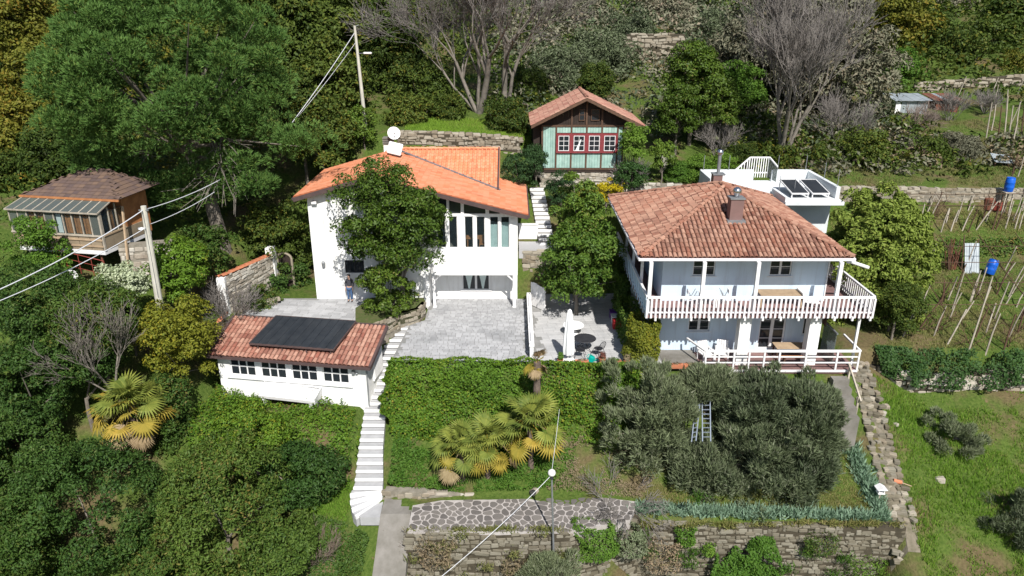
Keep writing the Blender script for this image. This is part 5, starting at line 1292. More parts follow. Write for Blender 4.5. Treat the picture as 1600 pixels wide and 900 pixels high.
for k in range(4):
    t_ = math.pi/4+k*math.pi/2; MB().tube([(4.05+.5*math.cos(t_),37.2+.5*math.sin(t_),.01),(4.05+.12*math.cos(t_),37.2+.12*math.sin(t_),.4),(4.05+.4*math.cos(t_),37.2+.4*math.sin(t_),.7)],.02,5).build('leg', DARKMET, tt)
def mchair(x, y, ang, label):
    c = empty('metal_chair', (x,y,0), label, 'chair', 'black metal chairs'); T = Matrix.Translation((x,y,0)) @ Matrix.Rotation(ang,4,'Z')
    MB(T).lathe([(.02,.43),(.24,.43),(.25,.45),(.02,.455)],(0,0,0),14).build('seat', DARKMET, c)
    for sx in (-1,1):
        for sy in (-1,1): MB(T).tube([(sx*.3,sy*.3,.01),(sx*.18,sy*.18,.43)],.015,5).build('leg', DARKMET, c)
    MB(T).tube([(-.22,.2,.44),(-.26,.3,.75),(-.15,.34,.92),(0,.36,.96),(.15,.34,.92),(.26,.3,.75),(.22,.2,.44)],.018,5).build('back_frame', DARKMET, c)
    for k in range(5): MB(T).tube([(-.16+k*.08,.22,.45),(-.16+k*.08,.33,.9)],.012,4).build('back_bar', DARKMET, c)
mchair(4.75,36.5,R(-140),'black metal chair turned away right of the round table'); mchair(3.75,36.3,R(170),'black metal chair in front of the round table')
wt = empty('white_table', (3.6,39.4,0), 'small lobed white stone table behind the parasol', 'table')
MB().lathe([(.02,.5),(.6,.5),(.63,.54),(.6,.58),(.02,.585)],(3.6,39.4,0),20).build('tabletop', STUCCO, wt); MB().lathe([(.3,.01),(.26,.08),(.13,.2),(.14,.42),(.25,.5)],(3.6,39.4,0),14).build('pedestal', STUCCO, wt)
def pot(name, x, y, w, d, h, label, plant=None, tall=.25, box=True, n=260, mat=TERRA):
    e = empty(name, (x,y,0), label, 'plant pot'); z=.012
    if box: MB().hexa([(x-w*.43,y-d*.43,z),(x+w*.43,y-d*.43,z),(x+w*.43,y+d*.43,z),(x-w*.43,y+d*.43,z),(x-w/2,y-d/2,h),(x+w/2,y-d/2,h),(x+w/2,y+d/2,h),(x-w/2,y+d/2,h)]).build('pot', mat, e)
    else: MB().lathe([(w*.32,z),(w*.46,h*.85),(w*.5,h*.85),(w*.5,h),(w*.44,h),(w*.4,h*.8)],(x,y,0),14).build('pot', mat, e)
    if plant:
        rng = np.random.default_rng(int(x*100)); q = rng.normal(size=(n,3)); q /= np.linalg.norm(q,axis=1)[:,None]
        q = q*rng.uniform(.2,1,(n,1))*np.array([w*.55,d*.6,tall]); pos = q+np.array([x,y,h+tall*.7]); pos[:,2] = np.maximum(pos[:,2],h-.02)
        meshobj('plant', leaf_mesh(pos, q+np.array([0,0,.1]), rng.uniform(.07,.14,n), .5, rng), plant, e)
    return e

# ================================================================== VEGETATION
def unit(a):
    return a/np.maximum(np.linalg.norm(a, axis=1)[:,None], 1e-9)
def leaf_mesh(pos, nrm, size, asp, rng, name='foliage', droop=0.0):
    n = len(pos); nrm = unit(np.asarray(nrm, float))
    t = unit(np.cross(nrm, rng.normal(size=(n,3))))
    if droop: t = unit(t+np.array([0,0,-droop])); nrm = unit(nrm-t*np.sum(nrm*t,1)[:,None])
    b = np.cross(nrm, t); s = np.asarray(size).reshape(-1,1)*np.ones((n,1))
    V = np.empty((n,4,3))
    V[:,0] = pos-t*s*.5; V[:,1] = pos+b*s*asp*.5+nrm*s*.10; V[:,2] = pos+t*s*.5-nrm*s*.06; V[:,3] = pos-b*s*asp*.5+nrm*s*.10
    return np_mesh(name, V.reshape(-1,3), np.arange(n*4).reshape(n,4))
def blade_mesh(base, dirs, length, width, rng, name='grass'):
    n = len(base); d = unit(np.asarray(dirs, float)); s = unit(np.cross(d, rng.normal(size=(n,3))))
    L = np.asarray(length).reshape(-1,1)*np.ones((n,1)); W = np.asarray(width).reshape(-1,1)*np.ones((n,1))
    V = np.empty((n,3,3)); V[:,0] = base-s*W*.5; V[:,1] = base+s*W*.5; V[:,2] = base+d*L
    return np_mesh(name, V.reshape(-1,3), np.arange(n*3).reshape(n,3))
def clumps(rng, K, rad, cr, bottom=-0.55, inner=0.35, lumps=5, wild=1.0, lo=.74):
    """clump centres and radii filling a crown of half-axes rad around 0, with an uneven outline"""
    d = unit(rng.normal(size=(K*3,3))); d = d[d[:,2] > bottom][:K]
    lob = unit(rng.normal(size=(lumps,3))); amp = rng.uniform(.08,.28,lumps)*wild
    out = 0.86+sum(amp[i]*np.maximum(d@lob[i],0)**3 for i in range(lumps))-0.22*np.maximum(d@unit(rng.normal(size=(1,3)))[0],0)**2
    rr = np.where(rng.random(len(d)) < inner, rng.uniform(.35,.75,len(d)), rng.uniform(lo,1.04 if lo < .8 else 1.0,len(d)))
    c = d*(out*rr)[:,None]*np.asarray(rad)
    return c, cr*rng.uniform(.55,1.15,len(d))
def crown_leaves(rng, c, r, per, flat=0.75):
    k = len(c); idx = np.repeat(np.arange(k), per)
    d = unit(rng.normal(size=(k*per,3))); d[:,2] = np.where(d[:,2] < -.25, -d[:,2]*.7, d[:,2]); d = unit(d)
    rad = r[idx]*rng.uniform(.45,1.0,k*per)**.5
    p = c[idx]+d*rad[:,None]*np.array([1,1,flat])
    nr = d*.9+np.array([0,0,.4])+rng.normal(size=d.shape)*.8+unit(c[idx]+1e-6)*.25
    return p, nr
def trunk_mesh(rng, h, r0, targets, lean=(0,0), sides=7, fork=.45, n=9, root=0):
    m = MB(); top = Vector((lean[0]*fork, lean[1]*fork, h*fork))
    m.tube([(0,0,-.6-root),(0,0,0),top*.5+Vector((rng.uniform(-.1,.1),0,0)),top],[r0*1.35,r0*1.1,r0*.9,r0*.75],sides)
    for i in range(min(n,len(targets))):
        t = Vector(targets[i]); mid = top.lerp(t,.5)+Vector((rng.uniform(-.2,.2),rng.uniform(-.2,.2),rng.uniform(-.1,.3)))
        m.tube([top-Vector((0,0,.1)), mid, t],[r0*.5,r0*.3,r0*.08],5)
    return m.mesh('trunk')
PROTO = {}
def make_tree(name, loc, label, lm, rad, cz, K, per, cr, ls, asp, seed, cat='tree', tm=None, tr=.18, flat=1.0, sprig=False, lo=.74, bottom=-.55, inner=.35, droop=0, group=None, crown='crown', rotz=0, nl=9, taper=0.0):
    """tree whose crown is centred cz above its foot"""
    rng = np.random.default_rng(seed)
    c, r = clumps(rng, K, rad, cr, bottom, inner, *((9,1.35) if sprig else (5,1.0)), lo)
    if taper: s = 1-taper*np.clip((c[:,2]/rad[2]+.6)/1.6,0,1); c[:,0]*=s; c[:,1]*=s
    p, nr = crown_leaves(rng, c, r, per, flat)
    e = empty(name, loc, label, cat, group)
    sz = ls*rng.uniform(.7,1.35,len(p))
    if sprig: me = blade_mesh(p+np.array([0,0,cz]), nr*.35+unit(p)*.3+np.array([0,0,.45])+rng.normal(size=p.shape)*.25, sz, sz*asp, rng, crown)
    else: me = leaf_mesh(p+np.array([0,0,cz]), nr, sz, asp, rng, crown, droop)
    o = bpy.data.objects.new(crown, me); me.materials.append(lm); COL.objects.link(o); o.parent = e
    sel = c[rng.permutation(len(c))[:nl]]+np.array([0,0,cz])
    tme = trunk_mesh(rng, max(cz,.4), tr, [tuple(q) for q in sel], n=nl, root=4 if name == 'forest_tree' else 0); tme.materials.append(tm or BARK)
    o = bpy.data.objects.new('trunk', tme); COL.objects.link(o); o.parent = e
    e.rotation_euler = (0,0,rotz)
    return e
def tree_px(name, px, py, y, rx, rz, label, lm, K, per, cr, ls, asp=.5, seed=1, depth=1.0, **kw):
    """crown centred on a photo pixel at distance y; rx, rz: half sizes in photo pixels"""
    c = PY(px, py, y); k = mpp(px, py, y); g = gz(c.x, c.y)
    rad = (rx*k, rx*k*depth, rz*k)
    return make_tree(name, (c.x,c.y,g), label, lm, rad, c.z-g, K, per, cr, ls, asp, seed, **kw)
def clone_px(proto, px, py, y, rz, label, base_rz, seed=0, mat=None):
    """copy of a tree with its crown moved to another photo pixel"""
    c = PY(px, py, y); k = mpp(px, py, y); s = rz*k/base_rz
    g = gz(c.x, c.y); cz = proto['cz']*s
    o = copy_tree(proto, (c.x,c.y,c.z-cz), seed*1.7, s); o['label'] = label
    if mat:
        for ch in o.children:
            if ch.name.startswith('crown'):
                ch.data = ch.data.copy(); ch.data.materials[0] = mat
    return o

# ---- pine
def make_pine():
    rng = np.random.default_rng(5)
    c0 = PY(262,150,46.0); k = mpp(262,150,46.0)
    g = gz(c0.x+2, 46.0); loc = Vector((c0.x+2.0, 46.2, g))
    e = empty('stone_pine', loc, 'huge rounded stone pine towering behind the cabin', 'pine tree')
    off = np.array([c0.x-loc.x, c0.y-loc.y, c0.z-g])
    rad = np.array([166*k, 150*k, 160*k])
    c, r = clumps(rng, 430, rad, 1.15, -.65, .15, 9)
    cut = (c[:,0] > rad[0]*.3) & (c[:,2] < -rad[2]*.45)                     # the open lower right side with bare limbs
    c, r = c[~cut], r[~cut]
    ex = np.array([PY(*q,45.0) for q in ((400,262),(430,215),(375,270),(460,235),(350,262),(440,250),(490,212),(420,165),(415,290),(340,268),(235,318),(270,305),(305,300),(300,268),(330,310),(250,285),(360,300),(385,300),(215,300),(185,282),(200,300),(172,264),(195,262))])
    exl = ex-np.array(loc)-off
    exl = np.concatenate([exl, exl+rng.normal(size=exl.shape)*.6, exl+rng.normal(size=exl.shape)*.6])
    c = np.concatenate([c, exl]); r = np.concatenate([r, rng.uniform(.8,1.2,len(exl))])
    per = 105; kk = len(c); idx = np.repeat(np.arange(kk), per)
    d = unit(rng.normal(size=(kk*per,3))); d[:,2] = np.where(d[:,2] < -.15, -d[:,2]*.8, d[:,2]); d = unit(d)
    p = c[idx]+d*(r[idx]*rng.uniform(.55,1.0,kk*per)**.5)[:,None]*np.array([1,1,.8])+off
    nb = 5
    base = np.repeat(p, nb, 0); dd = np.repeat(d+np.array([0,0,.25]), nb, 0)+rng.normal(size=(len(p)*nb,3))*.42
    me = blade_mesh(base, dd, rng.uniform(.18,.32,len(base)), .062, rng, 'crown'); me.materials.append(L_PINE)
    o = bpy.data.objects.new('crown', me); COL.objects.link(o); o.parent = e
    m = MB(); top = Vector(off)*.75
    m.tube([(0,0,-1),(0,0,0),top*.5+Vector((.3,0,0)),top],[.55,.48,.4,.3],9)
    for i in rng.permutation(kk)[:26]:
        q = Vector(c[i]+off); s_ = top*rng.uniform(.75,1.0); m.tube([s_, s_.lerp(q,.5)+Vector((0,0,.4)), q],[.13,.08,.02],5)
    tme = m.mesh('trunk'); tme.materials.append(BARK); o = bpy.data.objects.new('trunk', tme); COL.objects.link(o); o.parent = e
    m = MB()                                                               # bare grey limbs hanging on the right
    for (a,b_) in (((325,205),(352,300)),((350,225),(318,262)),((345,215),(372,240)),((338,260),(300,290)),((330,285),(288,306)),((345,240),(330,330)),((235,238),(192,240)),((356,250),(345,335))):
        s_, t_ = PY(*a,45.5), PY(*b_,43.5); m = MB()
        for q in range(5):
            tt_ = t_+Vector((rng.uniform(-1.2,1.2),rng.uniform(-.5,.5),rng.uniform(-.9,.9))); m.tube([s_,s_.lerp(tt_,.5)+Vector((rng.uniform(-.3,.3),0,rng.uniform(-.3,.3))),tt_],[.05,.03,.01],4)
        m.build('dead_limb', BARKL, e)
make_pine()

# ---- bare trees
def bare_segments(rng, p, d, L, r, lev, out, spread=.6, upw=.25, nb=(3,5), shrink=.68, minr=.008):
    n = 3 if lev > 1 else 2
    q = np.array(p, float); d = np.array(d, float)
    for i in range(n):
        d2 = d+rng.normal(size=3)*.13+np.array([0,0,upw*.25]); d2 /= np.linalg.norm(d2)
        r2 = r*(1-.28/n*1.2); q2 = q+d2*L/n
        out.append((q.copy(), q2.copy(), r, r2)); q, d, r = q2, d2, r2
        if lev > 0 and i > 0 or (lev > 0 and lev < 3):
            for _ in range(rng.integers(1,3) if i < n-1 else rng.integers(*nb)):
                s = rng.normal(size=3); s -= d*np.dot(s,d); s /= np.linalg.norm(s)
                nd = d+s*rng.uniform(spread*.6,spread*1.4)+np.array([0,0,upw]); nd /= np.linalg.norm(nd)
                bare_segments(rng, q, nd, L*shrink*rng.uniform(.75,1.15), max(r*.6,minr), lev-1, out, spread, upw, nb, shrink, minr)
def seg_mesh(segs, name, sides=3):
    P0 = np.array([s[0] for s in segs]); P1 = np.array([s[1] for s in segs]); r0 = np.array([s[2] for s in segs]); r1 = np.array([s[3] for s in segs])
    d = unit(P1-P0); a = np.where(np.abs(d[:,2:3]) < .9, np.array([[0,0,1.]]), np.array([[1.,0,0]])); u = unit(np.cross(d,a)); w = np.cross(d,u); n = len(segs)
    V = np.empty((n,2*sides,3))
    for k in range(sides):
        t = 2*math.pi*k/sides; o = u*math.cos(t)+w*math.sin(t)
        V[:,k] = P0+o*r0[:,None]; V[:,sides+k] = P1+o*r1[:,None]
    F_ = np.array([[k,(k+1)%sides,sides+(k+1)%sides,sides+k] for k in range(sides)])
    return np_mesh(name, V.reshape(-1,3), (np.arange(n)[:,None,None]*2*sides+F_[None]).reshape(-1,4))
def bare_tree(name, loc, label, seed, starts, lev=5, mat=TWIG, bark=BARKL, cat='bare tree', thick=.05, **kw):
    rng = np.random.default_rng(seed); e = empty(name, loc, label, cat); out = []
    for (d,L,r) in starts: bare_segments(rng, (0,0,-.3), np.array(d)/np.linalg.norm(d), L, r, lev, out, **kw)
    big = [s for s in out if s[2] > thick]; small = [s for s in out if s[2] <= thick]
    for nm, ss, mt, sd in (('trunk',big,bark,7),('branches',small,mat,3)):
        if ss:
            me = seg_mesh(ss, nm, sd); me.materials.append(mt); o = bpy.data.objects.new(nm, me); COL.objects.link(o); o.parent = e
    e['n'] = len(out); del e['n']
    return e
g = Vector((*PY(748,190,60)[:2],0)); g.z = gz(g.x,g.y)
bare_tree('bare_tree', g, 'tall bare grey tree with several trunks behind the stone terrace wall', 3, [((.05,0,1),5.0,.28),((-.4,.1,1),4.6,.18),((-.15,-.1,1),4.8,.16),((-.7,.2,1),4.4,.12)], 5, spread=.6, upw=.2, nb=(2,4), shrink=.74, minr=.013)
g = Vector((*PY(790,170,61)[:2],0)); g.z = gz(g.x,g.y)
bare_tree('bare_tree', g, 'bare grey tree with pale trunk left of the chalet', 4, [((.02,0,1),5.6,.26),((.3,.1,1),4.6,.17)], 5, spread=.55, upw=.22, nb=(3,4), shrink=.72, minr=.013)
g = Vector((*PY(1222,238,58)[:2],0)); g.z = gz(g.x,g.y)
bare_tree('bare_tree', g, 'wide bare grey tree behind the flat white roof', 8, [((.15,0,1),4.6,.22),((.5,.1,1),4.6,.18),((-.15,0,1),4.6,.18),((.35,-.3,1),4.2,.13),((-.3,.3,1),4.0,.12)], 5, spread=.5, upw=.28, nb=(2,4), shrink=.72, minr=.016)
g = PY(182,612,32.4); bare_tree('bare_tree', g, 'small leafless pale tree below the concrete pole', 9, [((.25,-.2,1),2.4,.07),((-.25,-.3,1),2.2,.06),((0,-.5,1),2.2,.05),((-.6,-.4,.7),2.0,.05)], 4, BARKL, BARKL, spread=.5, upw=.2, nb=(2,3), shrink=.7, minr=.012, thick=.03)
g = PZ(640,868,-6.9); bare_tree('bare_shrub', (g.x+.3,g.y,-7.2), 'leafless brown shrub growing over the concrete ramp', 12, [((math.cos(a)*.7,math.sin(a)*.7,1),1.0,.022) for a in np.linspace(0,6.28,11)[:10]], 3, TWIGB, TWIGB, cat='shrub', spread=.4, upw=.15, nb=(2,4), shrink=.75, minr=.007)
g = G(500,880); bare_tree('bare_shrub', (g.x,g.y,g.z), 'brownish leafless shrub at the bottom left of the ramp', 13, [((math.cos(a)*.7,math.sin(a)*.7,1),.9,.02) for a in np.linspace(0,6.28,10)[:9]], 3, TWIGB, TWIGB, cat='shrub', spread=.45, upw=.15, nb=(2,4), shrink=.72, minr=.007)
g = G(970,790); bare_tree('bare_shrub', (g.x,g.y,g.z), 'dead grey brushwood heap beside the crazy-paved path', 14, [((math.cos(a)*1.2,math.sin(a)*1.2,.6),1.1,.03) for a in np.linspace(0,6.28,9)[:8]], 3, TWIG, BARK, cat='brushwood', spread=.5, upw=-.05, nb=(2,3), shrink=.75, minr=.012)
for i,(px,py,y,s,l) in enumerate(((1480,200,66,.6,'leafless grey brush in front of the rusty shed'),(1430,225,64,.55,'low leafless brush left of the vineyard top'),(1310,225,60,1.0,'leafless brush right behind the white roof terrace'),(985,250,52.5,.55,'bare twiggy climber at the right chalet corner'),(350,430,40,.6,'bare twiggy shrub in front of the pine limbs'),(1530,215,68,.5,'leafless brush at the foot of the far stone wall'),(1120,235,58.5,.7,'bare twigs behind the flue pipe'))):
    c = PY(px,py,y); z = gz(c.x,c.y)
    bare_tree('bare_shrub', (c.x,c.y,z), l, 20+i, [((math.cos(a)*.7,math.sin(a)*.7,1),1.9*s,.035) for a in np.linspace(0,6.28,10)[:9]], 3, TWIG if i!=1 else TWIGB, TWIG, cat='shrub', spread=.5, upw=.15, nb=(2,4), shrink=.75, minr=.013)

# ---- the two magnolias, loquat, olives
tree_px('magnolia_tree', 624,352,41.8,90,90,'large glossy magnolia in front of the villa',L_MAG,215,175,.70,.185,.45,101,tm=BARKL,tr=.17,bottom=-.95,inner=.42,crown='crown')
tree_px('magnolia_tree', 608,452,41.2,44,52,'dense low magnolia regrowth at the foot of the large magnolia',L_MAG,50,170,.5,.18,.45,102,tm=BARKL,tr=.08,bottom=-.9)
tree_px('patio_tree', 902,412,42.3,60,72,'round glossy evergreen tree shading the garden patio',L_MAG2,95,190,.7,.20,.45,103,tm=BARKL,tr=.14,bottom=-.8)
tree_px('patio_tree', 902,335,44.5,42,52,'narrow evergreen tree rising behind the patio tree',L_MAG2,55,180,.6,.19,.45,104,tm=BARKL,tr=.12,bottom=-.9)
tree_px('loquat_tree', 1374,400,41.0,88,118,'large light green loquat tree right of the balcony house',L_LOQ,290,165,.60,.24,.42,105,tm=BARK,tr=.2,bottom=-.9,inner=.4)
OL = [(1020,655,32.6,62,80,'grey-green olive tree left of the ladders'),(1186,712,31.8,76,78,'broad grey-green olive tree in front of the deck'),(1258,672,32.6,66,68,'grey-green olive tree at the right end of the deck'),(1180,632,33.2,60,40,'olive crown directly below the deck railing'),(1240,735,31.6,62,52,'low olive growth at the edge of the right path'),(1100,735,31.4,52,46,'low olive growth below the ladders'),(1106,602,34.0,36,20,'olive shoots rising above the ladders')]
for i,(px,py,y,rx,rz_,l) in enumerate(OL):
    tree_px('olive_tree',px,py,y,rx,rz_,l,L_OLIVE,165,185,.44,.26,.22,110+i,tm=BARK,tr=.14,bottom=-.85,inner=.5,flat=1.25,sprig=True)
tree_px('olive_tree',1490,690,33.6,40,30,'small grey olive bush on the right lawn',L_OLIVE,40,300,.36,.2,.2,120,sprig=True,bottom=-.5,tr=.06)
tree_px('olive_tree',1588,822,29.6,40,46,'young olive at the lower right edge',L_OLIVE,44,300,.4,.2,.2,121,sprig=True,bottom=-.6,tr=.08)
tree_px('olive_tree',862,900,26.4,40,22,'olive tips at the bottom edge beside the globe lamp',L_OLIVE,30,200,.4,.2,.2,122,sprig=True,bottom=-.6,tr=.08)

# ---- shrubs near the houses
SH = [('box_ball',877,296,49.6,24,27,'dark clipped box ball below the chalet',L_BOX,60,160,.34,.09),('box_cone',812,264,51.2,30,30,'dark clipped shrub beside the orange roof',L_BOX,60,170,.4,.10),
 ('box_cone',838,245,52.0,16,22,'dark clipped shrub left of the chalet base',L_BOX,40,120,.34,.10),
 ('forsythia',948,303,50.2,26,19,'yellow flowering forsythia below the chalet',L_FORS,34,110,.32,.10),('laurel_shrub',918,318,49.4,22,18,'light green shrub between box ball and forsythia',L_YEL,30,120,.34,.12),
 ('climber_shrub',992,222,51.8,20,34,'bushy green climber over the right chalet corner',L_FORB,40,130,.42,.14),('ivy_shrub',985,276,50.4,24,22,'dark ivy mound at the foot of the chalet',L_IVYD,36,140,.4,.12),
 ('laurel_shrub',1036,245,53.0,20,24,'small leafy bush beside the stone steps',L_MAG2,36,120,.38,.13),('round_shrub',405,472,42.4,34,24,'round green shrub against the stone gate wall',L_HEDGE,50,190,.4,.10),
 ('ivy_shrub',445,440,46.0,40,30,'dark laurel left of the villa wall',L_HEDGE2,44,170,.5,.14),('laurel_shrub',432,372,47.0,52,66,'tall dark evergreen bush left of the villa',L_FOR,90,190,.6,.17),
 ('flowering_shrub',568,196,54.6,26,30,'pale flecked shrub at the foot of the street lamp pole',L_MAG2,44,130,.45,.15),('variegated_shrub',190,440,36.6,52,28,'pale variegated shrub below the cabin',L_WHITE,50,180,.45,.13),('cypress_shrub',62,392,37.8,42,60,'yellow-green conifer left in front of the cabin',L_FORB,60,170,.45,.13),
 ('ivy_shrub',280,420,38.8,52,44,'leafy shrub behind the concrete pole',L_IVY,70,190,.55,.14),('yellow_shrub',275,530,35.2,56,66,'yellow-green ivy mass left of the annex',L_YEL,110,200,.6,.13),
 ('ivy_shrub',255,640,33.2,46,52,'dark ivy mass below the yellow-green one',L_HEDGE,80,200,.55,.13),('laurel_shrub',330,385,42,36,34,'leafy shrub below the bare pine limbs',L_HEDGE,50,180,.5,.14)]
for i,(nm,px,py,y,rx,rz_,l,lm,K,per,cr,ls) in enumerate(SH):
    tree_px(nm,px,py,y,rx,rz_,l,lm,K,int(per*.72),cr,ls*1.16,.5,200+i,cat='shrub',bottom=-.9,tr=.06,nl=5,crown='foliage')
# ---- big hedge trees at lower left
LL = [(55,480,34.5,80,60,'dark leafy tree at the left edge below the cables',L_HEDGE2,120,.8),(150,500,33.8,70,56,'dark green bush behind the leafless pale tree',L_HEDGE,110,.7),
 (35,610,31.8,70,72,'dark evergreen bush at the left edge',L_HEDGE2,130,.7),(20,705,30.4,74,90,'tall dark hedge tree in the lower left corner',L_HEDGE2,150,.65),
 (140,806,28.2,108,134,'broad green hedge tree at the bottom left',L_HEDGE2,190,.75),(350,800,28.4,102,126,'broad green hedge tree at the bottom beside the lawn',L_HEDGE,190,.75),
 (15,870,26.6,75,70,'reddish tipped hedge bush in the bottom left corner',L_HEDGE,150,.75),(255,905,26.0,60,45,'yellowish hedge bush at the bottom edge',L_HEDGE,80,.6),
 (472,738,30.2,58,52,'narrow-leaved bush beside the stairs',L_HEDGE2,90,.6),(120,560,32.8,60,50,'low dark bush left of the palm',L_HEDGE2,80,.6),(395,672,31.6,60,40,'green bush between the palm and the annex slope',L_IVY,80,.6),(440,850,27.4,60,44,'rounded low bush beside the brownish leafless shrub',L_HEDGE,80,.55)]
for i,(px,py,y,rx,rz_,l,lm,K,cr) in enumerate(LL):
    tree_px('hedge_tree',px,py,y,rx,rz_,l,lm,int(K*1.45),125,cr*.76,.155,.4,300+i,cat='hedge tree',bottom=-.95,tr=.12,inner=.08,flat=1.0,droop=.35,nl=2,lo=.88)
# ---- hillside trees: five kinds, then copies
def proto(key, lm, seed, rad, K, per, cr, ls, taper=0.0, asp=.5):
    e = make_tree('forest_tree', (0,-100,0), 'x', lm, rad, rad[2]*1.25, K, per, cr, ls, asp, seed, tr=.16, bottom=-.7, taper=taper, group='trees on the wooded hillside')
    e['cz'] = rad[2]*1.25; PROTO[key] = (e, rad[2])
proto('round', L_FOR, 401, (3.2,3.2,3.4), 150, 110, .95, .30)
proto('tall', L_FOR, 402, (2.8,2.8,4.2), 160, 110, .9, .30, taper=.45)
proto('yellow', L_FORY, 403, (3.2,3.2,3.4), 150, 110, .9, .28)
proto('olive', L_OLIVE, 404, (3.0,3.0,2.5), 110, 150, .8, .24, asp=.3)
proto('fresh', L_FORB, 405, (3.0,3.0,2.8), 130, 110, .8, .26)
proto('brush', L_GREYB, 406, (2.6,2.6,2.0), 100, 120, .75, .24, asp=.28)
proto('magn', L_MAG, 407, (3.0,3.0,3.6), 150, 140, .75, .24, taper=.35)
FT_ = [
 # kind, px, py, y, half height px, label
 ('yellow',25,40,66,70,'yellow-green tree in the top left corner'),('yellow',60,150,60,70,'orange-tinged tree left of the stone pine'),('yellow',25,215,56,60,'yellow-green tree behind the cabin roof'),
 ('round',90,250,50,52,'green tree directly behind the cabin roof'),('round',10,290,50,50,'dark tree at the left edge above the cabin'),('yellow',60,85,72,60,'olive-yellow tree high in the top left'),
 ('round',20,150,70,60,'dark tree at the left edge beside the orange-tinged one'),
 ('tall',470,95,62,95,'tall dark tree right of the stone pine'),('round',440,30,75,60,'dark tree at the top right of the stone pine'),('tall',525,150,58,85,'dark tree left of the street lamp pole'),
 ('round',500,215,53,58,'dark leafy tree above the left villa roof'),('round',540,40,76,60,'dark tree behind the street lamp pole'),('tall',615,90,66,90,'dark evergreen right of the street lamp pole'),
 ('round',590,30,80,60,'dark tree at the top beside the bare trees'),('round',655,150,62,52,'dark shrub tree between lamp pole and bare trees'),('round',640,190,58,40,'leafy bush above the terrace wall'),
 ('round',700,180,59,32,'round bush at the foot of the bare trees'),('round',790,195,57,40,'dark bush left of the chalet roof'),('round',680,60,84,62,'dark wood behind the bare branches'),
 ('tall',470,180,53,62,'dark slender tree beside the pine branches'),('round',730,110,78,55,'dark tree behind the bare trunks'),('round',390,20,80,60,'dark tree above the pine top'),
 ('round',825,150,66,42,'green bush behind the chalet roof left'),('olive',870,120,70,45,'olive tree behind the chalet ridge'),('olive',935,95,74,46,'grey olive up the slope behind the chalet'),
 ('olive',985,70,84,44,'grey olive higher up the slope'),('brush',900,45,92,44,'grey brush tree near the top centre'),('brush',960,20,104,44,'grey leafless thicket at the top centre'),
 ('brush',1045,45,95,46,'grey-brown thicket above the dark laurel'),('olive',1080,25,108,46,'olive at the top right of centre'),('brush',850,20,100,48,'grey thicket at the top behind the bare tree'),
 ('round',930,130,66,30,'green hedge bush right behind the chalet ridge'),('round',1010,15,116,44,'dark green tree at the very top centre'),('olive',1130,60,90,44,'olive tree left of the wide bare tree'),
 ('magn',1085,125,60,62,'big dark evergreen right of the chalet'),('magn',1060,175,58,48,'dark evergreen crown beside the chalet roof'),('magn',1120,165,59.5,44,'dark evergreen left of the wide bare tree'),
 ('fresh',1150,140,66,40,'fresh green tree behind the wide bare tree'),('brush',1250,60,72,80,'grey thicket filling the wide bare tree'),('brush',1180,95,70,60,'grey thicket left in the wide bare tree'),('brush',1310,120,68,70,'grey thicket right in the wide bare tree'),
 ('yellow',1395,60,88,60,'yellow-green tree at the top right'),('fresh',1400,125,78,44,'bright green tree behind the white shed'),('round',1440,80,88,52,'dark green tree behind the bright green one'),
 ('round',1490,105,84,55,'dark green tree above the tin sheds'),('round',1545,95,88,58,'dark green tree right above the far wall'),('tall',1580,40,96,62,'dark tree in the top right corner'),
 ('brush',1470,40,104,44,'grey thicket at the top right'),('round',1520,35,108,48,'dark tree at the top right edge'),('fresh',1360,30,108,40,'fresh green tree at the top beside the bare tree'),
 ('round',1345,252,56.5,46,'leafy green tree right of the roof terrace'),('round',1290,262,57,34,'dark bush behind the roof terrace parapet'),('brush',1415,240,59,26,'grey-brown thicket below the white shed'),
 ('round',1450,250,58,34,'dark shrub thicket above the vineyard wall'),('fresh',1090,270,54.0,26,'bright green shrubbery behind the rear chimney'),('fresh',1130,262,55.0,22,'bright green bush beside the flue pipe'),('fresh',1060,272,53.5,20,'bright green bush right of the stone steps'),
 ('brush',1500,235,58,26,'brown thicket beside the upper vineyard'),('round',1395,480,39.2,42,'dark shadowed thicket below the loquat'),('round',1405,470,38.4,30,'brown-green bramble below the loquat'),
 ('round',1160,250,57,26,'dark bush behind the white step railing'),('round',1220,255,57.5,28,'dark ivy bush behind the roof collectors'),('yellow',1580,130,80,40,'yellow-green bush beside the far wall'),
 ('tall',350,150,64,95,'dark tree hidden behind the stone pine'),('round',130,60,84,62,'dark tree behind the left of the pine'),('olive',1180,20,116,46,'olive at the top above the wide bare tree'),('round',770,40,96,60,'dark tree behind the bare crown'),('brush',730,20,110,56,'grey thicket at the top of the bare trees'),
]
first = {}
for i,(k,px,py,y,hz,l) in enumerate(FT_):
    e, bz_ = PROTO[k]
    o = clone_px(e, px, py, y, hz, l, bz_, i)
    o.scale = (o.scale[0]*random.uniform(.9,1.15), o.scale[1]*random.uniform(.9,1.15), o.scale[2])
for k,(e,b) in PROTO.items():
    for ch in list(e.children): bpy.data.objects.remove(ch)
    bpy.data.objects.remove(e)
# the far wood over the crest: one mass
rng = np.random.default_rng(77); n = 26000
K = 700; cx_w = rng.uniform(-150,150,K); cy_w = rng.uniform(95,240,K); czr = terrain(cx_w,cy_w); rr_ = rng.uniform(2.4,5,K)
idx = rng.integers(0,K,n); d = unit(rng.normal(size=(n,3))); d[:,2] = np.abs(d[:,2])
p = np.stack([cx_w,cy_w,czr+2.5],1)[idx]+d*rr_[idx][:,None]*rng.uniform(.7,1,(n,1))
o = meshobj('distant_wood', leaf_mesh(p, d+rng.normal(size=d.shape)*.4, rng.uniform(.5,1.1,n), .6, rng), L_FOR); tag(o,'distant mixed wood covering the upper hillside','wood',kind='stuff')

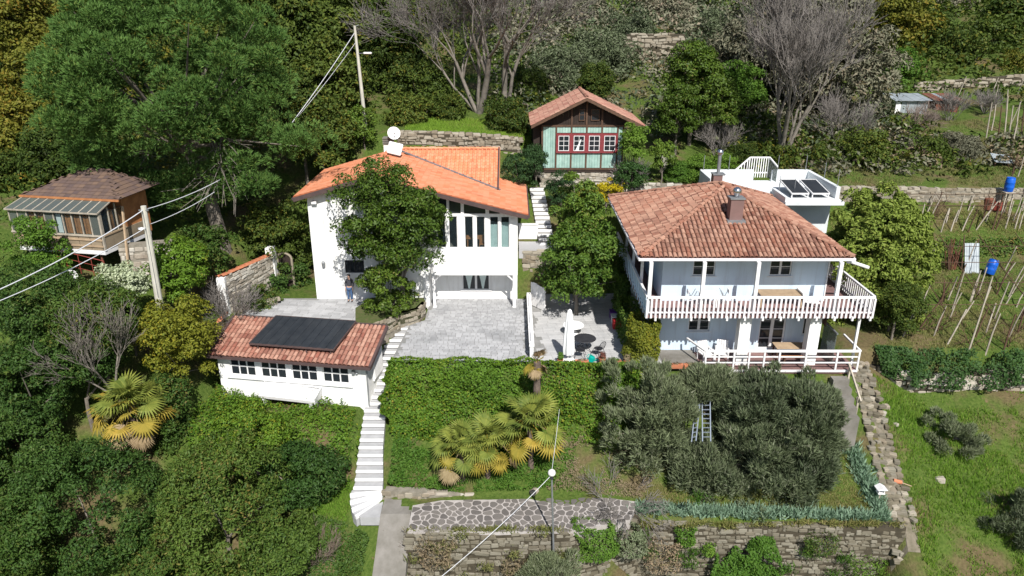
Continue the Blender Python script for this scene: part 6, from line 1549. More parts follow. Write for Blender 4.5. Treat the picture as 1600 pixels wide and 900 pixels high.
# undergrowth that covers the wooded slope between the trees: nobody could count it
def undergrowth(label, boxes, K, lm, seed, per=34, rr=(.7,1.9), ls=(.28,.48), skip=()):
    rng = np.random.default_rng(seed); X, Y = [], []
    for (xa,xb,ya,yb,wt) in boxes:
        m = int(K*wt); X.append(rng.uniform(xa,xb,m)); Y.append(rng.uniform(ya,yb,m))
    X, Y = np.concatenate(X), np.concatenate(Y)
    ok = np.abs(X) < Y*.78+8
    for (xa,xb,ya,yb) in skip: ok &= ~((X > xa) & (X < xb) & (Y > ya) & (Y < yb))
    X, Y = X[ok], Y[ok]; r = rng.uniform(*rr,len(X))*(1+(Y-55)/120); c = np.stack([X,Y,terrain(X,Y)+r*.25],1)
    p, nr = crown_leaves(rng, c, r, per, .8)
    o = meshobj('undergrowth', leaf_mesh(p, nr, rng.uniform(*ls,len(p))*np.repeat(1+(Y-55)/90,per), .5, rng), lm); tag(o,label,'undergrowth',kind='stuff')
SK = [(-9,2.5,50,58.2),(0,13,50,60),(13,22,50,54)]
undergrowth('dark undergrowth covering the wooded slope behind villa and pine',[(-75,-12,46,60,.3),(-75,2,58,110,.7)],1500,L_FOR,901,skip=SK+[(-30,-20,38,46.5)])
undergrowth('yellow-green undergrowth on the far left slope',[(-70,-22,48,95,1)],420,L_FORY,902,skip=[(-30,-20,38,47)])
undergrowth('dark scrub on the slope left of the cabin',[(-60,-28.5,26,52,1)],420,L_HEDGE2,907,rr=(.6,1.5),ls=(.16,.28))
undergrowth('grey-green scrub on the slope behind the chalet',[(-2,32,60,112,1)],620,L_GREYB,903,skip=SK)
undergrowth('dull green scrub between the olives behind the chalet',[(-2,34,59,112,1)],420,L_OLIVE,904,skip=SK)
undergrowth('dark scrub on the slope behind the tin sheds',[(16,34,55,66,.2),(26,80,76,112,.8)],640,L_FOR,905,skip=SK)
undergrowth('grey-green scrub between roof terrace and tin sheds',[(22,52,53.5,67,1)],210,L_GREYB,908,rr=(.5,1.3),skip=[(33.5,46,61,71),(30,50,51,55)])
undergrowth('dark low scrub above the vineyard wall',[(21,60,53,74,1)],170,L_FOR,909,rr=(.5,1.2),skip=[(33.5,46,60,71)])
undergrowth('brownish scrub above the vineyard wall',[(20,46,55,70,1)],130,L_BRUSH,906,rr=(.4,1.1),skip=[(32,48,62,71)])

# ---- hedges and ivy banks
def bank(name, label, cat, lm, pts_fn, n, size, seed, asp=.6, kind=None, rough=.12, jit=.7, group=None, ragged=None, edge=True):
    """leaves over a surface pts_fn(u,v)->(pos,nrm)"""
    rng = np.random.default_rng(seed); u, v = rng.random(n), rng.random(n)
    p, nr = pts_fn(u, v)
    bump = vn3(p, 2.6, seed)*rough*1.1+vn3(p, .9, seed+3)*rough*1.8+vn3(p, 6.0, seed+5)*rough*.5
    p = p+unit(nr)*(bump+rng.uniform(-rough,rough*.4,n))[:,None]
    if ragged:
        keep = vn3(p,1.1,seed+9)+.5*vn3(p,3.1,seed+11)+rng.normal(size=n)*.12 > ragged-1.6*np.minimum.reduce([u,1-u,v,1-v])*(1 if edge else 0)
        p, nr = p[keep], nr[keep]; n = len(p)
    me = leaf_mesh(p, unit(nr)+np.array([0,-.1,.45])+rng.normal(size=p.shape)*jit, size*rng.uniform(.7,1.35,n), asp, rng)
    o = meshobj(name, me, lm); tag(o, label, cat, group, kind)
    return o
def ruled(c0, c1, crown=0.0):
    """surface between two polylines (bottom, top), bulged outwards"""
    c0, c1 = np.array(c0, float), np.array(c1, float)
    def along(c,u):
        t = np.linspace(0,1,len(c)); return np.stack([np.interp(u,t,c[:,k]) for k in range(3)],1)
    def f(u,v):
        a, b = along(c0,u), along(c1,u); d = b-a; t = along(c0,np.clip(u+.01,0,1))-along(c0,np.clip(u-.01,0,1))
        nr = unit(np.cross(t,d)); p = a+d*v[:,None]+nr*(crown*np.sin(np.pi*v))[:,None]; return p, nr
    return f
HB = [(-6.35,33.6,-2.9),(-6.25,33.1,-3.35),(-4,33.0,-3.4),(-1,33.0,-3.4),(2,33.0,-3.3),(5,32.9,-3.3),(6.8,33.0,-3.1)]
HTp = [(-6.45,35.4,0.1),(-6.4,35.3,0.32),(-4,35.2,0.34),(-1,35.2,0.34),(2,35.05,0.34),(5,34.95,0.32),(6.9,34.9,0.30)]
bank('ivy_hedge','broad bright green ivy bank below the two patios','hedge',L_IVY,ruled(HB,HTp,.35),36000,.13,501,rough=.26,jit=.9,ragged=-.95,edge=False)
_hc = bank('crest',None,None,L_IVY,ruled([(-6.5,35.2,.34),(6.9,34.75,.32)],[(-6.5,35.62,.26),(6.9,35.15,.26)],.12),3800,.12,502,rough=.08)
_hc.parent = bpy.data.objects['ivy_hedge']
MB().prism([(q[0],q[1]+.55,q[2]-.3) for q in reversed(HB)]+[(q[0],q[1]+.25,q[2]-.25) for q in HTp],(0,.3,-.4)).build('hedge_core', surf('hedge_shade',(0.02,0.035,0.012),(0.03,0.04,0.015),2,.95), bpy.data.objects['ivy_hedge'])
# climbing ivy pillar between garden patio and balcony house
def column(cx, cy, rx, ry, z0, z1, wob=.1):
    def f(u,v):
        a = u*2*np.pi; k = 1-.25*np.clip((v-.75)/.25,0,1)**2+wob*np.sin(v*9+a*2)
        p = np.stack([cx+rx*np.cos(a)*k, cy+ry*np.sin(a)*k, z0+(z1-z0)*v],1); return p, np.stack([np.cos(a),np.sin(a),.35+.8*np.clip((v-.8)/.2,0,1)],1)
    return f
bank('ivy_screen','tall bright ivy screen between the garden patio and the balcony house','hedge',L_YEL,column(7.05,36.0,.8,1.0,-.1,2.5),7000,.13,503)
bank('ivy_screen','narrow green climber growing up beside the side balcony','hedge',L_MAG2,column(6.7,39.0,.5,2.3,-.1,1.9),6500,.13,504)
bank('ivy_screen','dark climber under the side balcony corner','hedge',L_HEDGE2,column(6.8,42.6,.45,1.5,-.1,2.6),3500,.14,505)
# ivy slope in front of annex, down to the trees
def slope(poly, lift=.12):
    xs = [q[0] for q in poly]; ys = [q[1] for q in poly]
    def f(u,v):
        m = len(u); P = []
        rng = np.random.default_rng(int(abs(xs[0])*100)+m); k = 0
        X, Y = np.empty(0), np.empty(0)
        while len(X) < m:
            a = rng.uniform(min(xs),max(xs),m); b = rng.uniform(min(ys),max(ys),m)
            ok = np.array([in_poly(q,r_,poly) for q,r_ in zip(a,b)]); X = np.concatenate([X,a[ok]]); Y = np.concatenate([Y,b[ok]])
        X, Y = X[:m], Y[:m]; z = terrain(X,Y); e = .1
        nx = -(terrain(X+e,Y)-z)/e; ny = -(terrain(X,Y+e)-z)/e
        return np.stack([X,Y,z+lift],1), np.stack([nx,ny,np.ones(m)],1)
    return f
bank('ivy_bank','dense green ivy covering the bank below the annex','ivy',L_IVY,slope([(-16.5,31.5),(-8.2,30.6),(-7.9,32),(-8.0,34.6),(-9,35.0),(-16.4,36.2),(-17.2,34)],.25),19000,.13,506,kind='stuff',rough=.3,ragged=-.75,edge=False)
bank('ivy_bank','clipped green ground cover left of the concrete ramp','ivy',L_HEDGE,slope([(-10.5,26.0),(-7.4,26.0),(-6.75,28.4),(-8.2,29.2),(-10.2,29.6)],.35),7000,.12,507,kind='stuff',rough=.2)
bank('ivy_bank','dark ivy curtain hanging over the terrace wall below the vineyard','hedge',L_IVYD,ruled([(20.6,36.6,-1.2),(22.4,35.9,-1.7),(26,35.6,-1.75),(29.5,35.6,-.9),(31,35.8,-.4)],[(20.3,37.2,.3),(22.4,37.0,.25),(26,36.9,.25),(29.5,36.8,.3),(31,36.8,.3)],.3),13000,.13,508,rough=.26,ragged=-.1)
bank('ivy_bank','green plants along the edge between the two vineyard terraces','hedge',L_HEDGE,ruled([(29,47.4,2.0),(40,47.4,2.2)],[(29,48.3,3.2),(40,48.3,3.3)],.2),3500,.15,509,rough=.16)
bank('ivy_patch','green ivy patch spreading down the lower stone wall','ivy',L_FORB,ruled([(9.4,28.3,-9.2),(13.6,28.3,-9.2)],[(10.0,28.75,-5.7),(12.6,28.7,-5.9)],.35),13000,.12,510,rough=.25,ragged=.05)
bank('lavender_bush','soft green bush spilling over the path edge','shrub',L_FORB,column(3.9,28.2,1.05,.8,-6.3,-4.5),5500,.10,511,rough=.15)
bank('lavender_bush','small grey-green bush right of the soft green one','shrub',L_OLIVE,column(5.6,28.3,.7,.5,-6.4,-4.9),2200,.10,512,rough=.12)
bank('weed_tuft','green weeds on top of the lower stone wall','weeds',L_FORB,column(8.4,28.75,.5,.3,-6.3,-5.3),900,.10,513)
bank('weed_tuft','small green weeds hanging on the stone wall','weeds',L_FORB,column(9.6,28.6,.35,.25,-6.8,-6.1),500,.10,514)
for i_,(x_,y_,z0_,z1_,l_,m_) in enumerate(((-3.4,27.35,-6.4,-4.9,'dry brown scrub on the left end of the lower wall',L_BRUSH),(0.4,27.3,-7.4,-6.0,'dry scrub low on the left stone wall',L_BRUSH),(14.6,28.4,-6.6,-5.5,'brown-green scrub on the right part of the long wall',L_HEDGE),(7.3,28.45,-7.6,-5.9,'dry scrub at the left end of the long wall',L_BRUSH),(17.2,28.4,-8.4,-6.9,'green scrub near the right end of the long wall',L_FORB))):
    bank('wall_scrub',l_,'shrub',m_,column(x_,y_,.8,.35,z0_,z1_),1300,.12,530+i_,rough=.2,asp=.3)
bank('leafy_bank','overgrown green strip at the foot of the palms','ground cover',L_FORB,slope([(-6.2,30.7),(-4,30.5),(0,30.55),(3.0,30.8),(3.4,33.3),(0,33.4),(-6.2,33.6)],.18),16000,.16,515,kind='stuff',rough=.2,asp=.3,ragged=-.5,edge=False)
bank('dry_bank','dry brown brush right of the palms','ground cover',L_BRUSH,slope([(1.6,30.6),(6.4,30.3),(7.6,31.8),(6.6,33.2),(2.8,33.2)],.12),6500,.12,516,kind='stuff',rough=.14,asp=.25,ragged=-.1,edge=False)

# weeds and dry tufts along the tops of the lower walls
for i,(xa,xb,y_,z_,n_,lm_,l_) in enumerate(((-4.8,2.4,27.9,-4.8,1500,L_GRASSD,'dry weeds along the outer edge of the crazy-paved path'),(6.3,18.6,28.95,-5.3,2600,L_GRASSD,'dry grass fringe on top of the long stone wall'),(6.3,18.6,28.5,-7.2,2200,L_FORB,'scattered weeds rooted in the face of the long stone wall'),(-4.6,2.4,27.3,-6.6,1500,L_GRASSD,'scattered weeds rooted in the face of the left stone wall'))):
    rng = np.random.default_rng(950+i); k_ = 26 if i < 2 else 16
    cc = rng.uniform(xa,xb,k_); ci = rng.integers(0,k_,n_); sp_z = .06 if i < 2 else 1.2
    cz_ = z_+rng.normal(size=k_)*sp_z
    p = np.stack([cc[ci]+rng.normal(size=n_)*.22, y_+rng.normal(size=n_)*.08, cz_[ci]+rng.normal(size=n_)*(.03 if i < 2 else .16)],1)
    o = meshobj('weeds', blade_mesh(p, np.array([0,-.35,.8])+rng.normal(size=p.shape)*.45, rng.uniform(.1,.3,n_), .05, rng), lm_); tag(o,l_,'weeds',kind='stuff')

# ---- grass
def grass(label, poly, n, lm, h, seed, lean=.35):
    rng = np.random.default_rng(seed); f = slope(poly, 0.0); p, nr = f(rng.random(n), rng.random(n))
    pat = vn3(p,.55,seed)+.6*vn3(p,1.7,seed+1)
    keep = pat > -.45+rng.normal(size=n)*.25; p, nr, pat = p[keep], nr[keep], pat[keep]
    m = len(p); hh = h*(1+.5*pat)*rng.uniform(.5,1.3,m)
    nb = 4; base = np.repeat(p,nb,0)+rng.normal(size=(m*nb,3))*np.array([.05,.05,0])
    me = blade_mesh(base, np.array([0,0,1.])+rng.normal(size=base.shape)*lean, np.repeat(hh,nb), .035, rng)
    o = meshobj('grass', me, lm); tag(o, label, 'grass', kind='stuff')
grass('lush grass on the slope right of the stone path',[(19.8,26),(34,24),(40,30),(40,36),(22.5,36.2),(19.9,36.2),(19.4,30)],23000,L_GRASS,.21,601)
grass('short grass under the lower vineyard stakes',[(20.5,37.4),(42,37.2),(44,47.4),(22,47.4)],15000,L_GRASSD,.13,602)
grass('short grass under the upper vineyard stakes',[(22,48.7),(44,48.7),(44,51.2),(22,51.2)],7000,L_GRASSD,.13,603)
grass('dry grass above the vineyard wall',[(21.5,52),(48,52),(50,66),(26,66)],10000,L_GRASSD,.22,604)
grass('thin grass under the front olive trees',[(6.3,29.4),(18.2,29.3),(18.3,32.8),(7.5,33)],9000,L_GRASSD,.11,605)
grass('grass above the terrace wall behind the villa',[(-8,54.9),(1.5,54.9),(1.5,58.5),(-8,58.5)],4500,L_GRASS,.16,606)
grass('green grass tufts at the foot of the stairs',[(-10.2,28.4),(-8.1,29.1),(-8.0,31.0),(-10.2,30.6)],2500,L_GRASS,.15,607)

# ---- iris border
def iris(label, line, n, seed, w=.25):
    rng = np.random.default_rng(seed); line = np.array(line); u = rng.random(n); t = np.linspace(0,1,len(line))
    c = np.stack([np.interp(u,t,line[:,0])+rng.normal(size=n)*w*.5, np.interp(u,t,line[:,1])+rng.normal(size=n)*w*.5],1); z = terrain(c[:,0],c[:,1])
    nb = 6; base = np.repeat(np.column_stack([c,z]),nb,0)+rng.normal(size=(n*nb,3))*np.array([.06,.06,0])
    d = np.array([0,-.1,1.])+rng.normal(size=base.shape)*np.array([.5,.5,.15]); L = rng.uniform(.3,.58,n*nb)
    s = unit(np.cross(unit(d), rng.normal(size=d.shape))); d = unit(d); W = .035
    V = np.empty((n*nb,4,3)); V[:,0] = base-s*W; V[:,1] = base+s*W; V[:,2] = base+d*L[:,None]*.6+s*W*1.1; V[:,3] = base+d*L[:,None]
    o = meshobj('iris_border', np_mesh('iris_border',V.reshape(-1,3),np.arange(n*nb*4).reshape(-1,4)), L_IRIS); tag(o,label,'flower border')
iris('long row of grey-green iris leaves above the stone wall',[(5.9,29.65),(10,29.55),(14,29.45),(18.0,29.3)],620,701)
iris('row of iris leaves running up beside the stone path',[(18.1,29.4),(18.0,30.6),(17.8,31.8),(17.6,32.8)],330,702,.32)

# ---- palms
def fan_mesh(seed, nb=22, R_=.75, arc=250, fold=.12):
    rng = random.Random(seed); m = MB()
    for k in range(nb):
        a = R(-arc/2+arc*k/(nb-1)); r = R_*(1-.22*abs(2*k/(nb-1)-1)**2)*rng.uniform(.93,1.05)
        d = Vector((math.sin(a),math.cos(a),0)); s = Vector((d.y,-d.x,0)); w = .034+.012*math.cos(a)
        dr = -rng.uniform(.1,.3)*r
        m.add([d*.03, d*r*.55+s*w+Vector((0,0,fold*.3)), d*r*.55-s*w+Vector((0,0,fold*.3-.02)), d*r+Vector((0,0,dr))],[(0,2,3,1)])
    m.tube([(0,-1.15,.12),(0,-.55,.08),(0,.03,0)],[.024,.018,.012],4)
    return m.mesh('frond')
FANS = {}
for key, mt in (('g',L_PALM),('y',L_PALMY),('d',L_PALMD)):
    FANS[key] = []
    for s in range(2):
        me = fan_mesh(s+(5 if key=='d' else 0), arc=250 if key!='d' else 150); me.materials.append(mt); FANS[key].append(me)
def palm(loc, h, label, n, seed, scale=1.0, yfrac=.35, dfrac=.05, tr=.13, lean=(0,0)):
    rng = random.Random(seed); e = empty('fan_palm', loc, label, 'palm tree'); loc = Vector(loc)
    top = loc+Vector((lean[0],lean[1],h))
    m = MB(); pts = []; rr = []
    for i in range(9):
        t = i/8; pts.append(loc.lerp(top,t)-Vector((0,0,.3 if i==0 else 0))); rr.append(tr*(1+.15*math.sin(i*2.6)+.1*(i%2)))
    m.tube(pts, rr, 9); m.build('trunk', PALMTR, e)
    inv = world_of(e).inverted()
    for i in range(n):
        t = min(.999,max(0,i/n)); el = R(82-115*t+rng.uniform(-14,14)); az = i*2.399+rng.uniform(-.2,.2)
        tk = t+rng.uniform(-.2,.2); key = 'g' if tk < 1-yfrac-dfrac else ('y' if tk < 1-dfrac else 'd')
        d = Vector((math.cos(el)*math.cos(az),math.cos(el)*math.sin(az),math.sin(el)))
        up = Vector((0,0,1)); s = d.cross(up).normalized(); nn = s.cross(d).normalized()
        if nn.z < 0: nn = -nn
        s = d.cross(nn); k = scale*rng.uniform(.85,1.1)
        c = top+d*1.1*k
        M = Matrix(((s.x*k,d.x*k,nn.x*k,c.x),(s.y*k,d.y*k,nn.y*k,c.y),(s.z*k,d.z*k,nn.z*k,c.z),(0,0,0,1))) @ Matrix.Rotation(rng.uniform(-.5,.5),4,'Y') @ Matrix.Rotation(rng.uniform(-.75,-.05),4,'X')
        o = bpy.data.objects.new('frond', FANS[key][i%2]); COL.objects.link(o); o.parent = e; o.matrix_parent_inverse = inv; o.matrix_basis = M
    return e
def gp(px,py,y): c = PY(px,py,y); return Vector((c.x,y,gz(c.x,y)))
p = gp(722,735,31.2); palm(p, 1.75, 'left fan palm with yellowing lower fronds below the ivy bank', 34, 1, 1.0, .40, .0)
p = gp(762,735,31.4); palm(p, 1.75, 'middle fan palm with yellow hanging fronds below the ivy bank', 32, 2, 1.0, .36, .02)
p = gp(830,720,31.8); palm(p, 2.3, 'right fan palm with long green fronds below the ivy bank', 36, 3, 1.15, .25, lean=(-.1,0))
p = PY(210,668,32.0); palm((p.x,32.0,gz(p.x,32.0)), max(1.0,p.z+.9-gz(p.x,32.0)), 'yellowing fan palm among the hedges on the left', 54, 4, 1.15, .42, .16)
dp = Vector((1.28,33.4,gz(1.28,33.4))); tp = PY(840,566,33.4)
palm((dp.x,33.4,dp.z), tp.z-dp.z, 'tall dying palm with a few hanging dry fronds', 0, 5, tr=.17)
e = bpy.data.objects[[o.name for o in bpy.data.objects if o.get('label')=='tall dying palm with a few hanging dry fronds'][0]]
inv = world_of(e).inverted(); rng_ = random.Random(3)
for i in range(12):
    az = i*.52+.2; el = R(-30-rng_.uniform(0,45)) if i < 9 else R(70); key = 'y' if i in (4,5,6,7) else 'd'
    d = Vector((math.cos(el)*math.cos(az),math.cos(el)*math.sin(az),math.sin(el))); s = d.cross(Vector((0,0,1))).normalized(); nn = s.cross(d); s = d.cross(nn); k = .75
    c = Vector((dp.x,33.4,tp.z))+d*.42
    o = bpy.data.objects.new('frond', FANS[key][i%2]); COL.objects.link(o); o.parent = e; o.matrix_parent_inverse = inv
    o.matrix_basis = Matrix(((s.x*k,d.x*k,nn.x*k,c.x),(s.y*k,d.y*k,nn.y*k,c.y),(s.z*k,d.z*k,nn.z*k,c.z),(0,0,0,1)))

# ================================================================== pots along the patio edge
pot('planter',3.75,35.42,.72,.24,.24,'long terracotta planter right of the parasol base',L_BRUSH,.06,n=80)
pot('flower_pot',4.85,35.5,.42,.42,.38,'round terracotta pot with dark red plant beside the teal can',leaf('red_leaf',(.12,.04,.035),(.2,.07,.05)),.2,False)
pot('planter',5.55,35.4,.62,.26,.26,'short terracotta planter with small flowers on the patio edge',L_FORB,.10,n=120)
pot('flower_pot',6.15,35.4,.38,.38,.30,'terracotta pot with brownish plant beside the ivy screen',L_BRUSH,.2,False)
pot('flower_pot',2.6,35.5,.34,.34,.28,'terracotta pot with green plant left of the parasol',L_FORB,.28,False)
pot('planter',8.75,35.0,.7,.24,.24,'long terracotta planter under the left end of the deck',L_BRUSH,.05,n=60)
pot('planter',9.45,35.0,.62,.24,.24,'terracotta planter left of the deck railing',L_BRUSH,.05,n=60)
w = empty('watering_can',(4.32,35.75,0),'teal plastic watering can on the patio edge','watering can')
Tw = Matrix.Translation((4.3,35.75,.17)) @ Matrix.Rotation(R(20),4,'Y')
MB(Tw).lathe([(.16,-.15),(.18,-.13),(.18,.12),(.12,.17),(.02,.18)],(0,0,0),14).build('body',TEAL,w); MB(Tw).tube([(.15,0,-.08),(.36,0,.12),(.44,0,.17)],[.035,.025,.04],6).build('spout',TEAL,w); MB(Tw).tube([(-.16,0,-.05),(-.3,0,.05),(-.25,0,.2),(-.05,0,.22)],.02,5).build('handle',TEAL,w)
for i,(y,z,m_,l,wd) in enumerate(((41.6,.02,surf('purple_cloth',(.10,.03,.20)),'purple crate under the side balcony',.5),(40.9,.02,surf('white_crate',(.6,.6,.6)),'white crate under the side balcony',.5),(40.2,.02,surf('red_crate',(.45,.03,.03)),'red crate under the side balcony',.5))):
    e = empty('crate',(6.25,y,0),l,'crate'); m = MB()
    m.box(6.02,6.5,y-.24,y+.24,.02,.06).box(6.02,6.06,y-.24,y+.24,.062,.5).box(6.46,6.5,y-.24,y+.24,.062,.5).box(6.062,6.458,y-.24,y-.2,.062,.5).box(6.062,6.458,y+.2,y+.24,.062,.5).build('box',m_,e)
    boxo('lid',6.0,6.52,y-.26,y+.26,.502,.54,m_,e)

# ================================================================== ladders leaning in the olive
for i,(px0,px1,l) in enumerate(((1084,1093,'left aluminium ladder leaning in the olive trees'),(1104,1103,'right aluminium ladder leaning in the olive trees'))):
    a, b = PY(px0,690,30.9), PY(px1,606,33.4); a.z = min(a.z, a.z)
    e = empty('ladder',a,l,'ladder'); s = Vector((.2,0,0)) if i else Vector((.12,.05,0))
    MB().bar(a-s,b-s,.05,.08).build('stile',ALU,e); MB().bar(a+s,b+s,.05,.08).build('stile',ALU,e)
    for k in range(1,12):
        p = a+(b-a)*k/12; MB().bar(p-s,p+s,.035).build('rung',ALU,e)

# ================================================================== right-hand stone path, bird house, pipe
sp_ = empty('stone_path',(18.6,32,-4),'rough stone steps descending along the right lawn','stairs')
rng_ = random.Random(8)
mb = MB()
for i in range(20):
    q = []
    for t in (i/20,(i+1)/20):
        y = 36.3-8.0*t; x = 18.75+.45*math.sin(t*2.2)-.25*t+.1; q.append([(x-.6,y,gz(x-.6,y)+.03),(x,y,gz(x,y)+.06),(x+.6,y,gz(x+.6,y)+.03)])
    mb.add([q[1][0],q[1][1],q[1][2],q[0][2],q[0][1],q[0][0]],[(0,1,4,5),(1,2,3,4)])
mb.build('path_bed',surf('path_rubble',(.20,.17,.13),(.11,.10,.065),2,.95,.8),sp_)
for i in range(30):
    t = i/29; y = 36.3-8.0*t; z = gz(18.7,y)+.02; x = 18.75+.45*math.sin(t*2.2)-.25*t+.1
    for q in range(4):
        w_ = rng_.uniform(.2,.42); xx = x-.48+q*.32+rng_.uniform(-.08,.08)
        o = bpy.data.objects.new('stone',fresh(STONES[i%6:i%6+1],STONE_Y if (i+q)%3 else STONE)[0]); COL.objects.link(o); o.parent = sp_; o.matrix_parent_inverse = world_of(sp_).inverted()
        o.location = (xx,y+rng_.uniform(-.1,.1),z-.03); o.scale = (w_,rng_.uniform(.2,.32),.2); o.rotation_euler = (0,0,rng_.uniform(-.5,.5))
st2 = empty('concrete_steps',(17.2,34,-1),'pale concrete steps at the right end of the deck','stairs')
for i in range(5): boxo('step',16.9,17.75,34.75-.42*i-.45,34.75-.42*i,gz(17.3,34.3-.42*i)-.5,-.35-.32*i,CONCRETE,st2)
MB().bar((17.85,34.9,.3),(17.95,33.2,-1.0),.08,.1).build('handrail',WOODG,st2)
for (y,z) in ((34.8,.25),(33.4,-.85)): boxo('rail_post',17.85,17.95,y-.05,y+.05,z-1.0,z,WOODG,st2)
p = gp(1370,795,30.2); bh = empty('bird_house',p,'small white bird house on a post beside the iris row','bird house')
x,y,z = p.x,30.2,gz(p.x,30.2); boxo('post',x-.04,x+.04,y-.04,y+.04,z-.3,z+.55,WOODG,bh)
bm_ = MB(); bm_.box(x-.17,x+.17,y-.15,y+.15,z+.552,z+.6); 
for sx in (-.15,.11): bm_.box(x+sx,x+sx+.04,y-.13,y-.09,z+.6,z+.82).box(x+sx,x+sx+.04,y+.09,y+.13,z+.6,z+.82)
bm_.build('body',WPAINT,bh); boxo('back',x-.1,x+.1,y+.13,y+.15,z+.6,z+.82,DARKMET,bh)
MB().prism([(x-.25,y-.22,z+.82),(x+.25,y-.22,z+.82),(x,y-.22,z+.98)],(0,.44,0)).build('roof',WPAINT,bh)
p = G(1400,755); tp_ = empty('clay_pipe',p,'orange clay pipe lying on the right lawn','pipe'); MB().tube([p+Vector((-.15,0,.12)),p+Vector((.22,-.1,.10))],[.12,.10],10).build('pipe',TERRA,tp_); MB().tube([p+Vector((.22,-.1,.08)),p+Vector((.6,-.35,.05))],.03,5).build('rod',WOODP,tp_)
for i,(px,py,s,l) in enumerate(((1383,637,.3,'white stone nearest the path on the right lawn'),(1380,648,.26,'second white stone near the path on the right lawn'),(1399,665,.2,'small white stone higher on the right lawn'),(1467,752,.35,'pale boulder below the small olive bush'),(835,770,.3,'pale boulder between the palms and the globe lamp'),(695,738,.28,'grey stone left of the palms'))):
    p = G(px,py); o = bpy.data.objects.new('boulder',fresh(STONES[i%6:i%6+1],STONE_W)[0]); COL.objects.link(o); o.location = p; o.scale = (s*1.4,s,s*.9); o.rotation_euler = (0.1,.1,i); tag(o,l,'stone')
p = G(1470,565); 

# ================================================================== vineyard
def stake(a, b, r, label, group, mat=WOODG):
    a, b = Vector(a), Vector(b); o = MB().tube([a-Vector((0,0,.2)),a.lerp(b,.5)+Vector((random.uniform(-.05,.05),0,0)),b],[r*1.15,r,r*.8],6).build('vine_stake',mat); tag(o,label,'stake',group); return o
LOW = [((1431,520),(1471,468)),((1478,540),(1510,483)),((1513,549),(1551,432)),((1540,552),(1563,490)),((1567,552),(1587,491)),((1437,487),(1453,445)),((1416,465),(1418,439)),((1421,460),(1427,440)),((1463,520),(1475,490)),((1487,484),(1507,424)),((1516,472),(1532,424)),((1527,461),(1542,418)),((1556,461),(1584,407)),((1553,499),(1577,440)),((1575,464),(1600,416)),((1587,481),(1602,454)),((1470,478),(1476,438)),((1480,470),(1496,432)),((1540,520),(1556,474)),((1500,500),(1522,470)),((1590,520),(1606,470))]
UPR = [((1447,334),(1463,300)),((1458,344),(1472,300)),((1485,361),(1498,328)),((1502,362),(1523,320)),((1523,360),(1560,314)),((1550,360),(1568,306)),((1570,358),(1584,314)),((1585,359),(1600,313)),((1566,326),(1582,294)),((1581,276),(1591,240)),((1590,276),(1600,244)),((1478,350),(1484,326)),((1512,330),(1522,304)),((1535,345),(1545,312)),((1597,330),(1606,290))]
FAR = [((1541,215),(1550,160)),((1549,205),(1556,163)),((1560,215),(1565,165)),((1570,210),(1575,150)),((1577,210),(1583,165)),((1588,205),(1594,160)),((1596,210),(1601,165)),((1582,230),(1590,190)),((1572,195),(1575,140))]
tops = []
_rv = random.Random(12)
def grid_stakes(x0,x1,y0,y1,dx,dy,lst,h):
    y = y0
    while y < y1:
        x = x0+_rv.uniform(0,dx)
        while x < x1:
            EXTRA.append((lst,Vector((x,y,gz(x,y))),Vector((x+_rv.uniform(.1,.55),y+_rv.uniform(-.3,.3),gz(x,y)+h*_rv.uniform(.8,1.15))))); x += dx*_rv.uniform(.8,1.25)
        y += dy
EXTRA = []
grid_stakes(21.5,38,38.6,46.8,2.2,1.8,'lower',1.8); grid_stakes(23.5,40,49.3,51.0,1.7,.9,'upper',1.9); grid_stakes(40,56,60,73,3.0,4.2,'far',2.0)
for nm,a_,b_ in EXTRA: stake(a_,b_,.04,'weathered wooden stake standing in the %s vineyard' % nm,'%s vineyard stakes' % nm,WOODG if _rv.random()<.7 else WOODB)
wl = ['tall weathered vine stake','pale leaning vine stake','grey leaning vine stake']
for gi,(lst,nm) in enumerate(((LOW,'lower'),(UPR,'upper'),(FAR,'far'))):
    for i,(b_,t_) in enumerate(lst):
        g = G(*b_); t = PY(*t_, g.y+.15)
        if gi == 0 and i < 5: lb_ = ['leftmost','second','third','fourth','rightmost'][i]+' pale stake along the front edge of the lower vineyard'
        else: lb_ = 'weathered wooden stake standing in the %s vineyard' % nm
        stake(g, t, .045 if gi < 2 else .05, lb_, None if gi == 0 and i < 5 else '%s vineyard stakes' % nm, WOODG if (i*7+gi)%4 else WOODB)
        tops.append((gi,t,g))
def vine(p, seed, label):
    bare_tree('grape_vine', p, label, seed, [((random.uniform(-.3,.3),random.uniform(-.3,.3),1),1.0,.04)], 2, WOODB, WOODB, cat='vine', spread=.9, upw=.05, nb=(2,3), shrink=.8, minr=.014)['group'] = 'grape vines'
for i,(gi,t,g) in enumerate(tops):
    if gi < 2 and i % 2 == 0: vine(g+Vector((.35,.3,0)), 800+i, 'dark bare grape vine trained on the %s vineyard stakes' % ('lower' if gi == 0 else 'upper'))
for k,(y0,z0,x0,x1) in enumerate(((39.2,2.0,21.5,34),(41.2,2.6,21.8,36),(43.2,3.2,23.5,37),(45.2,3.6,25,38),(49.4,5.2,24,40),(50.6,5.7,25,40))):
    cable(catenary((x0,y0,z0),(x1,y0-.3,z0+.2),.12,10),.022,['first','second','third','fourth','fifth','sixth'][k]+' vineyard wire counted from the front',WOODB)
for k,(x0,y0,y1,z0,z1) in enumerate(((24.5,38.2,46.5,1.9,3.9),(27,38,46.5,1.9,3.9),(29.6,38,46.5,1.9,3.9),(32,38.2,46.5,2.0,4.0))):
    cable(catenary((x0,y0,z0),(x0+1.2,y1,z1),.1,10),.025,['leftmost','second','third','rightmost'][k]+' slanting vine rod across the lower vineyard',WOODB)
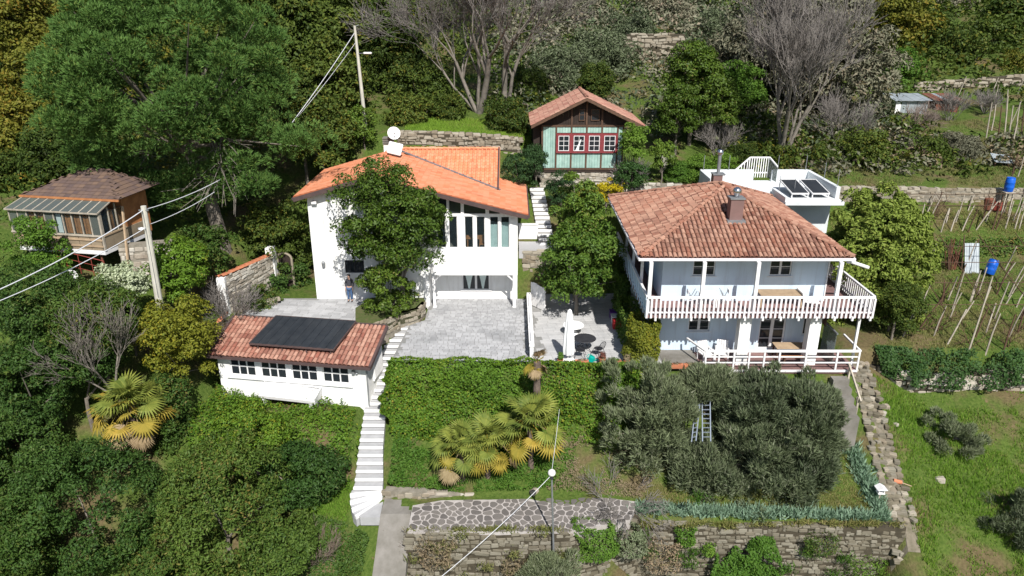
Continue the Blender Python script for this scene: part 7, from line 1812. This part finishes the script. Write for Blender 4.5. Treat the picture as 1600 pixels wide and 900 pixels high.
def barrel(c, ang, label):
    e = empty('blue_barrel', c, label, 'barrel'); M = Euler(ang).to_matrix()
    MB().lathe([(.27,0),(.3,.04),(.31,.3),(.32,.33),(.31,.36),(.31,.62),(.32,.65),(.31,.68),(.29,.93),(.26,.97),(.02,.975)],c,16,M).build('body',BLUEPL,e,smooth=True); MB().lathe([(.27,.97),(.28,.985),(.25,1.0),(.02,1.0)],c,14,M).build('lid',BLUEPL,e)
    return e
c = PY(1575,299,51.0); barrel(c,(0,0,0),'upright blue plastic barrel on a stand above the vineyard')
e = empty('barrel_stand',(c.x,c.y,c.z-1),'wooden stand carrying the upper blue barrel','stand')
for sx in (-.25,.25):
    for sy in (-.25,.25): boxo('leg',c.x+sx-.04,c.x+sx+.04,c.y+sy-.04,c.y+sy+.04,gz(c.x,c.y)-.3,c.z-.06,WOODG,e)
boxo('platform',c.x-.36,c.x+.36,c.y-.36,c.y+.36,c.z-.06,c.z-.01,WOODG,e)
g = G(1550,432); barrel(g+Vector((-.25,0,.15)),(R(-8),R(14),0),'tilted blue plastic barrel beside the tin sheet')
g = G(1519,428); t = PY(1519,380,g.y+.9); ts = empty('tin_sheet',g,'corrugated grey tin sheet leaning in the vineyard','tin sheet'); m = MB(); n = 12
for k in range(n+1):
    o_ = .03*(k%2); x = -.5+k/n
    m.v += [Vector((g.x+x*.95,g.y-o_,g.z-.05)),Vector((t.x+x*.95,t.y-o_,t.z))]
for k in range(n): m.f.append((2*k,2*k+2,2*k+3,2*k+1))
b0 = len(m.v); m.v += [q+Vector((0,.03,0)) for q in m.v[:b0]]; m.f += [tuple(b0+i for i in reversed(f)) for f in m.f[:n]]
m.build('sheet',ZINC,ts); MB().tube([g+Vector((-.55,.3,0)),t+Vector((-.5,.2,.5))],.04,5).build('post',WOODB,ts); MB().tube([g+Vector((.5,.3,0)),t+Vector((.5,.2,.2))],.04,5).build('post',WOODB,ts)
g = G(1490,420); wp_ = empty('wood_pile',g,'heap of brown brushwood left of the tin sheet','wood pile'); rng_ = random.Random(4)
for k in range(26):
    a = g+Vector((rng_.uniform(-.5,.5),rng_.uniform(-.3,.5),0)); MB().tube([a,a+Vector((rng_.uniform(-.25,.25),rng_.uniform(0,.3),rng_.uniform(1.0,2.0)))],.03,4).build('stick',WOODB if k%2 else RUST,wp_)
c = G(1542,328); rt = empty('rusty_tank',c,'rusty red drum heap by the vineyard wall','drum')
MB().lathe([(.36,0),(.38,.05),(.38,.8),(.34,.86),(.02,.87)],c,14).build('drum',RUST,rt); MB().lathe([(.3,0),(.32,.05),(.32,.6),(.02,.65)],c+Vector((.55,-.15,0)),12).build('small_drum',RUSTR,rt)
# sheds
def shed(name, px0, px1, y, zt, wmat, rmat, label, d=2.4, wz=1.9):
    a, b = PY(px0,185,y), PY(px1,185,y); g = min(gz(a.x,y),gz(b.x,y)); e = empty(name,((a.x+b.x)/2,y,g),label,'shed')
    n = 6; w = (b.x-a.x)/n
    for k in range(n): boxo('wall_sheet',a.x+k*w+.01,a.x+(k+1)*w-.01,y+.02*(k%2),y+.06+.02*(k%2),g-.4,zt-.1,wmat if k else WPAINT if wmat is ZINC else wmat,e)
    boxo('side_wall',a.x,a.x+.05,y+.1,y+d,g-.4,zt-.05,wmat,e); boxo('side_wall',b.x-.05,b.x,y+.1,y+d,g-.4,zt-.05,wmat,e)
    for k in range(n): MB().hexa([(a.x-.25+k*(w+.07),y-.3,zt-.08+.02*(k%2)),(a.x-.25+(k+1)*(w+.07),y-.3,zt-.08+.02*(k%2)),(a.x-.25+(k+1)*(w+.07),y+d,zt+.28+.02*(k%2)),(a.x-.25+k*(w+.07),y+d,zt+.28+.02*(k%2)),(a.x-.25+k*(w+.07),y-.3,zt-.04+.02*(k%2)),(a.x-.25+(k+1)*(w+.07),y-.3,zt-.04+.02*(k%2)),(a.x-.25+(k+1)*(w+.07),y+d,zt+.32+.02*(k%2)),(a.x-.25+k*(w+.07),y+d,zt+.32+.02*(k%2))]).build('roof_sheet',rmat if k!=2 else ZINC,e)
zt = PY(1420,156,68).z; shed('tin_shed',1396,1446,68,zt,ZINC,ZINC,'whitish tin shed at the edge of the wood')
shed('rusty_shed',1458,1494,69,zt-.1,RUST,RUST,'rusty brown shed beside the whitish tin shed')
g = G(1565,258); rp = empty('tin_roof_scrap',g,'grey tin sheet lying on stones above the upper barrel','tin sheet')
MB().hexa([g+Vector(q) for q in ((-.9,-.5,.3),(.9,-.5,.15),(.7,.6,.6),(-.7,.6,.75),(-.9,-.5,.34),(.9,-.5,.19),(.7,.6,.64),(-.7,.6,.79))]).build('sheet',ZINC,rp)
for k,(dx,dy) in enumerate(((-.7,.5),(.6,.5),(-.8,-.4),(.8,-.4))): boxo('support',g.x+dx-.05,g.x+dx+.05,g.y+dy-.05,g.y+dy+.05,g.z-.2,g.z+.28,WOODB,rp)

# ================================================================== the person by the villa wall
def make_person():
    P = PZ(549,469,.6); x, y, z = P.x, 42.95, .632
    e = empty('person',(x,y,z),'person in dark top and blue jeans standing by the villa wall','person')
    def skin(name, vs, es, rs, mat, sub=2):
        me = bpy.data.meshes.new(name); me.from_pydata([Vector(v)+Vector((x,y,z)) for v in vs], es, []); me.update()
        o = bpy.data.objects.new(name, me); COL.objects.link(o); o.parent = e; o.matrix_parent_inverse = world_of(e).inverted()
        md = o.modifiers.new('skin','SKIN'); 
        for i,r in enumerate(rs): me.skin_vertices[0].data[i].radius = r if isinstance(r,tuple) else (r,r)
        me.skin_vertices[0].data[0].use_root = True
        o.modifiers.new('sub','SUBSURF').levels = sub; o.modifiers['sub'].render_levels = sub; me.materials.append(mat); return o
    # whole body: pelvis, spine, head, arms with palm and fingers, legs with feet
    vs = [(0,0,.95),(0,.0,1.12),(0,.01,1.32),(0,.02,1.45),(0,0,1.53),(0,-.02,1.60),(0,-.02,1.72)]
    es = [(i,i+1) for i in range(6)]; rs = [(.16,.11),(.14,.10),(.16,.11),(.10,.08),(.052,.052),(.07,.085),(.06,.075)]
    def chain(root, pts, rr):
        pr = root
        for p,r in zip(pts,rr): vs.append(p); rs.append(r); es.append((pr,len(vs)-1)); pr = len(vs)-1
        return pr
    for s in (-1,1):
        w = chain(3,[(s*.17,.02,1.42),(s*.24,.04,1.15),(s*.22,-.08,.92),(s*.215,-.10,.85)],[.058,.046,.034,(.04,.022)])
        for k,(dy,L) in enumerate(((-.045,.07),(-.018,.09),(.008,.085),(.03,.07))): chain(w,[(s*.213,-.11+dy,.80),(s*.21,-.115+dy*1.1,.80-L)],[.010,.008])
        chain(w,[(s*.20,-.165,.84),(s*.19,-.18,.80)],[.011,.009])
        chain(0,[(s*.09,0,.88),(s*.10,-.02,.48),(s*.105,.03,.09),(s*.11,-.06,.04),(s*.115,-.14,.03)],[.095,.062,.042,(.04,.03),(.035,.02)])
    body = skin('body',vs,es,rs,SKIN)
    skin('top',[(0,0,.98),(0,.0,1.12),(0,.01,1.32),(0,.02,1.45),(-.17,.02,1.42),(-.24,.04,1.15),(-.225,-.06,.97),(.17,.02,1.42),(.24,.04,1.15),(.225,-.06,.97)],[(0,1),(1,2),(2,3),(3,4),(4,5),(5,6),(3,7),(7,8),(8,9)],[(.185,.135),(.165,.125),(.18,.13),(.11,.09),.072,.06,.05,.072,.06,.05],SHIRT)
    skin('jeans',[(0,0,.96),(-.09,0,.88),(-.10,-.02,.48),(-.105,.03,.10),(.09,0,.88),(.10,-.02,.48),(.105,.03,.10)],[(0,1),(1,2),(2,3),(0,4),(4,5),(5,6)],[(.175,.125),.108,.078,.066,.108,.078,.066],JEANS)
    skin('hair',[(0,.0,1.70),(0,.02,1.76),(0,.06,1.66)],[(0,1),(0,2)],[(.082,.09),(.07,.08),(.06,.04)],HAIR)
    f = MB(); 
    f.lathe([(.012,-.015),(.018,0),(.004,.018)],(x,y-.105,z+1.63),6); f.build('nose',SKIN,e)
    for s in (-1,1): MB().lathe([(.004,-.008),(.011,0),(.004,.008)],(x+s*.03,y-.092,z+1.665),6).build('eye',HAIR,e); MB().lathe([(.005,-.03),(.016,0),(.005,.03)],(x+s*.078,y-.02,z+1.64),6).build('ear',SKIN,e)
    boxo('mouth',x-.024,x+.024,y-.098,y-.088,z+1.588,z+1.597,REDP,e)
    for s in (-1,1): MB().hexa([(x+s*.11-.05,y-.19,z-.02),(x+s*.11+.05,y-.19,z-.02),(x+s*.11+.045,y+.07,z-.02),(x+s*.11-.045,y+.07,z-.02),(x+s*.11-.04,y-.18,z+.04),(x+s*.11+.04,y-.18,z+.04),(x+s*.11+.04,y+.06,z+.1),(x+s*.11-.04,y+.06,z+.1)]).build('shoe',DARKMET,e)
make_person()
